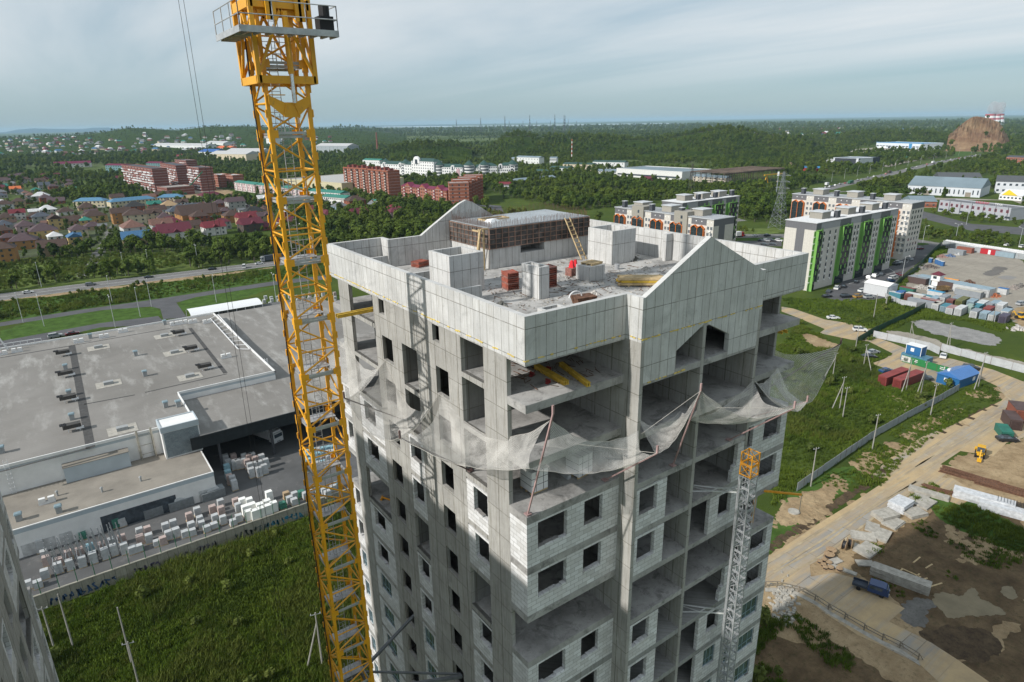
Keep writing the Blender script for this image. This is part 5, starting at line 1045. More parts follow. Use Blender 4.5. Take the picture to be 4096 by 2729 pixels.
# ================================================================ vehicles
CARC = dict(white=(.62,.62,.61), silver=(.33,.34,.35), black=(.02,.022,.025), dark=(.05,.06,.07), blue=(.02,.06,.15), maroon=(.13,.012,.02), gold=(.35,.20,.05), red=(.4,.03,.02), grey=(.16,.165,.17), green=(.02,.12,.07))
MT = M('tyre_rubber', (.018,.018,.018), .9); CARP = {}
def carproto(kind, colr):
    k = (kind, colr)
    if k in CARP: return CARP[k]
    m = M('paint_'+colr, CARC[colr], .25, .03, 1, spec=.6); L, Wd, H_ = dict(sedan=(4.5,1.75,1.45), suv=(4.7,1.85,1.75), van=(5.0,1.85,2.1))[kind]; s = MB(); a = L/2; w = Wd/2
    pr = dict(sedan=[(-a,.35),(-a,.85),(-a+.25,.95),(-a+.9,1.0),(a-1.25,.95),(a-.15,.75),(a,.6),(a,.3)], suv=[(-a,.35),(-a,1.0),(-a+.1,1.1),(a-1.3,1.08),(a-.15,.95),(a,.75),(a,.3)], van=[(-a,.35),(-a,1.2),(a-.9,1.2),(a-.1,.95),(a,.7),(a,.3)])[kind]
    n = len(pr); b = len(s.v); s.v += [(x, -w, z) for x, z in pr]+[(x, w, z) for x, z in pr]; s.f += [tuple(range(b, b+n))[::-1], tuple(range(b+n, b+2*n))]+[(b+i, b+(i+1)%n, b+n+(i+1)%n, b+n+i) for i in range(n)]
    cab = dict(sedan=(-a+.55,a-1.3,-a+1.15,a-2.0), suv=(-a+.08,a-1.25,-a+.35,a-1.95), van=(-a+.05,a-.8,-a+.15,a-1.4))[kind]; zc = pr[3][1]-.05 if kind != 'van' else 1.15
    g = MB(); b = len(g.v); g.v += [(cab[0],-w+.06,zc),(cab[1],-w+.06,zc),(cab[1],w-.06,zc),(cab[0],w-.06,zc),(cab[2],-w+.28,H_-.05),(cab[3],-w+.28,H_-.05),(cab[3],w-.28,H_-.05),(cab[2],w-.28,H_-.05)]
    g.f += [(b+4,b+5,b+6,b+7),(b,b+1,b+5,b+4),(b+1,b+2,b+6,b+5),(b+2,b+3,b+7,b+6),(b+3,b,b+4,b+7)]
    rf = MB(); rf.box(cab[2]-.05,-w+.25,H_-.05,cab[3]+.05,w-.25,H_); 
    for sd in (-1, 1): rf.bar(((cab[0]+cab[1])/2-.2, sd*(w-.08), zc), ((cab[2]+cab[3])/2-.1, sd*(w-.26), H_-.03), .09)
    wh = MB(); wh.cyl((0,-.11,0), (0,.11,0), .33, 12)
    lt = MB(); lt.box(-.04,-.2,-.08,.04,.2,.08)
    CARP[k] = (s.mesh('body', m), g.mesh('cabin_glass', MGL), rf.mesh('roof', m), wh.mesh('wheel', MT), lt.mesh('headlight', MWF), L, Wd, pr); return CARP[k]
def car(c, x, y, colr, kind='sedan', yaw=None, x2=None, y2=None, z=0, label=None, group='parked and driving cars', where=''):
    p = G(c, x, y, z)
    if x2 is not None: q_ = G(c, x2, y2, z); yaw = math.atan2(q_[1]-p[1], q_[0]-p[0])
    b, g, rf, wh, lt, L, Wd, pr = carproto(kind, colr); t = thing('car', label or '%s %s %s' % (colr, kind, where), 'car', (p[0], p[1], z+gz(*p)), group, yaw or 0)
    for me in (b, g, rf): o = bpy.data.objects.new(me.name.split('.')[0], me); COL.objects.link(o); o.parent = t
    for sx_ in (-1, 1):
        for sy_ in (-1, 1): o = bpy.data.objects.new('wheel', wh); COL.objects.link(o); o.parent = t; o.location = (sx_*L*.3, sy_*(Wd/2-.1), .33)
        o = bpy.data.objects.new('headlight', lt); COL.objects.link(o); o.parent = t; o.location = (L/2-.02, sx_*.6, .62)
    return t
hd = -.09
for x, y, cc, k, d_ in ((195,1333,'white','sedan',0),(628,1280,'grey','suv',0),(1028,1228,'dark','sedan',0),(1465,1172,'black','sedan',0),(1788,1134,'white','sedan',0),(1684,1158,'white','van',0)): car('L1', x, y, cc, k, -.05+(1.3 if x == 1684 else 0), where='driving on the highway left of the crane')
car('L4', 385, 258, 'silver', 'suv', .1, where='on the street behind the store roof'); car('L4', 500, 240, 'maroon', 'sedan', .1, where='on the street behind the store roof')
wh_ = 'parked on the asphalt by the green apartment block'
for x, y, cc, k, yw in ((640,255,'white','van',1.5),(715,270,'maroon','sedan',1.6),(835,358,'maroon','sedan',-.3),(675,510,'silver','sedan',1.2),(495,585,'black','suv',-.2),(520,560,'white','suv',-.2),(535,735,'maroon','sedan',.8),(445,790,'white','suv',-.2),(485,765,'silver','sedan',-.2),(400,835,'blue','suv',-.2),(340,850,'dark','sedan',-.2),(275,735,'dark','suv',.3),(180,760,'white','suv',.2),(95,785,'white','suv',.2),(30,965,'white','sedan',-.1),(2110,305,'white','sedan',-.2),(2330,330,'white','suv',-.2)): car('R1', x, y, cc, k, yw, where=wh_ if y > 250 and x < 1000 else 'on the road beyond the row of white bags')
for x, y, cc, k, yw in ((790,57,'black','sedan',.35),(698,92,'black','sedan',.35),(645,105,'white','suv',.35),(588,128,'dark','sedan',.3),(575,165,'black','sedan',-.3),(715,167,'black','suv',-.5),(805,168,'gold','suv',-.3),(885,172,'silver','suv',-.4),(840,125,'white','suv',-.2)): car('H', x, y, cc, k, yw, where='parked below the green apartment block')
for x, y, cc, k, yw, lb in ((620,325,'white','sedan',-.75,'white car driving on the concrete road at the grass field'),(818,415,'white','suv',-.85,'white police-style wagon on the concrete road behind the first white car'),(912,580,'silver','sedan',-.3,'silver hatchback parked beside a black car near the poles'),(882,612,'black','sedan',-.6,'black car parked beside the silver hatchback near the poles'),(1012,718,'blue','sedan',-.3,'blue car parked behind the red containers'),(1285,770,'dark','suv',-.9,'dark car parked between the red containers and the blue cabin'),(1432,608,'white','sedan',.3,'white sedan by the white fence beside the blue guard booth'),(1637,700,'black','suv',-.75,'black SUV on the road right of the blue cabin'),(1902,1225,'black','sedan',-.75,'black sedan parked at the right edge near the digger'),(2010,222,'silver','suv',-.3,'silver SUV at the right edge of the container lot'),(1885,250,'dark','suv',-.9,'dark SUV behind the white containers of the lot')): car('H', x, y, cc, k, yw, label=lb)
for x, y, cc, k in ((405,940,'dark','suv'),(495,942,'white','sedan'),(580,940,'black','suv'),(540,975,'dark','sedan'),(575,975,'silver','suv'),(608,975,'black','suv'),(660,975,'white','suv'),(530,690,'silver','sedan'),(560,1000,'dark','sedan'),(620,1000,'dark','sedan')): car('L3', x, y, cc, k, -1.4 if y > 960 else -.1, where='on the estate road left of the green block')
rc = ['white','dark','silver','black','white','grey','red']
for i in range(34):
    u = (i+.5+random.uniform(-.2,.2))/34; j = min(int(u*7), 6); a, b = HWY[j], HWY[j+1]; v = u*7-j; x_, y_ = a[0]+(b[0]-a[0])*v, a[1]+(b[1]-a[1])*v; yw = math.atan2(b[1]-a[1], b[0]-a[0]); px = topix((x_-3.2*math.sin(yw), y_+3.2*math.cos(yw), 0)); o_ = CR['O']
    car('O', px[0]*o_[2], px[1]*o_[2], rc[i % 7], 'suv' if i % 3 else 'sedan', yw, group='queue of cars on the main road', where='in the traffic queue on the main road')
for i in range(16): car('L2', 60+i*11+random.uniform(-4,4), 885+(i % 3)*11, random.choice(rc), 'suv' if i % 2 else 'sedan', random.uniform(0,3), where='on the parking lot among trees left of the rear gable')
for i in range(20): car('L2', 20+i*8, 640+(i % 4)*9+i*1.2, random.choice(rc), 'suv', random.choice((0,1.5)), where='in the yard of the brick apartment blocks')
for i in range(14): car('L3', 1150+i*8, 432-(i % 4)*9, random.choice(rc), 'suv', random.choice((0,1.5)), where='in the dealer yard beside the dark workshop')
M_TRB = M('truck_box_white', (.6,.6,.6), .5, .05); M_TRG = M('tarp_green', (.03,.14,.08), .6)
def truck(c, x, y, yaw, lb, cabc='white', box=M_TRB, L=9, z=0, tip=False, group=None):
    p = G(c, x, y, z); t = thing('truck', lb, 'truck', (p[0], p[1], z), group, yaw); m = M('paint_'+cabc, CARC[cabc], .3, .03, 1)
    s = MB(); s.box(L/2-2.0,-1.25,.6,L/2,1.25,2.9); s.box(L/2-1.9,-1.2,2.9,L/2-.5,1.2,3.3); s.build('cab', m).parent = t; s = MB(); s.box(L/2-.02,-1.05,1.8,L/2+.03,1.05,2.7); s.box(L/2-1.3,-1.27,1.8,L/2-.4,1.27,2.6); s.build('windscreen', MGL).parent = t
    s = MB()
    if tip: hollow(s, -L/2,-1.25,L/2-2.3,1.25,1.1,2.6,.12); s.box(-L/2+.1,-1.2,1.1,L/2-2.4,1.2,1.3)
    else: s.box(-L/2,-1.25,1.0,L/2-2.3,1.25,3.6)
    s.build('load_body', box).parent = t; s = MB(); s.box(-L/2,-.5,.6,L/2,.5,.98); s.build('chassis', M_BK).parent = t
    for xx in (L/2-1.2, -L/2+1.2, -L/2+2.4):
        for sd in (-1.05, 1.05): s = MB(); s.cyl((xx,sd-.15,.5),(xx,sd+.15,.5),.5,12); s.build('wheel', MT).parent = t
    return t
truck('L1', 1900, 1108, math.pi-.05, 'car transporter lorry with white cab on the highway behind the crane mast', 'silver', M('transporter_dark', (.06,.07,.09), .5), 16)
truck('R1', 1100, 985, math.pi-.4, 'dump truck with cream cab and rusty tipper body in the container lot', 'white', M('tipper_rust', (.20,.13,.06), .7, .4, 2, dirt=(.12,.11,.1)), 9.5, 0, True)
hwy_yaw = math.atan2(HWY[3][1]-HWY[2][1], HWY[3][0]-HWY[2][0])
truck('R2', 865, 655, hwy_yaw, 'green-boxed lorry at the near end of the traffic queue', 'white', M_TRG, 14); truck('R2', 1572, 482, hwy_yaw, 'white articulated lorry in the middle of the traffic queue', 'white', M_TRB, 14); truck('R2', 1195, 566, hwy_yaw, 'dark lorry in the traffic queue above the long warehouse', 'dark', M('tarp_dark', (.08,.06,.04), .6), 10); truck('R2', 2320, 925, 1.3, 'white and blue articulated lorry at the right edge beside the grey office', 'white', M('trailer_blue', (.10,.18,.35), .5), 12)
truck('R2', 1345, 438, .2, 'green lorry parked on the gravel side road', 'white', M_TRG, 9); truck('L3', 385, 945, -.2, 'small white box truck on the estate road', 'red', M_TRB, 6.5); truck('R2', 660, 672, .2, 'white box truck half hidden by trees left of the traffic queue', 'white', M_TRB, 8)
truck('L4', 1850, 965, -1.2, 'white lorry standing in the shade under the black canopy', 'white', M_TRB, 8, ZY)
def pickup():
    p = G('F', 1095, 880); q0, q1 = G('F', 1010, 850), G('F', 1190, 910); yaw = math.atan2(q1[1]-q0[1], q1[0]-q0[0]); t = thing('pickup_truck', 'dark blue double-cab light truck on the dirt road at the lower right', 'truck', (p[0], p[1], 0), None, yaw); m = M('paint_navy', (.015,.04,.12), .3, .05, 1, spec=.6)
    s = MB(); n = [(-.35,.5),(-.35,1.05),(-.2,1.95),(1.6,2.0),(2.15,1.9),(2.6,1.15),(2.65,.5)]; b = 0; w = .87; s.v += [(x,-w,z) for x, z in n]+[(x,w,z) for x, z in n]; k = len(n); s.f += [tuple(range(k))[::-1], tuple(range(k,2*k))]+[(i,(i+1)%k,k+(i+1)%k,k+i) for i in range(k)]; s.build('cab', m).parent = t
    s = MB(); s.box(-.1,-.885,1.2,.75,.885,1.75); s.box(.85,-.885,1.2,1.7,.885,1.75); s.box(2.28,-.75,1.25,2.42,.75,1.8); s.build('side_window', MGL).parent = t
    s = MB(); hollow(s,-2.6,-.87,-.4,.87,.75,1.15,.06); s.box(-2.5,-.8,.72,-.45,.8,.8); s.build('cargo_bed', M('bed_dark', (.04,.05,.07), .6)).parent = t; s = MB(); s.box(-2.6,-.4,.4,2.4,.4,.72); s.build('chassis', M_BK).parent = t
    for xx in (1.7,-1.6):
        for sd in (-.75,.75): s = MB(); s.cyl((xx,sd-.1,.33),(xx,sd+.1,.33),.33,12); s.build('wheel', MT).parent = t
    for sd in (-.6,.6): s = MB(); s.box(2.6,sd-.13,.8,2.68,sd+.13,1.0); s.build('headlight', MWF).parent = t
pickup()
M_EY = M('machine_yellow', (.60,.33,.02), .5, .1, 2)
def digger(c, x, y, yaw, lb):
    p = G(c, x, y); t = thing('backhoe_loader', lb, 'digger', (p[0], p[1], 0), 'yellow loaders', yaw); s = MB(); s.box(-1.2,-.8,.7,2.2,.8,1.4); s.box(-.6,-.75,2.5,.9,.75,2.62); s.build('body', M_EY).parent = t; s = MB(); s.box(-.6,-.7,1.4,.9,.7,2.5); s.build('cab_glass', MGL).parent = t
    s = MB(); s.box(2.9,-1.1,.1,3.5,1.1,.8); s.bar((1.8,-.6,1.2),(3.0,-.6,.5),.15); s.bar((1.8,.6,1.2),(3.0,.6,.5),.15); s.build('front_bucket', M_EY).parent = t; s = MB(); s.bar((-1.2,0,1.0),(-2.4,0,2.6),.25); s.bar((-2.4,0,2.6),(-3.4,0,1.0),.2); s.box(-3.7,-.4,.3,-3.1,.4,1.0); s.build('rear_arm', M_EY).parent = t
    for xx, r_ in ((1.6,.5),(-.7,.7)):
        for sd in (-.8,.8): s = MB(); s.cyl((xx,sd-.18,r_),(xx,sd+.18,r_),r_,12); s.build('wheel', MT).parent = t
digger('H', 1700, 1340, .3, 'yellow backhoe loader beside the concrete road at the right'); digger('H', 1995, 325, -1.8, 'yellow loader at the right end of the container rows')
# ================================================================ fences, containers and huts on the right
def fence_line(name, lb, c, pts, h, m, step=2.5, z=0, mp_=None, group=None):
    g = [G(c, x, y, z) for x, y in pts]; t = thing(name, lb, 'fence', (g[0][0], g[0][1], z), group)
    for a, b in zip(g, g[1:]):
        L = math.hypot(b[0]-a[0], b[1]-a[1]); n = max(1, round(L/step)); yw = math.atan2(b[1]-a[1], b[0]-a[0])
        for i in range(n):
            u = (i+.5)/n; s = MB(); s.obox((a[0]+(b[0]-a[0])*u, a[1]+(b[1]-a[1])*u, z+.1+random.uniform(-.05,.05)), (L/n-.04, .06, h), yw+random.uniform(-.02,.02)); s.build('panel', m, t)
            s = MB(); x_, y_ = a[0]+(b[0]-a[0])*i/n, a[1]+(b[1]-a[1])*i/n; s.box(x_-.04, y_-.04, z, x_+.04, y_+.04, z+h+.15); s.build('post', mp_ or M_RUST, t)
    return t
M_FW_ = M('white_fence_sheet', (.40,.41,.42), .5, .1, .6, dirt=(.30,.29,.27)); M_FG = M('green_fence_sheet', (.012,.055,.035), .5, .15, .5); M_FGY = M('grey_fence_sheet', (.30,.32,.33), .5, .1, .6)
fence_line('sheet_fence', 'long grey-white sheet fence running from the blue cabin down to the tower', 'H', [(1545,855),(1360,960),(1170,1060),(900,1215),(670,1375),(500,1495),(350,1600)], 2.0, M_FGY, 2.6)
fence_line('sheet_fence', 'white sheet fence running right past the blue guard booth', 'H', [(913,462),(1120,505),(1330,555),(1400,590)], 2.4, M_FW_, 5); fence_line('sheet_fence', 'white sheet fence behind the blue cabin to the right edge', 'H', [(1410,560),(1560,600),(1780,660),(2100,745)], 2.4, M_FW_, 5)
fence_line('sheet_fence', 'short white sheet fence in front of the container rows', 'R1', [(325,1075),(540,1165),(780,1215),(900,1200)], 2.2, M_FW_, 5.5); fence_line('green_fence', 'dark green sheet fence across the grass up to the containers', 'R1', [(905,1215),(700,1330),(440,1455),(160,1585),(-100,1740)], 2.3, M_FG, 3)
fence_line('green_fence', 'long dark green sheet fence between parking lot and container lot', 'R1', [(400,990),(560,830),(800,640),(980,450),(1150,295)], 2.3, M_FG, 4); fence_line('grey_fence', 'grey sheet fence behind the red container under the white bags', 'R1', [(1165,300),(1600,395),(2000,450),(2400,520),(2700,570)], 3.0, M_FGY, 5)
for r in range(2):
    for i in range(46):
        u = i/45; x, y = 1225+u*1450-r*35, (262+u*215-r*0)+(38 if r else 8); p = G('R1', x, y); t = thing('bulk_bag', 'white bulk bag in the long double row behind the grey fence', 'bag', (p[0], p[1], 0), 'long double row of white bulk bags', random.uniform(-.2,.2))
        if 'bag' not in BR: s = MB(); s.obox((0,0,0), (1.9,1.7,1.9), 0, .85); s.obox((0,0,1.9), (1.4,1.2,.35), 0, .5); BR['bag'] = s.mesh('bag', M('bulk_bag_white', (.56,.56,.56), .7, .12, 1))
        o = bpy.data.objects.new('bag', BR['bag']); COL.objects.link(o); o.parent = t
dirA = math.atan2(*(lambda a, b: (b[1]-a[1], b[0]-a[0]))(G('R1', 430, 1110), G('R1', 900, 1210))); dB0 = (lambda a, b: math.atan2(b[1]-a[1], b[0]-a[0]))(G('R1', 160, 1560), G('R1', 905, 1200))
CC = dict(white=(.50,.51,.51), grey=(.24,.26,.28), maroon=(.16,.055,.045), teal=(.05,.19,.24), olive=(.12,.12,.035), purple=(.07,.06,.09), blue=(.03,.12,.30), red=(.42,.01,.02), rust=(.25,.08,.05), green=(.02,.14,.10), beige=(.42,.40,.35), bright=(.05,.27,.45), steel=(.24,.32,.37), mint=(.28,.36,.32), pink=(.30,.18,.17), dred=(.22,.04,.035), brown=(.08,.05,.045))
def corrug(name, c_):
    k = 'corr_'+name
    if k in _mc: return _mc[k]
    m, t, b = newmat(k); q = NT(t); b.inputs['Roughness'].default_value = .6; w_ = q.n('ShaderNodeTexWave'); w_.inputs['Scale'].default_value = 1.6; w_.bands_direction = 'X'; tcx = q.n('ShaderNodeTexCoord'); q.l(tcx.outputs['Object'], w_.inputs['Vector'])
    c = q.mix(q.ramp(q.noise(.7, detail=7, rough=.7), .45, .7), c_, tuple(x*.72+.02 for x in c_)); q.l(q.mix(q.math('MULTIPLY', w_.outputs[0], .25), c, tuple(x*.6 for x in c_)), b.inputs['Base Color']); _mc[k] = m; return m
def container(c, x, y, rc_, wc, L=6, Wd=2.4, H_=2.6, yaw=None, lb=None, door=True, name='container', group='containers and cabins of the storage lot'):
    p = G(c, x, y); t = thing(name, lb or '%s-roofed %s container in the storage rows' % (rc_, wc), 'container', (p[0], p[1], 0), group, dB0 if yaw is None else yaw); s = MB(); s.box(-L/2,-Wd/2,.1,L/2,Wd/2,H_-.05); s.build('wall', corrug(wc, CC[wc])).parent = t
    s = MB(); s.box(-L/2-.04,-Wd/2-.04,H_-.05,L/2+.04,Wd/2+.04,H_+.06); s.build('roof', M('croof_'+rc_, CC[rc_], .55, .15, .6)).parent = t
    if door: s = MB(); s.box(-L/2-.04,-Wd/2+.3,.2,-L/2-.01,Wd/2-.3,H_-.3); s.build('door', M('cdoor_'+wc, tuple(v*.6 for v in CC[wc]), .6)).parent = t
    s = MB()
    for a in (-L/2, L/2-.12):
        for b_ in (-Wd/2-.02, Wd/2-.1): s.box(a, b_, 0, a+.12, b_+.12, H_-.06)
    s.build('corner_post', M('cpost_'+wc, tuple(v*.75 for v in CC[wc]), .6)).parent = t; return t
A_, B_ = dirA, None
for x, y, rc_, wc, L, yw, H_ in ((480,1060,'white','teal',5,A_,2.4),(545,1055,'blue','blue',5,B_,2.6),(650,985,'maroon','green',6,A_,2.2),(685,1080,'maroon','maroon',6,B_,2.4),(765,1090,'white','beige',7,A_,2.5),(870,1185,'grey','grey',11,A_,2.5),(985,1165,'pink','maroon',7,A_,2.4),(950,1110,'teal','white',6,A_,2.3),(1055,1140,'steel','grey',6,B_,2.6),(1180,1130,'grey','white',7,B_,2.8),(1060,1060,'bright','white',6,A_,2.8),(1275,1175,'maroon','maroon',3.5,B_,2.6),(1440,1180,'olive','olive',9,B_,3.0),(1085,1225,'beige','white',6,B_,2.5),(1205,1255,'teal','steel',6,B_,2.5),(1290,1285,'pink','white',6,B_,2.6),(1420,1300,'white','white',7,B_,2.9),(1555,1265,'mint','mint',6,B_,2.5),(1590,1185,'steel','steel',6,B_,2.6),(1670,1255,'teal','teal',6,B_,2.5),(1735,1215,'white','white',6,B_,2.8),(1850,1225,'grey','grey',5,B_,2.4),(1640,1335,'grey','white',6,B_,2.6),(1830,1290,'dred','dred',6,B_,2.5),(1775,1360,'steel','steel',5,B_,2.5),(1905,1385,'steel','white',6,B_,2.6),(2005,1275,'white','white',6,B_,3.6),(1930,1215,'steel','steel',5,B_,2.8),(2085,1335,'steel','white',6,B_,2.7),(2055,1415,'purple','purple',5.5,B_,2.8),(1380,1120,'grey','steel',5,B_,2.3),(2040,1010,'blue','white',3.5,A_,2.6)): container('R1', x, y, rc_, wc, L, 2.4, H_, yw)
wy = math.pi/2-.0
upY = (lambda a, b: math.atan2(b[1]-a[1], b[0]-a[0]))(G('R1', 1760, 460), G('R1', 1960, 490))
container('R1', 1862, 430, 'dred', 'red', 9, 3, 2.9, upY, 'bright red cabin with a white door under the bulk bags', False); t = COL.objects[-1]
p = G('R1', 1862, 445); t = [x for x in THINGS if x['label'].startswith('bright red cabin')][0]; s = MB(); s.box(-.6,-1.56,.2,.6,-1.5,2.5); s.build('door', MWF).parent = t; s = MB(); s.box(-.6,1.5,.2,.6,1.56,2.5); s.build('door', MWF).parent = t
container('R1', 2080, 468, 'grey', 'steel', 9, 2.6, 2.8, upY, 'grey cabin with a window right of the bright red cabin'); container('R1', 1490, 400, 'rust', 'rust', 8, 2.6, 2.8, upY, 'rust-red container behind the grey sheds of the lot'); container('R1', 1370, 430, 'grey', 'grey', 8, 3, 2.6, upY, 'dark grey shed left of the rust-red container')
container('R1', 920, 850, 'steel', 'steel', 6, 4, 3.4, A_, 'steel-blue shed beside the small watch tower'); container('R1', 820, 850, 'grey', 'brown', 8, 5, 3.0, A_, 'open grey-roofed shed left of the watch tower', False); container('R1', 1300, 925, 'steel', 'brown', 10, 5, 3.2, A_, 'blue-roofed open shelter behind the dump truck', False); container('R1', 1610, 1000, 'steel', 'white', 14, 6, 3.4, A_, 'large workshop with pale blue metal roof in the lot'); container('R1', 1540, 1040, 'beige', 'grey', 10, 2.5, 2.8, A_, 'long grey container in front of the pale blue workshop'); container('R1', 1770, 1030, 'grey', 'white', 7, 4, 3.2, B_, 'white cabin at the right end of the pale blue workshop')
for x, y in ((990,550),(1085,570),(1080,560),(1122,585),(1160,600)): container('R1', x, y, 'white', 'blue', 1.5, 1.4, 2.4, A_, 'blue portable toilet with white roof by the green fence', True, 'portable_toilet', 'blue portable toilets')
t = thing('watch_tower', 'small white watch tower with maroon hipped roof in the lot', 'tower', (*G('R1', 1070, 890), 0), None, A_); s = MB(); s.box(-1.4,-1.4,0,1.4,1.4,2.6); s.box(-1.8,-1.8,2.6,1.8,1.8,5.4); s.build('wall', M_WP).parent = t; s = MB(); s.box(-1.0,-1.84,3.5,.5,-1.8,4.7); s.box(-1.84,-1.0,3.5,-1.8,.5,4.7); s.build('window', MGL).parent = t; s = MB(); gable_shape(s, 3.6, 3.6, 5.4, 1.3, 1); s.build('roof', M('house_roof_maroon', ROOFC['maroon'])).parent = t
t = thing('storage_tank', 'orange cylindrical tank lying in the lot', 'tank', (*G('R1', 1290, 855), 0), None, A_); s = MB(); s.cyl((-3,0,1.2),(3,0,1.2),1.1,14); s.build('shell', M('tank_orange', (.6,.25,.04), .5)).parent = t; s = MB(); s.box(-2,-.8,0,-1.6,.8,.8); s.box(1.6,-.8,0,2,.8,.8); s.build('cradle', M_BK).parent = t
t = thing('garage_hall', 'white garage hall with light metal roof at the parking lot edge', 'building', (*G('R1', 250, 1000), 0), None, dirA); s = MB(); s.box(-5,-4,0,5,4,4.6); s.build('wall', M('hall_panel', (.50,.51,.52), .5, .05)).parent = t; s = MB(); gable_shape(s, 10, 8, 4.6, 1.1, 0, .3); s.build('roof', M_WP).parent = t; keepout(*G('R1', 130, 1000), *G('R1', 400, 1000))
for i, (x, y, r_) in enumerate(((840,640,3.5),(980,620,4.5),(780,760,3),(860,780,2.5),(1150,470,3),(1280,460,2.5),(850,920,3),(1480,900,2),(1900,1040,3),(2250,1520,3.5),(2300,900,3),(1560,845,2.5),(2200,930,2.5),(1400,440,1.5))):
    p = G('R1', x, y); rr = random.Random(i); s = MB()
    for k in range(50): a, d_ = rr.uniform(0,6.3), rr.uniform(0,r_); s.obox((p[0]+d_*math.cos(a), p[1]+d_*math.sin(a), 0), (rr.uniform(.3,1.6), rr.uniform(.2,.8), rr.uniform(.3,1.5)*(1.2-d_/r_)), rr.uniform(0,3), .8)
    mcol = ((.20,.19,.18),(.13,.11,.10),(.35,.34,.31),(.42,.38,.34),(.30,.18,.16),(.1,.15,.25),(.4,.38,.35),(.08,.07,.07),(.35,.12,.06),(.45,.42,.40),(.15,.14,.13),(.12,.07,.05),(.25,.22,.2),(.5,.5,.5))[i]
    o = s.build('junk_pile', M('junk_%d' % i, mcol, .9, .5, 2, dirt=(.35,.33,.3))); tag(o, ['rusty scaffold parts heaped','dark branches and steel heaped','pale stone blocks heaped','white sacks heaped','pink and white rubble sacks heaped','blue drums and junk heaped','white and orange tanks clustered','dark tyres and junk heaped','red and orange car parts heaped','white building waste heaped','dark scrap heaped','rusty drums lying','pipes and crates heaped','white fridge parts lying'][i]+' in the container lot', 'junk pile'); THINGS.append(o)
# blue guard booth, green banner, red containers, blue cabin
bl = M('cabin_blue', (.02,.11,.26), .5, .06, .6); gA = (lambda a, b: math.atan2(b[1]-a[1], b[0]-a[0]))(G('H', 1128, 640), G('H', 1460, 735))
t = thing('guard_booth', 'blue guard booth raised on a platform by the gate', 'booth', (*G('H', 1215, 640), 0), None, gA); s = MB(); s.box(-2.3,-1.5,2.6,2.3,1.5,5.4); s.build('cabin', bl).parent = t; s = MB(); s.box(-.8,-1.56,3.6,.2,-1.5,4.7); s.build('window', MWF).parent = t; s = MB()
for a in (-2.3,2.18):
    for b_ in (-1.52,1.4): s.box(a,b_,2.6,a+.14,b_+.14,5.42)
s.box(-2.4,-1.6,5.4,2.4,1.6,5.55); s.build('white_trim', MWF).parent = t; s = MB(); s.box(-3.2,-1.8,0,4.5,1.8,2.5); s.build('base', M('booth_base', (.07,.17,.24), .5)).parent = t
t = fence_line('site_banner', 'green and photo-printed banner wall on the fence below the guard booth', 'H', [(1128,640),(1215,665),(1300,690),(1380,712),(1465,735)], 2.2, M('banner_green', (.02,.16,.05), .5, .05), 7); t['category'] = 'banner'
g0, g1 = G('H', 1128, 640), G('H', 1465, 735)
s = MB(); s2 = MB(); s3 = MB()
for i, u in enumerate((.08,.33,.58,.82)):
    x_, y_ = g0[0]+(g1[0]-g0[0])*u, g0[1]+(g1[1]-g0[1])*u; nx, ny = math.sin(gA)*.05, -math.cos(gA)*.05
    s.obox((x_+nx, y_+ny, .3), (2.8, .03, 1.8), gA); s3.obox((x_+nx*1.6, y_+ny*1.6, .5), (1.2, .03, 1.0), gA)
    for k in range(2): s2.obox((x_+3.4*math.cos(gA)+nx, y_+3.4*math.sin(gA)+ny, 1.1+k*.5), (1.9-.4*k, .03, .16), gA)
s.build('photo_print', M('print_grey', (.42,.42,.40), .5, .4, 2), t); s2.build('banner_lettering', MWF, t); s3.build('photo_print', M('print_dark', (.10,.12,.10), .5, .4, 2), t)
cy_ = (lambda a, b: math.atan2(b[1]-a[1], b[0]-a[0]))(G('H', 1090, 832), G('H', 1258, 765))
for (x, y), lb in (((1062,780), 'left dark red shipping container of the pair'), ((1170,800), 'right dark red shipping container of the pair')): container('H', x, y, 'dred', 'dred', 12, 2.45, 2.6, cy_, lb, True, 'container', 'pair of dark red containers')
cx_, cyy = G('H', 1530, 790); bY = (lambda a, b: math.atan2(b[1]-a[1], b[0]-a[0]))(G('H', 1380, 800), G('H', 1545, 852)); t = thing('blue_cabin', 'blue site cabin with a blue metal gable roof', 'cabin', (cx_, cyy, 0), None, bY+math.pi/2); s = MB(); s.box(-5,-3,0,5,3,2.9); b = len(s.v); s.v += [(-5,-3,2.9),(-5,3,2.9),(-5,0,3.9),(5,-3,2.9),(5,3,2.9),(5,0,3.9)]; s.f += [(b,b+1,b+2),(b+3,b+4,b+5)]; s.build('wall', bl).parent = t; s = MB(); gable_shape(s, 10, 6, 2.95, 1.2, 0, .3); s.build('roof', M('cabin_roof_blue', (.05,.16,.40), .3, .08, .6, spec=.6)).parent = t
s = MB(); s.box(-5.06,-.6,1.0,-5.0,1.0,2.1); s.build('window', MWF).parent = t; s = MB(); s.box(2,-3.06,1.0,3.2,-3,2.1); s.build('window', MWF).parent = t
s = MB(); s.box(-3,.9,3.6,-2.2,1.6,4.2); s.build('chimney', MWF).parent = t; keepout(cx_-6, cyy-6, cx_+6, cyy+6)
brown = corrug('brown', CC['brown'])
container('H', 1930, 1110, 'brown', 'brown', 6, 2.6, 2.7, .6, 'dark brown container at the right edge near the black sedan'); container('H', 2010, 1060, 'brown', 'rust', 6, 5, 3.4, .6, 'dark-roofed brown shed at the right edge'); container('H', 1875, 1180, 'green', 'green', 5, 2.4, 1.8, .6, 'green skip beside the black sedan at the right edge')
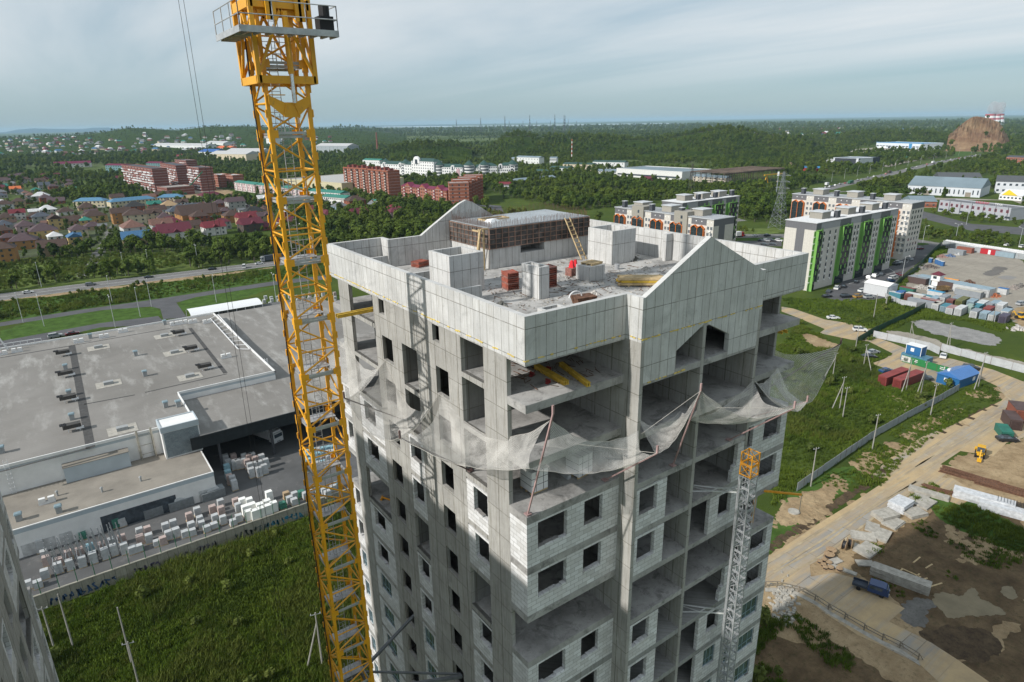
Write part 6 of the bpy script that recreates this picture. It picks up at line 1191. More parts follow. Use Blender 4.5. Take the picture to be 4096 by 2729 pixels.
# poles
def cpole(c, x, y, h, lb, strut=None, m=None, cross=True, group='concrete power poles', z=0):
    p = G(c, x, y, z); zz_ = z+gz(*p); t = thing('power_pole', lb, 'pole', (p[0], p[1], zz_), group); s = MB(); s.cyl((0,0,0),(0,0,h),.15,6,.10); s.build('post', m or M_CP).parent = t
    if strut: q_ = G(c, *strut, z); s = MB(); s.cyl((q_[0]-p[0], q_[1]-p[1], 0),(0,0,h*.82),.13,6,.10); s.build('strut', m or M_CP).parent = t
    if cross:
        s = MB(); s.bar((-.7,.2,h-.3),(.7,-.2,h-.3),.06); s.build('cross_arm', M_G).parent = t; s = MB()
        for dx in (-.6,0,.6): s.cyl((dx,-dx*.3,h-.25),(dx,-dx*.3,h-.05),.04,6)
        s.build('insulator', MWF).parent = t
    return t
M_CP = M('pole_concrete', (.29,.28,.25), .9, .15, 2)
for x, y, h, st_ in ((615,765,8,(540,780)),(668,985,9,(610,995)),(690,1055,8.5,None),(1158,855,9.5,(1122,875)),(1265,890,10,(1228,910)),(1338,1035,8.5,None),(908,1290,9,None),(455,1560,9,None),(788,530,7.5,None),(845,670,7,(905,725)),(1180,485,7,(1222,492)),(1455,545,9,(1480,552)),(1690,830,10.5,(1660,848)),(918,320,9.5,None),(1012,225,7,(1003,230)),(1795,350,7,None)): cpole('H', x, y, h, 'concrete power pole %s on the grass' % ('with a slanting strut' if st_ else 'standing alone'), st_)
for x, y, h, st_ in ((510,1345,10,None),(380,1355,8,None),(910,1445,10,None),(2225,1465,9.5,(2115,1485))): cpole('L5', x, y, h, 'concrete pole %s in the foreground reeds' % ('with a slanting strut' if st_ else 'standing alone'), st_, None, x in (380, 2225), group='poles in the foreground reeds')
cpole('L5', 985, 1700, 10, 'concrete pole cut off by the bottom edge in the reeds', None, group='poles in the foreground reeds')
def lamp(c, x, y, h, lb, twin=False, z=0, group='street lamps', yaw=0):
    p = G(c, x, y, z); zz_ = z+gz(*p); t = thing('street_lamp', lb, 'lamp post', (p[0], p[1], zz_), group, yaw); s = MB(); s.cyl((0,0,0),(0,0,h),.14,6,.08); s.build('pole', M_LP).parent = t
    for sd in ((-1,1) if twin else (1,)): s = MB(); s.cyl((0,0,h),(0,-sd*1.7,h+.5),.06,5); s.build('arm', M_LP).parent = t; s = MB(); s.box(-.14,-sd*1.7-.4,h+.45,.14,-sd*1.7+.3,h+.6); s.build('lamp_head', MWF).parent = t
M_LP = M('lamp_post_grey', (.40,.42,.42), .5, .1)
for x, y, tw in ((287,1290,0),(865,1212,0),(1035,1190,0),(1370,1155,1),(1905,1090,0)): lamp('L1', x, y, 12, 'tall lamp post on the far side of the highway', tw)
for x, y, tw in ((160,1535,0),(305,1560,1),(795,1568,1),(968,1495,0),(1045,1425,0),(1492,1395,0),(1905,1390,1),(775,1400,0)): lamp('L1', x, y, 12, 'tall lamp post between the frontage road and the store', tw)
for x, y in ((875,262),(1350,235),(2280,300),(575,765),(1510,0)): lamp('R1', x, y, 10, 'tall lamp post around the container lot', x > 1000)
for i in range(12): u = i/11; lamp('R2', 700+u*1200, 640-u*245, 12, 'lamp post lining the main road with the traffic queue', False, group='lamp posts of the main road')
# pylons, masts, chimneys, cooling towers
M_PY = M('pylon_steel', (.20,.22,.23), .6)
def pylon(c, x, y, h, w, lb, arms=True, m=None, n=9):
    p = G(c, x, y); t = thing('lattice_pylon', lb, 'pylon', (p[0], p[1], 0)); s = MB(); f = lambda u: w*(1-u)**1.3+.5
    th = max(.08, h*.0028)
    for k in range(n):
        a, b = k/n, (k+1)/n; A = [(i*f(a), j*f(a), a*h) for i, j in ((-1,-1),(1,-1),(1,1),(-1,1))]; B = [(i*f(b), j*f(b), b*h) for i, j in ((-1,-1),(1,-1),(1,1),(-1,1))]
        for i in range(4): s.bar(A[i], B[i], th*1.4); s.bar(A[i], B[(i+1)%4], th); s.bar(A[(i+1)%4], B[i], th); s.bar(B[i], B[(i+1)%4], th)
    s.build('lattice', m or M_PY).parent = t
    if arms: 
        for z_ in (.72,.83,.94): s = MB(); s.bar((0,-h*.14,h*z_),(0,h*.14,h*z_),th*2); s.bar((0,-h*.14,h*z_),(0,0,h*z_+1.5),th); s.bar((0,h*.14,h*z_),(0,0,h*z_+1.5),th); s.build('cross_arm', m or M_PY).parent = t
pylon('R6', 1860, 690, 38, 4.2, 'grey lattice power pylon left of the green apartment block'); t = thing('radio_mast', 'slim grey pole mast with white antennas beside the lattice pylon', 'mast', (*G('R6', 1835, 412), 0)); s = MB(); s.cyl((0,0,0),(0,0,26),.5,8,.35); s.build('pole', M_PY).parent = t; s = MB(); s.cyl((0,0,23),(0,0,26.5),.9,6); s.build('antenna', MWF).parent = t
pylon('R6', 950, 330, 30, 3, 'dark rusty lattice pylon in the woods behind the beige block', True, M('dark_pylon', (.07,.06,.055), .7))
M_FM = M('far_mast_steel', (.10,.11,.13), .7)
for i, (x, y, h) in enumerate(((795,235,95),(962,240,100),(1128,240,106),(1298,242,108),(1470,240,108),(1533,232,108),(1540,233,104),(1157,212,95),(1252,210,90),(1346,210,90),(1440,210,88),(1562,210,95),(1620,212,80),(1060,212,70))): pylon('L2', x, y, h if i < 7 else h*.9, 7 if i < 7 else 6, 'tall thin radio mast on the far plain', False, M_FM, 6)
t = thing('factory_chimney', 'old brick factory chimney beside a ruin in the far woods', 'chimney', (*G('L2', 250, 362), 0)); s = MB(); s.cyl((0,0,0),(0,0,52),3.2,12,1.7); s.build('shaft', M('chimney_red', (.18,.07,.05))).parent = t; s = MB(); s.box(-18,-8,0,14,2,7); s.build('ruin_wall', M('ruin', (.35,.32,.28))).parent = t
t = thing('striped_chimney', 'thin red and white striped chimney in front of the wooded hill', 'chimney', (*G('L2', 1587, 420), 0)); 
for i in range(10): s = MB(); s.cyl((0,0,i*4),(0,0,i*4+4),.9-i*.03,8); s.build('ring', M('ring_red', (.45,.10,.06)) if i % 2 else MWF).parent = t
for i, (x, lb) in enumerate(((2110,'left striped cooling tower steaming behind the quarry hill'),(2148,'middle striped cooling tower behind the quarry hill'),(2172,'right striped cooling tower steaming behind the quarry hill'))):
    D_ = 5200+i*300; d = ray('L3', x, 150); k = D_/math.hypot(d[0], d[1]); bx, by = CAMP[0]+d[0]*k, CAMP[1]+d[1]*k; t = thing('cooling_tower', lb, 'cooling tower', (bx, by, 0), 'cooling towers'); hT = 72-(x == 2148)*2
    for j in range(6):
        s = MB(); z0_, z1_ = hT*j/6, hT*(j+1)/6; rr_ = lambda z: 27+16*(1-z/hT)**2; s.cyl((0,0,z0_),(0,0,z1_),rr_(z0_),20,rr_(z1_)); s.build('shell_band', M('tower_red', (.38,.09,.10)) if j in (5,3) else MWF).parent = t
    # steam: a soft lumpy cloud volume
    me = bpy.data.meshes.new('steam'); import bmesh; bm = bmesh.new(); rr = random.Random(i+2)
    for k2 in range(7): bmesh.ops.create_icosphere(bm, subdivisions=2, radius=rr.uniform(16,28), matrix=Matrix.Translation((rr.uniform(-14,30), rr.uniform(-10,10), hT+12+k2*7)))
    bm.to_mesh(me); bm.free(); o = bpy.data.objects.new('steam', me); COL.objects.link(o); o.location = (bx, by, 0); tag(o, 'white steam plume over the %s cooling tower' % ('left','middle','right')[i], 'steam', None, 'stuff')
    if 'steam' not in _mc:
        m = bpy.data.materials.new('steam'); m.use_nodes = True; nt_ = m.node_tree; nt_.nodes.clear(); o_ = nt_.nodes.new('ShaderNodeOutputMaterial'); pv = nt_.nodes.new('ShaderNodeVolumePrincipled'); pv.inputs['Color'].default_value = (.95,.95,.95,1); pv.inputs['Density'].default_value = .03; nt_.links.new(pv.outputs[0], o_.inputs['Volume']); _mc['steam'] = m
    me.materials.append(_mc['steam'])
# ================================================================ apartment blocks
def tile(name, c_, s_=(1.2,.6)):
    m, t, b = newmat(name); q = NT(t); b.inputs['Roughness'].default_value = .7; sp = q.n('ShaderNodeSeparateXYZ'); q.l(q.pos(), sp.inputs[0]); cv = q.n('ShaderNodeCombineXYZ'); q.l(q.math('ADD', sp.outputs[0], sp.outputs[1]), cv.inputs[0]); q.l(sp.outputs[2], cv.inputs[1])
    br = q.n('ShaderNodeTexBrick'); br.offset = 0; br.inputs['Scale'].default_value = 1; q.l(cv.outputs[0], br.inputs['Vector']); br.inputs['Brick Width'].default_value = s_[0]; br.inputs['Row Height'].default_value = s_[1]; br.inputs['Mortar Size'].default_value = .03
    br.inputs['Color1'].default_value = (*c_, 1); br.inputs['Color2'].default_value = (*[v*.94 for v in c_], 1); br.inputs['Mortar'].default_value = (*[v*.72 for v in c_], 1); q.l(br.outputs[0], b.inputs['Base Color']); return m
T_CR = tile('tile_cream', (.56,.53,.48)); T_DG = tile('tile_dark_grey', (.13,.13,.14)); T_GR = tile('tile_taupe', (.30,.28,.24)); T_LG = tile('tile_light_grey', (.35,.35,.36)); M_LIME = M('lime_panel', (.17,.36,.085), .5, .06, .5); M_ORG = M('orange_panel', (.55,.14,.02), .5, .06, .5); M_MR = M('metal_roof_light', (.50,.51,.52), .45, .06, .6)
M_BG = glass('balcony_glass', (.018,.025,.028), .08)
def frame_box(s, axis, p, a0, a1, z0, z1, d, w):
    """box frame standing proud of a wall at p by d"""
    def bx(u, v, s0, s1):
        if axis == 'y': s.box(u, p-d, s0, v, p, s1)
        else: s.box(p-d, u, s0, p, v, s1)
    bx(a0, a0+w, z0, z1); bx(a1-w, a1, z0, z1); bx(a0+w, a1-w, z1-w, z1)
def apart(lb, x0, y0, x1, y1, h, kind):
    """ten-storey tiled block. kind 'green': bays on the -y face, 'orange': arched bays on the -x face"""
    t = thing('apartment_block', lb, 'apartment block', ((x0+x1)/2, (y0+y1)/2, 0), 'tiled apartment blocks around the yard'); keepout(x0, y0, x1, y1)
    s = MB(); s.box(x0, y0, 0, x1, y1, h-3); s.build('wall', T_CR, t); s = MB(); s.box(x0-.02, y0-.02, h-3, x1+.02, y1+.02, h); s.build('attic_band', T_DG, t)
    s = MB(); s.box(x0-.3, y0-.3, h, x1+.3, y1+.3, h+.25); nn = int(max(x1-x0, y1-y0)/1.2)
    for i in range(nn):
        if x1-x0 > y1-y0: u = x0+(x1-x0)*i/nn; s.box(u, y0-.3, h+.25, u+.12, y1+.3, h+.37)
        else: u = y0+(y1-y0)*i/nn; s.box(x0-.3, u, h+.25, x1+.3, u+.12, h+.37)
    s.build('roof', M_MR, t); long_x = (x1-x0) > (y1-y0); Ln = (x1-x0) if long_x else (y1-y0)
    for u in (.2, .5, .8):
        cx_, cy_ = (x0+Ln*u, (y0+y1)/2) if long_x else ((x0+x1)/2, y0+Ln*u); s = MB(); s.box(cx_-3.4, cy_-3, h+.3, cx_+3.4, cy_+3, h+3.2); o = s.build('stair_head', T_GR, t); s = MB(); s.box(cx_-3.8, cy_-3.4, h+3.2, cx_+3.8, cy_+3.4, h+3.5); s.build('stair_head_roof', M_MR, o)
        s = MB(); q_ = (cx_+7 if long_x else cx_-5, cy_-4 if long_x else cy_+8); s.box(q_[0]-1.2, q_[1]-.9, h+.3, q_[0]+1.2, q_[1]+.9, h+3.3); s.build('vent_stack', M('vent_dark', (.06,.065,.075), .6), t)
        s = MB(); s.box(q_[0]-1.4, q_[1]-1.1, h+3.45, q_[0]+1.4, q_[1]+1.1, h+3.6); s.build('stack_cap', M_MR, t)
    zl = [1.2+2.85*k for k in range(1, 10) if 1.2+2.85*k < h-3.6]
    if kind == 'green':
        s = MB(); s.box(x0-.03, y0+(y1-y0)*.36, 0, x0, y0+(y1-y0)*.62, h-3); s.build('dark_stripe', T_DG, t)
        n = 4; seg = (x1-x0)/n
        for i in range(n):
            bw = 3.2 if i == 0 else 7.2; a0 = x0+.3 if i == 0 else x0+seg*i+seg*.15; a1 = a0+bw; top = h-3.2
            s = MB(); s.box(a0, y0-1.2, 4.2, a1, y0-.01, top-.01); b = s.build('balcony_glazing', M_BG, t)
            s = MB(); s.box(a0-.25, y0-1.35, 0 if i == 0 else 3.8, a0, y0-.01, top+.2); s.box(a1, y0-1.35, 3.8, a1+.1, y0-.01, top+.2); s.box(a0-.25, y0-1.35, top, a1+.1, y0-.01, top+.3); s.box(a0-1.6, y0-.06, 0, a0-.25, y0-.005, top) ; s.build('lime_frame', M_LIME, b)
            s = MB(); cn = max(2, round(bw/1.2))
            for k in range(9):
                for j in range(cn):
                    if (j*2+k) % 3 == 0: u = a0+bw*j/cn; s.box(u+.05, y0-1.26, 4.4+k*2.65, u+bw/cn-.1, y0-1.2, 4.4+k*2.65+1.9)
            s.build('lime_panel', M_LIME, b)
            s = MB()
            for k in range(10): s.box(a0, y0-1.28, 4.2+k*2.6, a1, y0-1.2, 4.28+k*2.6)
            for j in range(cn+1): u = a0+bw*j/cn; s.box(u-.04, y0-1.28, 4.2, u+.04, y0-1.2, top)
            s.build('mullion', M('mullion_dark', (.05,.05,.055), .5), b); s = MB(); s.box(a0, y0-.4, 0, a1, y0-.01, 4.0); s.build('shopfront', M_BG, t)
            wa, wb = a1+.6, (x0+seg*(i+1)+seg*.15-1.9 if i < n-1 else x1-.3)
            if wb-wa > 2: 
                wall_windows(t, (wa, y0-.02), (wb, y0-.02), zl, 3, 1.0, 1.5, margin=.4, frame=False)
                s = MB()
                for z_ in zl:
                    for j in range(3): u = wa+.4+(wb-wa-.8)*(j+.5)/3; s.box(u-.7, y0-.45, z_-.75, u+.1, y0-.02, z_-.25)
                s.build('condenser_basket', M_WP, t)['kind'] = 'stuff'
            s = MB(); s.box(wa-.3, y0-.025, h-3, wb+.2, y0-.02, h-.2); s.build('light_attic', T_LG, t)
        s = MB()
        for z_ in zl: s.box(x0-.9, y0-.2, z_-.4, x0-.02, y0+.4, z_+.1)
        s.build('condenser_basket', M_WP, t)['kind'] = 'stuff'
    else:
        seg = 13.0; n = max(1, round((y1-y0)/seg)); seg = (y1-y0)/n
        for i in range(n):
            c0 = y1-seg*(i+.35); s = MB()
            for sd in (-1, 1):
                a0 = c0-3.6 if sd < 0 else c0; a1 = a0+3.6; zt = h-3.4
                s.box(x0-1.1, a0, 1, x0-.01, a1-.01, zt-.9)
            b = s.build('balcony_glazing', M_BG, t); s = MB(); zt = h-3.2
            for a in (c0-3.8, c0-.15, c0+3.55): s.box(x0-1.3, a, 1, x0-.01, a+.25, zt-1.2)
            for a0 in (c0-3.8, c0-.15):
                a1 = a0+3.95; m_ = (a0+a1)/2
                s.bar((x0-.65, a0+.1, zt-1.3), (x0-.65, m_, zt), 1.3, .25); s.bar((x0-.65, m_, zt), (x0-.65, a1, zt-1.3), 1.3, .25)
            s.build('orange_frame', M_ORG, b); s = MB(); 
            for k in range(9): s.box(x0-1.16, c0-3.6, 2.2+2.85*k, x0-1.1, c0+3.6, 2.35+2.85*k)
            for a in (c0-1.8, c0+1.8): s.box(x0-1.16, a-.04, 1, x0-1.1, a+.04, zt-1)
            s.build('mullion', M('mullion_dark', (.05,.05,.055), .5), b)
            s = MB(); s.box(x0-.03, c0-4.4, h-3, x0-.02, c0+4.4, h-.3); s.build('attic_panel', T_DG, t); s = MB(); s.box(x0-.028, c0-seg+4.4, h-3.01, x0-.021, c0-4.41, h-.3); s.build('light_attic', T_CR, t)
            wall_windows(t, (x0-.02, c0-4.2), (x0-.02, c0-seg+4.3), zl, 2, 1.2, 1.5, margin=.2)
            s = MB()
            for yy in (-1.6, 1.6, -5, -7): s.box(x0-.05, c0+yy-.25, h-1.6, x0-.03, c0+yy+.25, h-1.1)
            s.build('attic_vent', MWF, t)
        s = MB()
        if x0 > 300: wall_windows(t, (x0+1, y0-.02), (x1-.5, y0-.02), zl, 4, 1.2, 1.5, frame=False)
        else: s.box(x0+4, y0-.03, 0, x0+8.5, y0-.021, h-3); s.build('dark_stripe', T_DG, t); s = MB()
        if y1-y0 > 50: s.box(x0-.04, y0+6, 0, x0-.031, y0+9, .2)
        for z_ in zl: s.box(x0-.6, y0+1.2, z_-.9, x0-.02, y0+2.2, z_-.4); s.box(x0-.6, y0+4.4, z_-.9, x0-.02, y0+5.4, z_-.4)
        s.build('condenser_basket', M_WP, t)['kind'] = 'stuff'
    return t
apart('tall tiled apartment block with bright green balcony bays, right of the tower', 250.5, 126.5, 323, 141, 29.6, 'green')
apart('cream apartment block with orange arched bays standing behind the green one', 349, 132, 364, 199, 29.4, 'orange')
tF = apart('cream and taupe apartment block with orange arched bays right behind the roof parapet', 232, 165.3, 247, 229, 28.8, 'orange')
s = MB()
for y in (184, 212):
    s = MB(); s.box(231.2, y-4, 0, 239, y+4, 31); o = s.build('taupe_bay', T_GR, tF)
    for k in range(10): s = MB(); s.box(231.15, y-1.2, 2+k*2.85, 231.2, y-.1, 3.5+k*2.85); s.build('window', MGL, o)
s = MB(); s.box(238, 176, 29.2, 239.6, 178, 31.5); s.build('yellow_unit', M_EY, tF)
apart('grey apartment block with green bays furthest back beside the lattice pylon', 271, 216.3, 322, 231, 28.8, 'green')
T_BR = brickmat('brick_orange_red', (.26,.085,.045)); T_BR2 = brickmat('brick_dark_red', (.17,.055,.04), (.50,.48,.46)); T_PK = brickmat('plaster_pink', (.50,.38,.38), (.55,.5,.48), 9); T_WH = brickmat('plaster_white', (.62,.61,.58), (.5,.5,.5), 9); T_YE = brickmat('plaster_yellow', (.50,.44,.30), (.5,.5,.5), 9)
def obuild(name, lb, A, B, D, h, mw, roof='flat', mr=None, wins=None, bays=None, group=None, cat='building', endwins=False):
    """block with its seen front wall from A to B on the ground and depth D behind"""
    dx, dy = B[0]-A[0], B[1]-A[1]; L = math.hypot(dx, dy); ux, uy = dx/L, dy/L; nx, ny = -uy, ux
    mid = ((A[0]+B[0])/2, (A[1]+B[1])/2)
    if (nx*(mid[0]-CAMP[0])+ny*(mid[1]-CAMP[1])) < 0: A, B = B, A; ux, uy = -ux, -uy; nx, ny = -nx, -ny
    yaw = math.atan2(uy, ux); c = (mid[0]+nx*D/2, mid[1]+ny*D/2); t = thing(name, lb, cat, (c[0], c[1], 0), group, yaw)
    for u in np.linspace(0, 1, max(2, int(L/12))): keepout(A[0]+(B[0]-A[0])*u+nx*D/2-D/2, A[1]+(B[1]-A[1])*u+ny*D/2-D/2, A[0]+(B[0]-A[0])*u+nx*D/2+D/2, A[1]+(B[1]-A[1])*u+ny*D/2+D/2, 5)
    s = MB(); s.box(-L/2,-D/2,0,L/2,D/2,h); s.build('wall', mw).parent = t
    if roof == 'flat': s = MB(); s.box(-L/2+.3,-D/2+.3,h,L/2-.3,D/2-.3,h+.1); s.build('roof', mr or M_RG).parent = t; s = MB(); hollow(s,-L/2-.1,-D/2-.1,L/2+.1,D/2+.1,h-.3,h+.7,.35); s.build('parapet', mw).parent = t
    else: s = MB(); gable_shape(s, L, D, h, D*(.25 if roof == 'hip' else .16), 1 if roof == 'hip' else 0, .4); s.build('roof', mr).parent = t
    if wins:
        n, fl, ww, wh = wins; key = ('ow', round(ww,2), round(wh,2))
        if key not in BR: q_ = MB(); q_.box(-ww/2,-.05,0,ww/2,.05,wh); BR[key] = q_.mesh('window', MGL)
        cnt = 0; fh = h/fl
        for f in range(fl):
            for i in range(n):
                if cnt >= 100: break
                o = bpy.data.objects.new('window', BR[key]); COL.objects.link(o); o.parent = t; o.location = (-L/2+L*(i+.5)/n, -D/2-.03, f*fh+fh*.32); cnt += 1
        if endwins:
            for f in range(fl):
                for i in (-.25,.25):
                    if cnt < 100: o = bpy.data.objects.new('window', BR[key]); COL.objects.link(o); o.parent = t; o.location = (-L/2-.03, i*D, f*fh+fh*.32); o.rotation_euler = (0,0,math.pi/2); cnt += 1
    if bays:
        nb, bw, mb_, bd = bays
        for i in range(nb):
            s = MB(); u = -L/2+L*(i+.5)/nb; s.box(u-bw/2,-D/2-bd,1,u+bw/2,-D/2-.01,h-.8); b_ = s.build('balcony_stack', mb_); b_.parent = t; s = MB()
            for f in range(int(h/2.9)): s.box(u-bw/2-.02,-D/2-bd-.03,1.2+f*2.9,u+bw/2+.02,-D/2-bd,2.3+f*2.9)
            s.build('balcony_rail', M_BRAIL).parent = b_
    t['L'] = L; del t['L']; return t, L, D
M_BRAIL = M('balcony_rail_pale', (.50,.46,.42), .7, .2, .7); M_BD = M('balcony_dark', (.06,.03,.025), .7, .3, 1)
g_ = 'brick apartment blocks behind the village'
a, L, D = obuild('apartment_block', 'left brick apartment block of the orange-red pair, tall with pale balconies', G('L2', 25, 625), G('L2', 185, 641), 14, 26, T_BR, 'flat', None, (10, 9, 1.2, 1.4), (4, 3.0, M_BD, 1.0), g_)
a2, L2, D2 = obuild('apartment_block', 'right brick apartment block of the orange-red pair with a plain end wall', G('L2', 190, 645), G('L2', 330, 668), 14, 26, T_BR, 'flat', None, (9, 9, 1.2, 1.4), (4, 3.0, M_BD, 1.0), g_)
for tt_, LL in ((a, L), (a2, L2)):
    for i in range(5): s = MB(); u = -LL/2+LL*(i+.5)/5; s.box(u-1.6,-3,26.1,u+1.6,2,28.6+(i%2)); s.build('roof_house', M('roof_house_red', (.16,.04,.03))).parent = tt_
a, L, D = obuild('town_house_row', 'four-storey brick town-house row with a wine-red gabled roof', G('L2', 415, 672), G('L2', 727, 714), 12, 12, T_BR, 'gable', M('roof_wine', (.15,.018,.05), .6, .1, .5), (18, 4, 1.3, 1.4), (6, 2.6, M('bal_wine', (.20,.05,.06)), .9), g_)
for i in range(3): s = MB(); u = -L/2+L*(i+.5)/3; s.prism_xz([(u-7,12),(u+7,12),(u,16.2)],-D/2-.6,0); s.build('gable', M('roof_wine', (.15,.018,.05))).parent = a; s = MB(); s.prism_xz([(u-5.4,12),(u+5.4,12),(u,15.2)],-D/2-.7,-D/2-.6); s.build('gable_front', T_BR).parent = a
for k in range(6):
    A0, B0 = G('L2', 740+k*28, 742-k*22), G('L2', 870+k*24, 745-k*22)
    obuild('stepped_block', 'stepped brick block unit with white roof edges behind the rear gable', (287+k*9, 496-k*0+k*9), (303+k*9, 488+k*9), 14, 21+(k%2)*1.5, T_BR, 'flat', None, (3, 6, 1.3, 1.4), None, 'stepped brick block units')
a, L, D = obuild('apartment_block', 'largest dark red brick block with white staggered balconies, left of the crane mast', G('L1', 868, 602), G('L1', 1078, 650), 16, 28, T_BR2, 'flat', M('roof_plant_dark', (.07,.07,.08)), (10, 9, 2.4, 1.4), None, g_, endwins=True)
M_WB = M('balcony_white', (.60,.60,.60), .6, .1, 1)
def white_balconies(t, L, D, h, sd_=5):
    rr = random.Random(sd_); s = MB()
    for f in range(1, int(h/2.9)):
        u = -L/2
        while u < L/2-2: 
            w_ = rr.uniform(3, 8)
            if rr.random() < .62: s.box(u,-D/2-1.2,f*2.9-.2,min(u+w_, L/2),-D/2-.02,f*2.9+(1.3 if rr.random() < .5 else .4))
            u += w_
    s.build('balcony_band', M_WB).parent = t
white_balconies(a, L, D, 28)
for (x1, y1), (x2, y2), h_, lb, ss in (((1125,565),(1235,600),26,'middle dark red brick block with white balconies and roof plant',2), ((1312,615),(1395,632),27,'right dark red brick block with white balconies beside a green crane boom',3), ((1222,520),(1300,530),24,'dark brick block under construction behind the middle one',4)):
    a, L, D = obuild('apartment_block', lb, G('L1', x1, y1), G('L1', x2, y2), 16, h_, T_BR2, 'flat', M('roof_plant_dark', (.07,.07,.08)), (6, 8, 2.2, 1.4), None, g_); white_balconies(a, L, D, h_, ss)
obuild('low_block', 'low unfinished brick block with pale floor bands in front of the dark red blocks', G('L1', 1090, 655), G('L1', 1160, 665), 30, 9, T_BR2, 'flat', M('slab_roof', (.30,.28,.26)), None, None, g_)
for (x1, y1), (x2, y2), lb in (((1462,595),(1530,605),'small red brick block left of the green-roofed rows'), ((1545,600),(1615,608),'second red brick block next to the green-roofed rows')): obuild('apartment_block', lb, G('L1', x1, y1), G('L1', x2, y2), 14, 15, T_BR, 'flat', None, (6, 5, 1.3, 1.4), None, g_)
t = thing('mobile_crane', 'thin green crane boom leaning between the dark red brick blocks', 'crane', (*G('L1', 1262, 655), 0)); s = MB(); s.bar((0,0,1.5),(26,8,24),.9,.9); s.build('boom', M_GRN, None).parent = t; s = MB(); s.box(-5,-1.3,.5,4,1.3,2.5); s.build('carrier', M_GRN).parent = t
M_RGN = M('roof_green', ROOFC['green'], .6, .1, .5); M_RSB = M('roof_skyblue', (.08,.19,.30), .55, .1, .5)
pts = [(1620,622),(1760,642),(1770,642),(1895,658),(1945,664),(2110,690),(2135,692),(2350,712)]
for i in range(4): obuild('row_block', 'three-storey pinkish row block with a dark green roof, %s of four' % ('leftmost','second from the left','third from the left','rightmost')[i], G('L1', *pts[2*i]), G('L1', *pts[2*i+1]), 12, 9.5, T_PK if i < 3 else T_WH, 'gable', M_RGN, (12, 3, 1.3, 1.4), (4, 2.6, M_WB, .8), 'green-roofed row blocks')
obuild('row_block', 'white row block with green roof just left of the brick pair', G('L2', -130, 735), G('L2', 30, 750), 12, 9.5, T_WH, 'gable', M_RGN, (12, 3, 1.3, 1.4), None, 'green-roofed row blocks')
for (x1, y1), (x2, y2), w_, lb in (((510,745),(725,740),8,'left long cream block with a sky-blue roof'), ((770,752),(1082,722),12,'middle long cream block with a sky-blue roof'), ((1088,718),(1262,712),8,'right cream block with a sky-blue roof')): obuild('row_block', lb, G('L1', x1, y1), G('L1', x2, y2), 11, 6.4, T_YE, 'hip', M_RSB, (w_, 2, 1.4, 1.4), None, 'sky-blue-roofed blocks')
obuild('row_block', 'cream two-storey block with a maroon roof below the dark red brick blocks', G('L1', 1395, 705), G('L1', 1540, 690), 12, 6.4, T_YE, 'hip', M('roof_mr', ROOFC['maroon']), (7, 2, 1.4, 1.4))
obuild('school_building', 'long low building with dark purple roofs in the far trees at the left', G('L1', 375, 472), G('L1', 630, 462), 25, 8, T_WH, 'gable', M('roof_purple', (.12,.01,.04)), (10, 2, 3, 1.4)); obuild('colourful_block', 'yellow and teal block with purple roof behind the largest brick block', G('L1', 735, 508), G('L1', 905, 512), 14, 14, M('teal_wall', (.12,.22,.23)), 'gable', M('roof_purple', (.12,.01,.04)), (10, 4, 3, 1.4)); obuild('colourful_block', 'teal block with purple roof right above the largest brick block', G('L1', 1015, 490), G('L1', 1110, 492), 14, 14, M('teal_wall', (.12,.22,.23)), 'gable', M('roof_purple', (.12,.01,.04)), (6, 4, 3, 1.4))
a, L, D = obuild('market_hall', 'wide beige hall with flat pale roof seen behind the crane mast', G('L1', 1960, 602), G('L1', 2360, 640), 90, 10, M('hall_beige', (.50,.45,.30)), 'flat', M('hall_roof', (.40,.39,.37)), (8, 1, 5, 1.6))
# white hotel complex with towers and arches
W_ = M('plaster_bright', (.66,.66,.65), .8, .05, .5); M_DG = M('roof_dark_green', (.03,.07,.06), .6, .12, .5)
segs = [((267,520),(490,531),17,14), ((487,534),(640,546),23,10), ((650,543),(835,548),16,12), ((900,545),(945,546),15,4), ((942,546),(1075,543),17,9), ((1080,542),(1195,541),17,8)]
for i, ((x1, y1), (x2, y2), h_, n_) in enumerate(segs):
    lb = 'white complex wing, '+('leftmost, with two arches','tallest, with a great arched gable','long one with a red banner','narrow link behind round tower','right wing with dark green roof','rightmost with a tall glazed arch')[i]
    a, L, D = obuild('white_wing', lb, G('L2', x1, y1), G('L2', x2, y2), 15, h_, W_, 'hip', M_DG, (n_, 6 if h_ > 20 else 4, 1.6, 1.7), None, 'wings of the white complex')
    for k in range(2 if i in (0, 2) else 1):
        u = -L/2+L*(.15+.5*k) if i != 1 else -L*.25; r_ = 2.6 if i != 1 else 7; s = MB(); pts_ = [(u-r_, h_-3)]+[(u+r_*math.cos(math.pi-j*math.pi/10), h_+r_*.9*math.sin(j*math.pi/10)) for j in range(11)]+[(u+r_, h_-3)]; s.prism_xz(pts_, -D/2-.7, -D/2+2); s.build('arched_gable', W_).parent = a; s = MB(); s.box(u-r_*.4,-D/2-.8,h_-4,u+r_*.4,-D/2-.7,h_+r_*.3); s.build('arch_glazing', MGL).parent = a
    if i == 2: s = MB(); s.box(L/2-9,-D/2-.6,4,L/2-4,-D/2-.4,14); s.build('banner', M('banner_red_white', (.45,.30,.32), .7, .5, .8)).parent = a
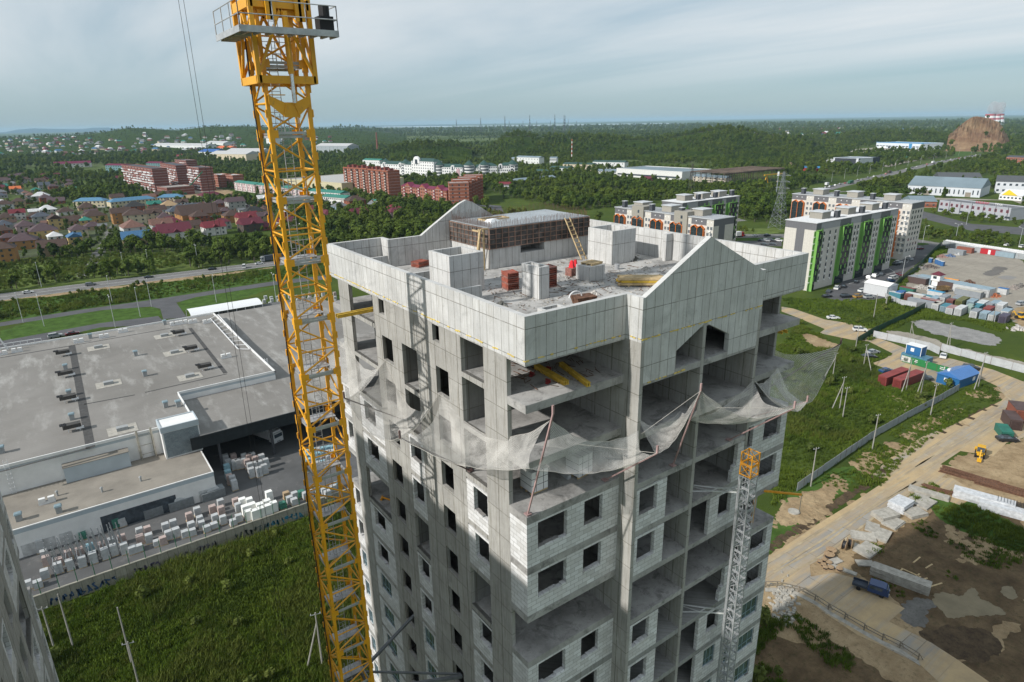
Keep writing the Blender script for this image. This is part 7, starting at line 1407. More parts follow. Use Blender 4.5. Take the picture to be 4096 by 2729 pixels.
for x, y, lb in ((300,520,'left end'),(437,528,'beside the great arch'),(665,545,'between arch wing and long wing'),(872,548,'largest, in the middle'),(975,546,'right of the middle'),(1172,541,'right end')):
    p = G('L2', x, y); t = thing('round_tower', 'round white tower with conical dark green cap, '+lb, 'tower', (p[0]+5, p[1]+4, 0), 'round towers of the white complex'); s = MB(); s.cyl((0,0,0),(0,0,18.5),7,20); s.build('wall', W_).parent = t; s = MB(); s.cyl((0,0,18.5),(0,0,24.5),7.8,20,.3); s.build('cap', M_DG).parent = t
    for f in range(4): s = MB(); s.cyl((0,0,3+f*4),(0,0,4.9+f*4),7.06,20); s.build('window_band', MGL).parent = t
# industrial sheds and far buildings
M_SHR = M('shed_roof_bluegrey', (.17,.22,.25), .6, .12, .05); T_SH = M('shed_wall_white', (.55,.57,.60), .7, .06, .2)
a, L, D = obuild('warehouse', 'long white warehouse with narrow windows and blue-grey roof at the right', G('R2', 1345, 742), G('R2', 1970, 776), 46, 8.3, T_SH, 'gable', M_SHR, None); s = MB()
for i in range(16):
    if i in (4, 13): continue
    s = MB(); u = -L/2+L*(i+.5)/16; s.box(u-.5,-D/2-.08,2.2,u+.5,-D/2,6.2); s.build('window', MGL).parent = a
for i in (4, 13): s = MB(); u = -L/2+L*(i+.5)/16; s.box(u-2.2,-D/2-.1,0,u+2.2,-D/2,4.2); s.build('gate', M('gate_brown', (.25,.22,.18))).parent = a
obuild('warehouse', 'low white warehouse with dark roof behind the long one', G('R2', 1620, 660), G('R2', 1985, 665), 30, 7, T_SH, 'gable', M('shed_roof_dark', (.08,.085,.09)), (8, 1, 1.5, 2)); obuild('warehouse', 'white warehouse block with square windows at the right edge behind', G('R2', 2095, 735), G('R2', 2354, 745), 30, 11, T_SH, 'gable', M('shed_roof_dark', (.08,.085,.09)), (5, 2, 2, 2))
a, L, D = obuild('pavilion', 'white pavilion with yellow striped gable roof at the right edge', G('R2', 2135, 790), G('R2', 2330, 805), 26, 4.2, MWF, 'gable', M('roof_white_m', (.6,.6,.6)), (6, 1, 1.6, 1.4)); s = MB(); s.prism_xz([(-L/2+2,4.2),(L*.3,4.2),(-2,9)],-D/2-.5,-D/2-.2); s.build('yellow_gable', M('gable_yellow', (.7,.5,.03))).parent = a
a, L, D = obuild('office_building', 'grey two-storey office with red windows and roof sign at the right', G('R2', 1612, 893), G('R2', 2222, 972), 17, 8.2, M('office_grey', (.36,.37,.40), .6, .05), 'flat', M('office_roof', (.14,.14,.15)), None)
for i in range(13):
    u = -L/2+L*(i+.5)/13; s = MB(); s.box(u-.9,-D/2-.1,5,u+.9,-D/2,7.1); o = s.build('red_window', M('red_frame', (.28,.015,.03))); o.parent = a; s = MB(); s.box(u-.7,-D/2-.13,5.2,u-.1,-D/2-.1,6.9); s.box(u+.1,-D/2-.13,5.2,u+.7,-D/2-.1,6.9); s.build('pane', MGL).parent = o
    if i % 2 == 0: s = MB(); s.box(u-1.2,-D/2-.1,1.2,u+2.4,-D/2,2.6); s.build('dark_window', MGL).parent = a
for i in range(7): s = MB(); u = -L/2+L*i/6.2; s.box(u-.25,-D/2-.14,0,u+.15,-D/2,8.9); s.build('pilaster', M('office_dark', (.05,.05,.055))).parent = a
def text(parent, body, size, loc, rot, m, name='lettering', ex=.05):
    cu = bpy.data.curves.new(name, 'FONT'); cu.body = body; cu.size = size; cu.extrude = ex; cu.align_x = 'CENTER'; o = bpy.data.objects.new('tmp_text', cu); COL.objects.link(o)
    dg = bpy.context.evaluated_depsgraph_get(); me = bpy.data.meshes.new_from_object(o.evaluated_get(dg)); bpy.data.objects.remove(o); me.materials.clear(); me.materials.append(m)
    o = bpy.data.objects.new(name, me); COL.objects.link(o); o.parent = parent; o.location = loc; o.rotation_euler = rot; return o
M_SR = M('sign_red', (.5,.01,.04), .5); text(a, '\u041a\u0410\u0411\u0418\u041d\u0415\u0420', 2.2, (L*.10, -D/2+1, 9.4), (math.pi/2,0,0), M_SR, 'sign_lettering'); text(a, '\u0422\u0420\u0410\u041a', 2.2, (L*.32, -D/2+1, 9.4), (math.pi/2,0,0), MWF, 'sign_lettering')
s = MB(); 
for i in range(9): s.bar((L*(-.05+i*.06), -D/2+1.2, 8.2), (L*(-.05+i*.06), -D/2+1.2, 11), .08)
s.build('sign_frame', M_G).parent = a
obuild('brick_shed', 'low brick shed with blue-grey roof beside the grey office', G('R2', 1385, 860), G('R2', 1600, 862), 22, 5, T_BR, 'gable', M_SHR, (4, 1, 1.6, 1.2))
a, L, D = obuild('blue_roof_plant', 'large white plant building with a bright blue roof below the quarry hill', G('R2', 1080, 347), G('R2', 1480, 362), 60, 12, M('plant_white', (.58,.62,.66)), 'flat', M('plant_roof_blue', (.05,.22,.42)), (14, 1, 7, 2.2)); s = MB(); s.box(-L/2-.3,-D/2-.4,12.2,L/2+.3,-D/2+1,13.4); s.build('blue_fascia', M('plant_roof_blue', (.05,.22,.42))).parent = a
s = MB(); s.box(L*.22,-D/2-.5,1,L*.28,-D/2,11.5); s.build('blue_stair_tower', M('plant_roof_blue', (.05,.22,.42))).parent = a
for u in (-.4,-.3,-.2,-.1): s = MB(); s.box(L*u-3,-D/2-.2,0,L*u+3,-D/2,4.5); s.build('dock_door', MGL if u == -.2 else MWF).parent = a
a, L, D = obuild('workshop', 'white and black workshop with four open gates among trees at the right', G('R2', 710, 490), G('R2', 925, 500), 40, 10, T_SH, 'flat', M_SHR); 
for i in range(4): s = MB(); u = -L/2+L*(i+.5)/5.2; s.box(u-2.2,-D/2-.15,0,u+2.2,-D/2,6.5); s.build('gate', M('void_dark', (.012,.012,.014))).parent = a
a, L, D = obuild('workshop', 'black annex of the workshop with a small white emblem', G('R2', 927, 500), G('R2', 1110, 482), 38, 9.6, M('workshop_black', (.035,.04,.05)), 'flat', M_SHR, (4, 2, 3, 1)); s = MB(); s.box(-L/2+2,-D/2-.3,6.6,-L/2+5,-D/2-.1,8.2); s.box(-L/2+6.5,-D/2-.3,7.0,-L/2+13,-D/2-.1,7.8); s.build('emblem', MWF).parent = a
obuild('red_shed', 'low red shed with a blue roof among the trees', G('R2', 420, 540), G('R2', 625, 550), 14, 4, M('shed_red', (.35,.03,.03)), 'gable', M('shed_roof_blue', (.03,.16,.33)), (6, 1, 1.5, 1.2))
a, L, D = obuild('workshop', 'long white industrial hall with a ribbon of windows in the middle distance', G('L2', 1895, 525), G('L2', 2345, 556), 60, 10, M('hall_white', (.60,.60,.58)), 'flat', M_SHR); s = MB(); s.box(-L/2+2,-D/2-.1,2.2,L/2-6,-D/2,4.2); s.build('window_ribbon', MGL).parent = a
def at_(c, pts, h, m, mr, lb, D=14, roof='gable', wins=(8,2,1.6,1.5), nm='far_building'): return obuild(nm, lb, G(c, *pts[0]), G(c, *pts[1]), D, h, m, roof, mr, wins)
T_W2 = M('plaster_cool', (.60,.61,.60), .8, .05); T_Y2 = M('plaster_warm', (.52,.45,.33), .8, .06)
for c, p, h, m, mr, lb in (('L2',((745,416),(805,416)),10,T_W2,M_DG,'white villa standing alone on the far lawn'), ('L2',((1205,436),(1362,442)),11,T_W2,M_SHR,'long white building at the foot of the wooded hill'), ('L2',((1435,446),(1482,446)),11,T_W2,M_SHR,'small white block right of the long white building'), ('L2',((1525,482),(1730,488)),9,T_Y2,M_DG,'cream classical building below the striped chimney'), ('L2',((1730,470),(1950,476)),10,T_W2,M_DG,'white classical building right of the cream one'), ('L2',((1435,500),(1570,505)),7,T_W2,M_DG,'low white building in front of the cream classical one'), ('L2',((1755,520),(1895,522)),6,T_W2,M_SHR,'low white annex left of the long industrial hall'), ('L2',((1060,612),(1160,612)),5,T_W2,M('roof_rd', ROOFC['red']),'small white shop with a red roof in the middle woods'), ('L2',((1225,585),(1480,560)),5,M('black_wall',(.02,.02,.02)),M_SHR,'low black pavilion right of the red-roofed shop'),
  ('L2',((1330,520),(1450,525)),6,T_Y2,M_DG,'pale house group left of the low white building'), ('L2',((2055,570),(2125,572)),5,T_BR2,M('roof_rd2', ROOFC['maroon']),'small dark red hut before the industrial hall'), ('L2',((150,470),(265,475)),14,T_W2,M_RGN,'white building with green roof behind the brick pair'), ('L2',((1160,425),(1205,430)),6,T_W2,M_SHR,'small white shed at the left end of the long white building'),
  ('L3',((170,340),(415,352)),5,T_W2,M_RG,'long white greenhouse-like shed inside the forest'), ('L3',((65,560),(290,575)),6,M('fence_beige',(.45,.40,.33)),M_SHR,'beige shed row in front of the steel frame yard'), ('L3',((2220,440),(2350,445)),10,T_BR,M('roof_dk',(.07,.07,.08)),'brick building cut by the right edge'), ('L3',((1050,430),(1051,428)),3,T_W2,M_RG,'small kiosk beside the workshop'),
  ('L1',((1055,338),(1420,345)),14,T_W2,M_RG,'long pale factory row below the left hills'), ('L1',((1420,325),(1545,330)),16,T_W2,M_RG,'tall pale factory hall above the factory row'), ('L1',((1450,415),(1700,420)),14,T_Y2,M_RG,'beige factory hall left of the crane mast'), ('L1',((1370,390),(1480,392)),12,T_W2,M('roof_bl2',(.03,.10,.30)),'white hall with a dark blue vaulted roof'), ('L1',((1480,352),(1575,356)),9,T_W2,M('roof_or',(.55,.12,.04)),'small hall with an orange roof at the foot of the hills'), ('L1',((2180,362),(2400,366)),18,M('hall_gy',(.28,.31,.33)),M_RG,'grey factory hall right of the crane mast'), ('L1',((1560,392),(1800,395)),14,M('hall_gy',(.28,.31,.33)),M_RG,'grey factory hall left behind the crane mast'), ('L1',((1840,318),(1872,320)),28,T_W2,M_RG,'small far white tower block seen through the crane mast')):
    at_(c, p, h, m, mr, lb, 14 if c != 'L1' else 40)
t = thing('steel_frame_hall', 'rusty open steel frame of a hall with a yellow gantry crane', 'steel frame', (*G('L3', 500, 570), 0)); p = G('L3', 500, 570); s = MB()
for i in range(14):
    for j in range(4): s.cyl((-60+i*9, j*16, 0), (-60+i*9, j*16, 13), .35, 5)
for j in range(4): s.bar((-60, j*16, 13), (57, j*16, 13), .8, 1.2); 
for i in range(28): s.bar((-60+i*4.3, 0, 14), (-60+i*4.3, 48, 14), .6)
s.build('frame', M('frame_rust', (.10,.075,.06), .9, .4, .1)).parent = t; s = MB(); 
for x_ in (0, 26): s.bar((x_-4,-14,0),(x_,-14,9),.7); s.bar((x_+4,-14,0),(x_,-14,9),.7)
s.bar((-5,-14,9.5),(31,-14,9.5),1.2); s.build('gantry', M_EY).parent = t; keepout(p[0]-60, p[1]-5, p[0]+60, p[1]+50)
# ================================================================ the village
V = [ # crop R4: x, y(base), width m, roof, wall, storeys, hip
('R4',250,925,11,'red','white',2,0),('R4',90,940,13,'brown','tan',1,1),('R4',60,1040,14,'slate','grey',1,1),('R4',360,1105,14,'plum','pink',2,1),('R4',570,975,13,'slate','grey',2,1),('R4',600,1170,17,'plum','yellow',2,1),('R4',760,1060,13,'brown','yellow',3,0),('R4',480,920,12,'brown','brick',1,1),('R4',950,985,13,'brown','tan',1,0),('R4',1060,1160,14,'plum','cream',2,1),('R4',740,1195,10,'white','white',1,1),('R4',340,1310,15,'plum','ochre',2,1),('R4',730,1400,15,'brown','tan',2,0),('R4',1010,1265,10,'blue','yellow',2,0),('R4',60,1500,14,'brown','ochre',3,1),('R4',1270,965,17,'brown','yellow',2,1),('R4',1640,975,14,'brown','ochre',3,0),('R4',880,860,13,'brown','white',1,1),('R4',1170,800,15,'brown','tan',1,1),('R4',640,830,14,'white','white',1,1),
('R4',560,680,16,'white','grey',2,1),('R4',620,705,14,'plum','brick',2,1),('R4',760,715,15,'plum','brick',1,0),('R4',380,715,10,'brown','brick',1,0),('R4',80,800,14,'brown','white',2,1),('R4',30,740,12,'white','white',1,1),('R4',30,640,10,'slate','grey',1,1),('R4',70,540,10,'green','tan',2,0),('R4',130,570,11,'plum','brick',1,1),('R4',220,580,11,'orange','cream',2,0),('R4',290,590,11,'slate','white',1,1),('R4',350,600,10,'rust','white',1,1),('R4',200,400,14,'plum','white',2,0),('R4',300,385,12,'plum','white',2,0),('R4',390,380,11,'plum','white',1,0),('R4',470,390,11,'maroon','brick',1,1),('R4',590,390,12,'maroon','brick',2,1),('R4',800,385,12,'maroon','white',2,0),('R4',880,345,12,'slate','grey',1,1),('R4',900,385,11,'maroon','brick',1,1),
('R4',1260,585,12,'rust','brick',1,0),('R4',1620,430,14,'maroon','yellow',2,0),('R4',1810,1000,14,'brown','grey',1,1),('R4',1820,1000,16,'brown','cream',3,1),('R4',1800,1180,17,'rust','pale',3,1),('R4',1840,1280,16,'blue','tan',2,0),('R4',2160,1080,14,'rust','pale',2,0),('R4',2250,1200,16,'maroon','white',2,0),('R4',2040,920,11,'rust','cream',2,0),('R4',2200,930,13,'plum','yellow',1,1),('R4',1810,830,16,'black','brick',2,1),('R4',2070,800,11,'green','brick',2,0),('R4',2270,980,12,'maroon','brick',1,1),('R4',1250,1060,12,'plum','tan',1,1),('R4',330,1060,12,'plum','grey',1,1),('R4',510,1290,11,'plum','ochre',1,1),('R4',1200,1060,9,'plum','brick',1,1),
('R5',60,930,12,'brown','cream',2,0),('R5',200,940,11,'plum','yellow',1,1),('R5',270,820,15,'tan','grey',2,1),('R5',360,900,14,'slate','cream',2,1),('R5',330,1000,13,'maroon','brick',1,1),('R5',170,1090,14,'rust','pale',2,0),('R5',340,1190,20,'maroon','white',2,0),('R5',560,1050,13,'brown','tan',1,0),('R5',670,970,13,'brown','brick',2,1),('R5',650,930,30,'brown','ochre',2,0),('R5',440,775,10,'brown','white',2,0),('R5',250,730,12,'brown','cream',1,1),('R5',580,790,12,'slate','white',1,0),('R5',680,790,12,'plum','grey',1,1),('R5',800,740,10,'plum','brick',1,1),('R5',940,790,12,'plum','brick',2,1),('R5',1150,810,15,'plum','grey',3,0),('R5',1080,700,11,'brown','ochre',2,1),('R5',1190,750,11,'green','pale',2,1),('R5',1340,730,10,'maroon','pale',1,0),('R5',1430,770,9,'brown','yellow',1,1),('R5',1390,900,16,'black','tan',2,1),('R5',1110,960,14,'brown','ochre',2,1),('R5',860,1125,14,'red','white',2,0),('R5',1310,990,15,'red','tan',2,0),('R5',1350,1080,15,'maroon','dark',2,0),('R5',1540,970,12,'plum','tan',2,0),('R5',1520,720,11,'white','white',2,0),('R5',1550,750,10,'orange','white',1,0),('R5',1000,850,9,'plum','brick',1,1),
('R5',1870,900,13,'white','brick',2,0),('R5',1820,1000,12,'maroon','white',1,0),('R5',2110,890,13,'red','brick',2,0),('R5',2100,990,13,'green','white',1,0),('R5',2300,860,14,'plum','pale',1,1),('R5',1960,800,13,'brown','tan',2,0),('R5',1880,790,10,'brown','cream',2,0),('R5',1570,1060,10,'maroon','brick',1,0),
('R3',30,1000,17,'maroon','white',2,1),('R3',400,970,13,'maroon','cream',2,0),('R3',690,910,10,'grey','white',1,1),('R3',810,905,11,'red','cream',2,1),('R3',360,850,16,'brown','brick',3,1),('R3',180,880,12,'grey','blue',2,1),('R3',20,930,12,'brown','brick',1,1),('R3',1050,520,9,'green','white',1,1)]
VA = {}
for (c, x, y, Wm, rf, wl, st, hp) in V: house(c, x, y, Wm, rf, wl, st, hp, yaw=math.radians(random.choice((2,-3,5,8,-6,90+3,2,4))), dormer=(st == 2 and not hp))
rr = random.Random(12); added = 0; tries = 0
while added < 46 and tries < 4000:                   # more houses filling the streets, clear of the ones above
    tries += 1; c, x, y = rr.choice((('R4', rr.uniform(-60,2300), rr.uniform(640,1300)), ('R5', rr.uniform(0,1560), rr.uniform(690,1100)), ('R4', rr.uniform(-60,1000), rr.uniform(380,640)), ('R3', rr.uniform(-100,950), rr.uniform(800,1010)))); p = G(c, x, y)
    if any(a-9 < p[0] < b+9 and d_-9 < p[1] < e+9 for a, d_, b, e in FOOT) or (c == 'R4' and 1300 < x < 1560): continue
    rf = rr.choice(('brown','plum','brown','slate','maroon','grey','plum','rust','green','brown')); house(c, x, y, rr.uniform(9,13), rf, rr.choice(('tan','cream','brick','yellow','white','grey','pink')), rr.choice((1,2,2)), rr.choice((0,1,1)), yaw=math.radians(rr.choice((3,-3,93,88,6)))); added += 1
for i in range(30):                                  # sheds and garages between the houses
    c, x, y = rr.choice((('R4', rr.uniform(0,2300), rr.uniform(820,1150)), ('R5', rr.uniform(0,1500), rr.uniform(740,960)))); rf = rr.choice(('brown','plum','grey','slate','rust','white')); house(c, x, y, rr.uniform(5,8), rf, rr.choice(('grey','tan','brick','white')), 1, 0, small=True, name='shed', label='low shed with %s roof in a village yard' % rf, group='sheds between the village houses')
# far hillside houses: every visible one stands by itself
FH = 0; fr = random.Random(31)
fc = ['maroon','grey','slate','white','white','green','blue','rust','red','plum']
while FH < 275:
    if FH < 215: c, x, y = 'L1', fr.uniform(-30, 2300), fr.choice((fr.uniform(225, 420), fr.uniform(260, 400)))
    else: c, x, y = 'L3', fr.gauss(1050, 420), fr.uniform(205, 262)
    if c == 'L1' and (y < 260 and x < 900 or (1500 < x < 1800 and y > 330) or (x > 1750 and y > 300)): continue
    if c == 'L1':
        d = ray(c, x, y); k = None
        for D_ in range(1300, 5000, 60):                  # march the sight line to the hillside
            px_, py_, pz_ = CAMP+d*(D_/math.hypot(d[0], d[1]))
            if pz_ <= gz(px_, py_)+.5: k = D_; break
        if not k: continue
    else: px_, py_ = G(c, x, y); k = math.hypot(px_, py_)
    if k > 5500: continue
    rf = fr.choice(fc); wl = fr.choice(('white','white','cream','pale','grey','brick')); t = house('O', 0, 0, 1, rf, wl, 1, 1, small=True) if False else None
    key = ('far', rf, wl)
    Wm = 13
    if key not in BR:
        s = MB(); s.box(-Wm/2,-5,-2,Wm/2,5,4.6); a = s.mesh('wall', M('house_wall_'+wl, WALLC[wl])); s = MB(); gable_shape(s, Wm, 10, 4.6, 3.4, .5, .5); BR[key] = (a, s.mesh('roof', M('house_roof_'+rf, ROOFC[rf])))
    t = thing('far_house', 'tiny far %s-roofed house %s' % (rf, 'on the left hillside' if c == 'L1' else 'on the far right plain'), 'house', (px_, py_, gz(px_, py_)), 'far houses', fr.uniform(0, 3.1)); sc = fr.uniform(.8, 1.5) if c == 'L1' else fr.uniform(1.2, 2.2); t.scale = (sc, sc, sc*.9)
    for me in BR[key]: o = bpy.data.objects.new(me.name.split('.')[0], me); COL.objects.link(o); o.parent = t
    FOOT.append((px_-8, py_-8, px_+8, py_+8)); FH += 1
# ================================================================ vegetation
def leafmat(name, a, b_):
    m, t, b = newmat(name); q = NT(t); b.inputs['Roughness'].default_value = .8; b.inputs['Specular IOR Level'].default_value = .15
    oi = q.n('ShaderNodeObjectInfo'); c = q.mix(oi.outputs['Random'], a, b_); c = q.mix(q.math('MULTIPLY', q.ramp(q.noise(.5, detail=5), .4, .7), .6), c, tuple(x*1.5 for x in b_)); c = q.mix(q.math('MULTIPLY', q.ramp(q.noise(.012, detail=5), .40, .62), .55), c, (.12,.15,.022)); c = q.mix(q.math('MULTIPLY', q.ramp(q.noise(.05, detail=3), .52, .62), .5), c, (.030,.055,.016)); q.l(c, b.inputs['Base Color'])
    tr = q.n('ShaderNodeBsdfTranslucent'); q.l(c, tr.inputs[0]); ms = q.n('ShaderNodeMixShader'); ms.inputs[0].default_value = .22; out = [n for n in t.nodes if n.type == 'OUTPUT_MATERIAL'][0]; q.l(b.outputs[0], ms.inputs[1]); q.l(tr.outputs[0], ms.inputs[2]); q.l(ms.outputs[0], out.inputs[0]); return m
LF = [leafmat('foliage_dark', (.024,.046,.008), (.056,.092,.012)), leafmat('foliage_mid', (.040,.072,.010), (.084,.124,.016)), leafmat('foliage_yellow', (.06,.085,.018), (.11,.13,.03))]
M_BARK = M('bark', (.10,.085,.07), .9)
def tree_meshes(seed, r, h, lf, n=210, conif=False, leaf=.75):
    rr = random.Random(seed); s = MB(); blobs = []
    nb = 7 if not conif else 9
    for i in range(nb):
        if conif: u = i/nb; a = rr.uniform(0,6.3); blobs.append((math.cos(a)*r*.15, math.sin(a)*r*.15, h*(.2+.75*u), r*(1-u)*.85+.25, h*.10))
        else: a = rr.uniform(0,6.3); d_ = r*rr.uniform(.1,.6); z_ = h*rr.uniform(.38,.82); blobs.append((math.cos(a)*d_, math.sin(a)*d_, z_, r*rr.uniform(.38,.62), h*rr.uniform(.13,.22)))
    if not conif: blobs.append((0,0,h*.85,r*.45,h*.15))
    for i in range(n):
        bx_, by_, bz_, br, bh = rr.choice(blobs); v = Vector((rr.gauss(0,1), rr.gauss(0,1), rr.gauss(0,1))).normalized(); k = rr.uniform(.7,1.05)
        p = Vector((bx_+v.x*br*k, by_+v.y*br*k, bz_+v.z*bh*k)); L = leaf*rr.uniform(.6,1.3); nrm = (v+Vector((rr.uniform(-.6,.6), rr.uniform(-.6,.6), rr.uniform(-.1,.8)))).normalized()
        t1 = nrm.cross(Vector((rr.uniform(-1,1), rr.uniform(-1,1), .3))).normalized(); t2 = nrm.cross(t1)
        s.quad(tuple(p-t1*L), tuple(p-t2*L*.6), tuple(p+t1*L), tuple(p+t2*L*.7))
    tk = MB(); tk.cyl((0,0,-.5),(0,0,h*.5),r*.07,6,r*.04)
    for i in range(4): a = rr.uniform(0,6.3); tk.cyl((0,0,h*rr.uniform(.25,.45)),(math.cos(a)*r*.5,math.sin(a)*r*.5,h*rr.uniform(.55,.75)),r*.03,4,r*.012)
    return s.mesh('crown', lf), tk.mesh('trunk', M_BARK)
PROT = [tree_meshes(1,3.6,9,LF[0]), tree_meshes(2,3.2,8,LF[1]), tree_meshes(3,2.6,10,LF[1]), tree_meshes(4,3.9,7.5,LF[0]), tree_meshes(5,2.4,6,LF[2]), tree_meshes(6,2.0,9.5,LF[0],170,True), tree_meshes(7,4.3,10.5,LF[1],260)]
hidden = bpy.data.collections.new('foliage_prototypes')
def hide_obj(name, meshes, col_):
    me0 = meshes[0]
    s = MB(); 
    if len(meshes) == 1: o = bpy.data.objects.new(name, me0)
    else:
        me = bpy.data.meshes.new(name); vs = []; fs = []; mi = []
        for k, m_ in enumerate(meshes):
            b = len(vs); vs += [tuple(v.co) for v in m_.vertices]; fs += [tuple(b+i for i in p.vertices) for p in m_.polygons]; mi += [k]*len(m_.polygons)
        me.from_pydata(vs, [], fs)
        for m_ in meshes: me.materials.append(m_.materials[0])
        me.polygons.foreach_set('material_index', mi); o = bpy.data.objects.new(name, me)
    col_.objects.link(o); return o
def scatter(name, pts, protos, label, org=(0,0,0)):
    """one 'stuff' object: points carrying scale, spin and prototype index, instanced by geometry nodes"""
    colx = bpy.data.collections.new(name+'_set')
    for i, m_ in enumerate(protos): hide_obj('%02d_%s_source' % (i, name), m_, colx)
    me = bpy.data.meshes.new(name); n = len(pts); me.vertices.add(n); a = np.array(pts, dtype=np.float32)
    me.vertices.foreach_set('co', a[:, :3].ravel()); 
    for k, nm in ((3,'scl'),(4,'spin')): at = me.attributes.new(nm, 'FLOAT', 'POINT'); at.data.foreach_set('value', a[:, k].copy())
    at = me.attributes.new('pick', 'INT', 'POINT'); at.data.foreach_set('value', a[:, 5].astype(np.int32)); me.update()
    ng = bpy.data.node_groups.new(name+'_nodes', 'GeometryNodeTree'); ng.interface.new_socket('Geometry', in_out='INPUT', socket_type='NodeSocketGeometry'); ng.interface.new_socket('Geometry', in_out='OUTPUT', socket_type='NodeSocketGeometry')
    nn = ng.nodes.new; ll = ng.links.new; gi = nn('NodeGroupInput'); go = nn('NodeGroupOutput'); ip = nn('GeometryNodeInstanceOnPoints'); ci = nn('GeometryNodeCollectionInfo'); ci.inputs['Collection'].default_value = colx; ci.inputs['Separate Children'].default_value = True; ci.inputs['Reset Children'].default_value = True
    def attr(nm, ty): n_ = nn('GeometryNodeInputNamedAttribute'); n_.data_type = ty; n_.inputs['Name'].default_value = nm; return n_.outputs['Attribute']
    cx_ = nn('ShaderNodeCombineXYZ'); ll(attr('spin','FLOAT'), cx_.inputs[2]); ll(gi.outputs[0], ip.inputs['Points']); ll(ci.outputs[0], ip.inputs['Instance']); ip.inputs['Pick Instance'].default_value = True; ll(attr('pick','INT'), ip.inputs['Instance Index']); ll(cx_.outputs[0], ip.inputs['Rotation']); ll(attr('scl','FLOAT'), ip.inputs['Scale']); ll(ip.outputs[0], go.inputs[0])
    o = bpy.data.objects.new(name, me); COL.objects.link(o); md = o.modifiers.new('scatter', 'NODES'); md.node_group = ng; tag(o, label, kind='stuff'); return o
FA = np.array(FOOT)
def blocked(x, y): return bool(((FA[:,0] < x) & (x < FA[:,2]) & (FA[:,1] < y) & (y < FA[:,3])).any())
def inpoly(x, y, P):
    c = False; n = len(P); j = n-1
    for i in range(n):
        if (P[i][1] > y) != (P[j][1] > y) and x < (P[j][0]-P[i][0])*(y-P[i][1])/(P[j][1]-P[i][1])+P[i][0]: c = not c
        j = i
    return c
CLEAR = [hw+hw2[::-1], P_('L1', (-600,1440),(0,1335),(2300,1075),(2600,1300),(2354,1700),(-600,1700)), P_('L3', (365,915),(700,915),(700,1100),(365,1100)), [(225,110),(225,250),(268,250),(330,250),(385,205),(385,120),(430,90),(300,60)], P_('R1', (-400,1700),(-100,600),(600,180),(1200,230),(2700,380),(3400,800),(3400,1700)), P_('R2', (840,395),(900,355),(1080,343),(1700,335),(1700,350),(1500,375),(1100,385)), P_('R2', (1470,790),(1340,780),(1960,770),(2354,790),(2354,850),(1600,890),(1400,900)), P_('R2', (1380,885),(1440,880),(1900,1000),(2300,1030),(2500,950),(2500,1200),(1900,1080),(1380,935)),
  P_('L2', (815,338),(1050,326),(1060,336),(900,350)), P_('L2', (700,425),(830,385),(1000,396),(1120,405),(960,430)), P_('L3', (1500,205),(1560,196),(1860,200),(1840,210)), P_('L3', (1850,340),(1930,310),(2050,330),(1960,380),(1870,395)), P_('L3', (600,480),(740,440),(960,430),(760,465)), P_('L1', (860,600),(1240,560),(1470,590),(1480,660),(1080,690)), P_('L2', (0,612),(190,640),(450,670),(800,730),(1120,790),(1050,800),(740,760),(400,705),(0,640)), P_('L1', (1480,600),(1700,640),(1900,670),(1880,700),(1280,695),(1200,650)), P_('L3', (80,560),(600,500),(700,560),(640,600),(300,600)), P_('L2', (1900,560),(2350,570),(2350,600),(1900,590)), P_('R2',(1150,515),(1440,440),(1380,430),(1100,500))]
LANE = P_('R4', (1540,980),(1440,1000),(1380,1190),(1280,1330),(1100,1568),(1270,1568),(1430,1280),(1460,1120),(1520,1020))
CLEAR.append(LANE); CLB = [(min(p[0] for p in P), min(p[1] for p in P), max(p[0] for p in P), max(p[1] for p in P)) for P in CLEAR]
def ribbonclear(x, y):
    for a, b in zip(HWY, HWY[1:]):
        dx, dy = b[0]-a[0], b[1]-a[1]; u = max(0, min(1, ((x-a[0])*dx+(y-a[1])*dy)/(dx*dx+dy*dy))); 
        if math.hypot(x-a[0]-dx*u, y-a[1]-dy*u) < 30: return True
    return False
def clear(x, y):
    for P, b in zip(CLEAR, CLB):
        if b[0] < x < b[2] and b[1] < y < b[3] and inpoly(x, y, P): return True
    return False
from mathutils import noise as mnoise
MEADOW = P_('L1', (-400,1150),(0,1120),(590,1085),(760,1060),(1100,1065),(1480,1020),(1490,1110),(1000,1175),(0,1310),(-400,1350)); VILL = P_('R4', (-200,640),(500,640),(1000,700),(2335,760),(3900,820),(3900,1050),(2300,1200),(1600,1230),(900,1400),(0,1500),(-200,1520))
rr = random.Random(99); pts = []; singles = []
def frustum(x, y):
    u, v = topix((x, y, 0)); return -180 < u < 4300 and v < 2900
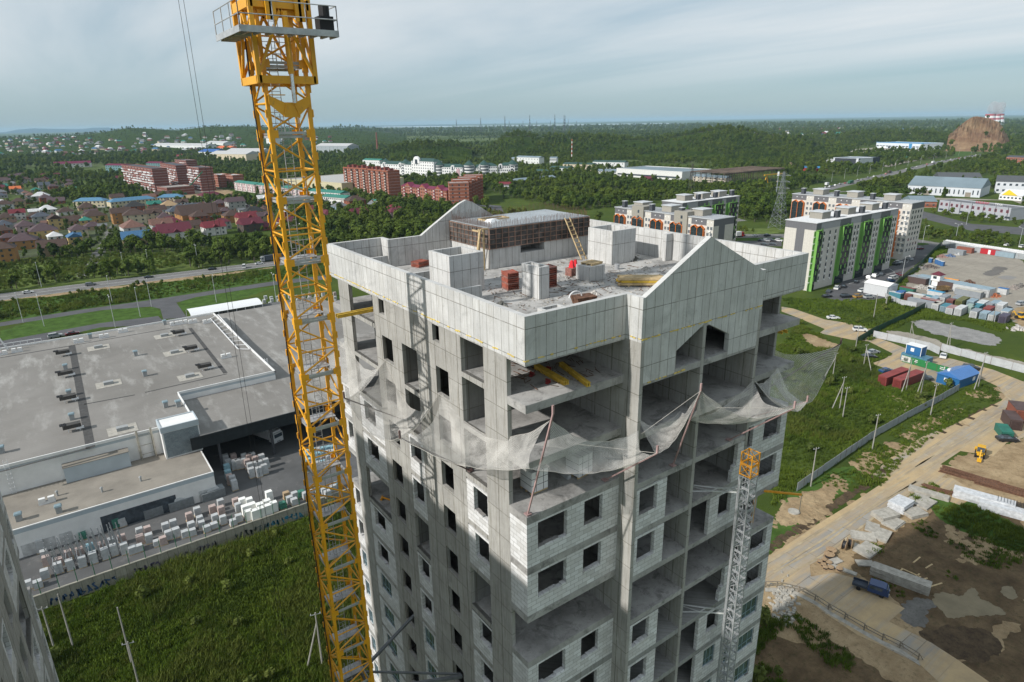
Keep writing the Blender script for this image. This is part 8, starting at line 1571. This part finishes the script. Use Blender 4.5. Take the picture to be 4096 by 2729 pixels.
for ring, (d0, d1, step) in enumerate(((330, 560, 5.2), (560, 900, 6.8), (900, 1500, 9.5), (1500, 2600, 15), (2600, 4600, 27), (4600, 9000, 60))):
    az = math.radians(54.44); half = math.radians(41); nr = int((d1-d0)/step)
    for i in range(nr):
        D = d0+step*(i+.5); na = int(2*half*D/step)
        for j in range(na):
            a = az-half+2*half*(j+rr.random())/na; dd = D+rr.uniform(-.5,.5)*step; x, y = CAMP[0]+dd*math.cos(a), CAMP[1]+dd*math.sin(a)
            nz = mnoise.noise((x*.012, y*.012, 3.3))+.5*mnoise.noise((x*.04, y*.04, 1)); big = mnoise.noise((x*.0022, y*.0022, 8))
            if dd > 1500 and big < -.38: continue
            if nz < -.16 and dd < 2600 and big < .30: continue
            if ring >= 4 and rr.random() < .45: continue
            if HILLS[5](x, y) > 5 and rr.random() < .93: continue
            if clear(x, y) or (dd < 5000 and blocked(x, y)) or (650 < x < 1500 and ribbonclear(x, y)): continue
            sc = rr.uniform(.55,1.2)*(1+.35*nz)*(1 if dd < 1500 else 1.35 if dd < 2600 else 2.0 if dd < 4600 else 3.0); pk = rr.choice((0,1,2,3,0,6,1,5))
            if inpoly(x, y, MEADOW):
                if nz < .20 or rr.random() < .5: continue
                sc *= .55; pk = rr.choice((4,1,4))
            if inpoly(x, y, VILL):
                if rr.random() < .74: continue
                sc *= .6
            if dd > 2300 and x < 1900 and y > 1200:
                if rr.random() < .55: continue
                sc *= .55
            if 225 < x < 650 and y < 262: sc *= .55; pk = rr.choice((1,4,1,6))
            if not frustum(x, y): continue
            e = (x, y, gz(x, y)-.2, sc, rr.uniform(0,6.28), pk)
            if dd < 520 and len(singles) < 260 and rr.random() < .30 and not inpoly(x, y, MEADOW): singles.append(e)
            else: pts.append(e)
scatter('woodland', pts, PROT, 'green woodland and bushes filling the plain and hills behind the roads')
kindname = ['dense dark green tree','bushy mid-green tree','slender mid-green tree','broad dark tree','small yellow-green bush','dark conifer','large spreading tree']
for x, y, z, sc, sp, pk in singles:
    where = 'beside the highway' if x < 130 else ('behind the tiled apartment blocks' if x > 225 and y < 300 else 'in the belt beyond the highway')
    t = thing('tree' if pk != 4 else 'bush', '%s %s' % (kindname[pk], where), 'tree' if pk != 4 else 'bush', (x, y, z), 'trees nearest the camera', sp); t.scale = (sc, sc, sc)
    for me in PROT[pk]: o = bpy.data.objects.new(me.name.split('.')[0], me); COL.objects.link(o); o.parent = t
# tall reeds and grass close by
def tuft(seed, n, r, h, lf, w=.05, lean=.35):
    rr = random.Random(seed); s = MB()
    for i in range(n):
        a, d_ = rr.uniform(0,6.3), rr.uniform(0,r); x, y = d_*math.cos(a), d_*math.sin(a); hh = h*rr.uniform(.55,1.1); b = rr.uniform(0,6.3); lx, ly = lean*hh*math.cos(b)*rr.random(), lean*hh*math.sin(b)*rr.random(); c_ = rr.uniform(0,3.1); wx, wy = w*math.cos(c_), w*math.sin(c_)
        s.quad((x-wx, y-wy, 0), (x+wx, y+wy, 0), (x+wx*1.3+lx*.5, y+wy*1.3+ly*.5, hh*.55), (x-wx*1.3+lx*.5, y-wy*1.3+ly*.5, hh*.55)); s.tri((x-wx*1.3+lx*.5, y-wy*1.3+ly*.5, hh*.55), (x+wx*1.3+lx*.5, y+wy*1.3+ly*.5, hh*.55), (x+lx*1.5, y+ly*1.5, hh))
    return s.mesh('tuft', lf)
GL = [leafmat('reed_green', (.052,.096,.011), (.096,.145,.017)), leafmat('reed_yellow', (.085,.115,.022), (.12,.14,.03)), leafmat('grass_green', (.054,.096,.011), (.098,.142,.018))]
TF = [(tuft(1,64,.75,1.15,GL[0],.032),), (tuft(2,60,.75,1.0,GL[0],.035),), (tuft(3,50,.7,1.25,GL[1],.032),), (tuft(4,30,.7,.8,GL[2],.06),), (tuft(5,26,.8,.55,GL[2],.07),), PROT[4][:1]]
lp = []
def nearscatter(inside, x0, y0, x1, y1, step, picks, smin=.7, smax=1.2, bush=0):
    y = y0
    while y < y1:
        x = x0
        while x < x1:
            px_, py_ = x+rr.uniform(-.6,.6)*step, y+rr.uniform(-.6,.6)*step; x += step
            if not inside(px_, py_): continue
            u, v = topix((px_, py_, 0))
            if not (-60 < u < 4160 and 0 < v < 2800): continue
            n_ = mnoise.noise((px_*.06, py_*.06, 5))+.6*mnoise.noise((px_*.19, py_*.19, 9)); pk = rr.choice(picks)
            if n_ > .18 and 0 in picks and rr.random() < .6: pk = 2
            s_ = rr.uniform(smin, smax)*max(.45, 1+.75*n_)
            if n_ < -.25 and 0 in picks: pk = rr.choice((3, 4)); s_ *= 1.3
            if rr.random() < bush: pk = 5; s_ = rr.uniform(.25,.55)
            lp.append((px_, py_, 0, s_, rr.uniform(0,6.28), pk))
        y += step
nearscatter(lambda x, y: y < 89.3 and not (-45.5 < x < 23.2 and -1.5 < y < 24.8), -34, 18, 62, 89.5, .62, (0,1,0,2,3,4), bush=.002)
RF_ = P_('H', (200,560),(380,350),(470,420),(520,430),(600,500),(750,530),(1060,590),(900,650),(980,745),(970,830),(1090,850),(1370,815),(1540,850),(1170,1055),(900,1210),(500,1490),(340,1600),(180,1700)); BANK = P_('H', (380,440),(440,430),(560,480),(680,520),(650,560),(520,545),(420,500))
nearscatter(lambda x, y: inpoly(x, y, RF_) and not inpoly(x, y, BANK), 20, 0, 230, 130, .9, (3,1,3,0,4), .55, 1.0, .012)
RG_ = P_('H', (240,175),(1010,185),(1300,240),(910,440),(700,350),(330,245)); nearscatter(lambda x, y: inpoly(x, y, RG_), 60, 20, 330, 140, 1.25, (3,4,4), .7, 1.3, .008)
ST_ = P_('H', (1560,860),(1700,800),(1830,860),(1850,930),(1700,1000),(1500,1100),(1230,1290),(960,1560),(360,1640),(600,1440),(900,1240),(1170,1080)); nearscatter(lambda x, y: inpoly(x, y, ST_) and mnoise.noise((x*.1, y*.1, 2)) > -.25, 20, 0, 230, 130, 1.0, (3,4,4,3), .5, .9)
GR_ = P_('F', (1560,50),(1900,230),(2300,440),(2300,600),(1900,500),(1500,240),(1380,150)); nearscatter(lambda x, y: inpoly(x, y, GR_) and mnoise.noise((x*.15, y*.15, 2)) > -.2, 60, -20, 160, 60, .9, (3,4), .5, .9)
MU_ = P_('F', (930,720),(1060,560),(1300,420),(1500,330),(1760,120),(2262,330),(2262,800),(1900,820),(1300,940)); nearscatter(lambda x, y: inpoly(x, y, MU_) and mnoise.noise((x*.12, y*.12, 7)) > .12, 50, -40, 160, 60, 1.0, (3,4,4), .4, .8)
PT_ = P_('F', (120,1100),(330,1120),(500,1060),(700,1130),(820,1250),(1100,1450),(1400,1568),(100,1650)); nearscatter(lambda x, y: inpoly(x, y, PT_) and mnoise.noise((x*.13, y*.13, 4)) > .05, 20, -40, 100, 40, .8, (3,1,4), .5, 1.0, .02)
VG_ = P_('R1', (-100,1740),(160,1585),(905,1215),(1300,1330),(2200,1480),(2000,1568),(1500,1400),(900,1370),(600,1450),(200,1650)); nearscatter(lambda x, y: inpoly(x, y, VG_), 60, 0, 330, 140, 1.2, (3,4,1), .6, 1.2)
GS_ = P_('R1', (300,1060),(560,850),(800,660),(1000,470),(1160,310),(1290,370),(1100,440),(880,590),(700,760),(560,1000),(420,1000)); nearscatter(lambda x, y: inpoly(x, y, GS_), 200, 60, 420, 160, 1.5, (3,1,1), .8, 1.6)
VR_ = P_('L1', (-200,1440),(0,1398),(1880,1172),(2300,1115),(2300,1195),(1880,1245),(1000,1380),(0,1525),(-200,1560)); nearscatter(lambda x, y: inpoly(x, y, VR_), -60, 230, 200, 350, 1.9, (0,1,3,3), .7, 1.5, .05)
nearscatter(lambda x, y: inpoly(x, y, MEADOW), -60, 340, 200, 460, 2.3, (0,1,2,2), .7, 1.5, .05)
scatter('tall_grass', lp, TF, 'tall reeds, weeds and rough grass covering the open ground')
# slabs, reels, timber on the site at the lower right
def slabp(c, x, y, L, Wd, n, yaw, lb, m=None, tilt=0, grp='loose concrete slabs'):
    p = G(c, x, y); t = thing('concrete_slab', lb, 'slab', (p[0], p[1], .02), grp, yaw)
    for i in range(n): s = MB(); s.obox((random.uniform(-.1,.1), random.uniform(-.1,.1), i*.24), (L, Wd, .21), random.uniform(-.03,.03)); o = s.build('slab', m or M_SLC); o.parent = t; o.rotation_euler = (tilt, 0, 0)
M_SLC = M('weathered_slab', (.33,.31,.27), .9, .2, 1.2, dirt=(.22,.195,.16)); ry = (lambda a, b: math.atan2(b[1]-a[1], b[0]-a[0]))(G('F', 500, 500), G('F', 1180, 60))
for x, y, L, Wd, n, yw, tl, lb in ((1540,150,7,1.8,3,ry-1.3,0,'long pale slab stack at the top end of the slab heap'),(1470,170,4,2.5,1,ry,0,'sandy flat slab beside the grey block stack'),(1510,220,4.5,2.6,2,ry,0,'brownish slab right of the grey block stack'),(1430,300,4,2.5,3,ry-.3,0,'tilted brown slab below the grey block stack'),(1210,320,4.2,2.8,4,ry-.3,0,'stacked slabs left of the grey block stack'),(1270,370,4,2.5,2,ry,0,'half-buried slab under the stacked ones'),(1110,400,3.4,2.3,1,ry+.4,.1,'pale tilted slab in the middle of the heap'),(1175,460,4,2.8,2,ry+.2,0,'broad pale slab in the middle right of the heap'),(1040,475,4,2.2,2,ry-.9,.15,'grey slab leaning at the left of the heap'),(1075,575,4.2,2.8,2,ry,.05,'large grey slab at the lower end of the heap'),(1060,675,2.8,1.6,1,ry-.7,0,'small whitish slab at the bottom of the heap'),(1000,560,2.5,1.4,1,ry+.3,.2,'broken slab piece beside the cable reels'),(840,655,2,1.4,1,ry-.2,0,'small square slab next to the black reels'),(890,720,4.5,.9,1,ry-1.3,0,'narrow kerb-like slab by the single yellow reel')): slabp('F', x, y, L, Wd, n, yw, lb, None, tl)
slabp('F', 1325, 250, 4.2, 3.0, 7, ry, 'neat light grey block stack on the slab heap', M('pale_blocks', (.48,.49,.50), .7), 0, None); slabp('F', 1320, 815, 8.5, 1.9, 7, ry-1.32, 'long stack of weathered concrete beams beside the blue truck', M_SLC, 0, None)
slabp('F', 1950, 210, 10, 2.4, 7, ry-1.3, 'long stack of white wall panels on the concrete road', M('pale_blocks', (.48,.49,.50), .7), 0, 'white panel stacks'); slabp('F', 2200, 310, 12, 2.4, 6, ry-1.3, 'white panel stack with rebar grids on top at the right edge', M('pale_blocks', (.48,.49,.50), .7), 0, 'white panel stacks')
p = G('F', 2165, 265); t = thing('rebar_grid', 'dark rebar grids lying on the white panel stack', 'rebar', (p[0], p[1], 1.5), None, ry-1.3); s = MB()
for i in range(10): s.bar((-2.5,-1+i*.22,.05),(2.5,-1+i*.22,.05),.05); s.bar((-2.4+i*.5,-1.1,.1),(-2.4+i*.5,1.1,.1),.05); s.bar((-2.4+i*.5,-1.1,.3),(-2.4+i*.5,1.1,.3),.05)
s.build('grid', M_BK).parent = t
for x, y, L, Wd, yw, lb in ((1850,20,10,3,ry-1.35,'large rusty rebar bundle beside the digger'),(1650,130,7,1.2,ry-1.3,'narrow rusty rebar bundle next to the slab heap'),(2160,120,12,3.2,ry-1.35,'rusty brown bundle across the road at the right edge')):
    p = G('F', x, y); t = thing('rebar_bundle', lb, 'rebar', (p[0], p[1], 0), 'rusty rebar bundles', yw)
    for i in range(26): s = MB(); yy = random.uniform(-Wd/2, Wd/2); s.bar((-L/2+random.uniform(-.5,.5), yy, random.uniform(.08,.6)), (L/2+random.uniform(-.5,.5), yy+random.uniform(-.3,.3), random.uniform(.08,.6)), .13); s.build('bar', M_RUST).parent = t
M_RE = M('reel_wood', (.30,.205,.12), .8, .2, 3)
def reel(x, y, r_, w_, lying, lb, cc=M_BK):
    p = G('F', x, y); t = thing('cable_reel', lb, 'reel', (p[0], p[1], 0), 'cable reels', random.uniform(0,3)); ax = (0,0,1) if lying else (0,1,0); a0 = .0 if lying else -w_/2; zc = 0 if lying else r_
    P0 = lambda u: (0,0,u) if lying else (0,u-w_/2,r_)
    for u in (0, w_-.08): s = MB(); s.cyl(P0(u), P0(u+.08), r_, 18); s.build('flange', M_RE).parent = t
    s = MB(); s.cyl(P0(.08), P0(w_-.08), r_*.72, 16); s.build('cable', cc).parent = t
for x, y, r_, l, lb in ((800,590,1.1,1,'upper large black cable reel'),(785,622,1.1,1,'lower large black cable reel'),(750,655,.55,1,'small reel at the top of the cluster'),(715,665,.55,1,'small reel at the left of the cluster'),(742,690,.55,1,'pale small reel in the cluster'),(785,675,.65,1,'brown reel in the middle of the cluster'),(758,712,.55,1,'orange-topped small reel at the bottom'),(797,712,.65,1,'dark brown reel at the bottom right'),(865,722,.7,1,'yellow wooden reel standing apart'),(900,560,1.15,0,'large upright reel beside the slabs'),(935,545,1.1,0,'second upright reel wrapped in plastic')): reel(x, y, r_*.8, .75 if r_ > 1 else .5, l, lb)
for x, y, L, yw, lb in ((1450,645,2.5,.2,'upper left loose plank on the mud'),(1543,692,2,.1,'upper right loose plank on the mud'),(1445,772,2.5,.2,'middle loose plank on the mud'),(1325,728,1.5,.2,'short plank behind the beam stack'),(1408,742,3,-1.3,'thin plank between the others'),(1585,838,3.2,-.1,'yellow plank near the puddle'),(1500,792,1.8,-.1,'grey plank near the puddle')):
    p = G('F', x, y); s = MB(); s.obox((p[0], p[1], .03), (L, .22, .08), ry+yw-.2); o = s.build('plank', M_WOOD); tag(o, lb, 'plank', 'planks on the mud'); THINGS.append(o)
# plank railing along the excavation edge
rl = [G('F', *q_) for q_ in ((300,850),(390,850),(555,885),(680,950),(780,1020),(905,1090),(1050,1175),(1190,1250),(1320,1310),(1460,1400))]; t = thing('plank_railing', 'crooked timber and pipe railing along the edge of the pit', 'railing', (rl[0][0], rl[0][1], 0))
for a, b in zip(rl, rl[1:]):
    for z_ in (.55, 1.1): s = MB(); s.bar((*a, z_+random.uniform(-.1,.1)), (*b, z_+random.uniform(-.1,.1)), .1); s.build('rail', M('old_timber', (.20,.17,.13), .9, .2, 2), t)
for a in rl: s = MB(); s.bar((*a, 0), (*a, 1.2), .14); s.bar((a[0]+.6, a[1]-.4, 0), (*a, 1.1), .1); s.build('post', M('old_timber', (.20,.17,.13)), t)
flat('kerb_strip', [(a[0]-.9, a[1]-.7) for a in rl]+[(a[0]-.1, a[1]-.1) for a in rl[::-1]], .05, M_SLC)
s = MB()
for i in range(160): a = rr.gauss(0,1), rr.gauss(0,1); p = G('F', 440+a[0]*45, 980+a[1]*75); s.obox((*p, 0), (rr.uniform(.2,.8), rr.uniform(.2,.7), rr.uniform(.1,.35)), rr.uniform(0,3), .7)
tag(s.build('broken_concrete', M_SLC), 'broken concrete chunks spilled beside the pit', kind='stuff')
s = MB(); pm = G('F', 520, 285); s.cyl((*pm, 0), (*pm, .35), 1.1, 16); o = s.build('manhole_ring', M_SLC); tag(o, 'round concrete manhole ring in the sand bank', 'manhole'); THINGS.append(o)
# ================================================================ haze
s = MB(); s.box(-34000, -34000, -1.5, 34000, 34000, 150); 
hzm = bpy.data.materials.new('haze'); hzm.use_nodes = True; nt_ = hzm.node_tree; nt_.nodes.clear(); o_ = nt_.nodes.new('ShaderNodeOutputMaterial'); pv = nt_.nodes.new('ShaderNodeVolumePrincipled'); pv.inputs['Color'].default_value = (.52,.76,.93,1); pv.inputs['Density'].default_value = .000042; pv.inputs['Anisotropy'].default_value = .0; nt_.links.new(pv.outputs[0], o_.inputs['Volume'])
HZ = s.build('haze', hzm); tag(HZ, 'pale blue air haze', None, None, 'stuff')
# ================================================================ every label made to point at one thing
LM = [((1180,1500),'the crane mast'),((2050,950),'the roof core'),((1530,720),'the orange-red brick pair'),((1950,680),'the white complex'),((3300,1000),'the green block'),((700,740),'the dark red brick blocks'),((460,830),'the sky-blue-roofed blocks'),((900,860),'the long brown house'),((300,1000),'the small blue-roofed house'),((100,900),'the steep red roof'),((3900,480),'the quarry hill'),((3750,590),'the blue-roofed plant'),((3800,1250),'the blue guard booth'),((3550,1500),'the red container pair'),((3900,1080),'the bright red cabin'),((3500,1700),'the long sheet fence'),((400,1850),'the white annex'),((1100,1700),'the black canopy'),((250,1300),'the store roof edge'),((2900,780),'the lattice pylon'),((3100,740),'the steel frame hall'),((2700,700),'the striped chimney'),((1500,560),'the factory chimney'),((500,510),'the left skyline'),((900,600),'the factory row')]
def ordinal(i):
    o1 = ['first','second','third','fourth','fifth','sixth','seventh','eighth','ninth','tenth','eleventh','twelfth','thirteenth','fourteenth','fifteenth','sixteenth','seventeenth','eighteenth','nineteenth','twentieth']
    return o1[i] if i < 20 else ('%d' % (i+1))+('th' if (i+1) % 10 not in (1,2,3) or 10 < (i+1) % 100 < 14 else {1:'st',2:'nd',3:'rd'}[(i+1) % 10])
groups = {}
for t in THINGS: groups.setdefault(t['label'], []).append(t)
for lb, ts in list(groups.items()):
    if len(ts) < 2: continue
    sub = {}
    for t in ts:
        p = topix(tuple(t.location)); best = min(LM, key=lambda m: math.hypot(p[0]-m[0][0], (p[1]-m[0][1])*1.6)); dx, dy = p[0]-best[0][0], p[1]-best[0][1]
        rel = ('left of' if dx < 0 else 'right of') if abs(dx) > abs(dy)*1.5 else ('above' if dy < 0 else 'below'); sub.setdefault((rel, best[1]), []).append((p[0], t))
    for (rel, nm), l in sub.items():
        l.sort(key=lambda e: e[0]); n = len(l)
        for i, (_, t) in enumerate(l):
            base = lb.split(); ph = '%s %s' % (rel, nm) if len(sub) > 1 else ''
            od = '' if n == 1 else ('leftmost' if i == 0 else 'rightmost' if i == n-1 else ordinal(i)+('' if ph else ' from left'))
            tail = ', '+(od+' of those '+ph if od and ph else od or ph); k = 16-len(tail.replace(',', ' ').split()); bw_ = base[:max(k, 3)]
            while len(bw_) > 2 and len(bw_) < len(base) and bw_[-1].strip(',') in ('a','an','the','on','in','of','by','and','with','beyond','beside','behind','below','main','long','double','stand','belt','brick','left','near','tiled','green','low','store','white','dark','grey','frontage','village','yard','against','between'): bw_.pop()
            t['label'] = ' '.join(bw_).rstrip(',')+tail
print('THINGS', len(THINGS), 'objects', len(bpy.data.objects), 'forest', len(pts), 'grass', len(lp))
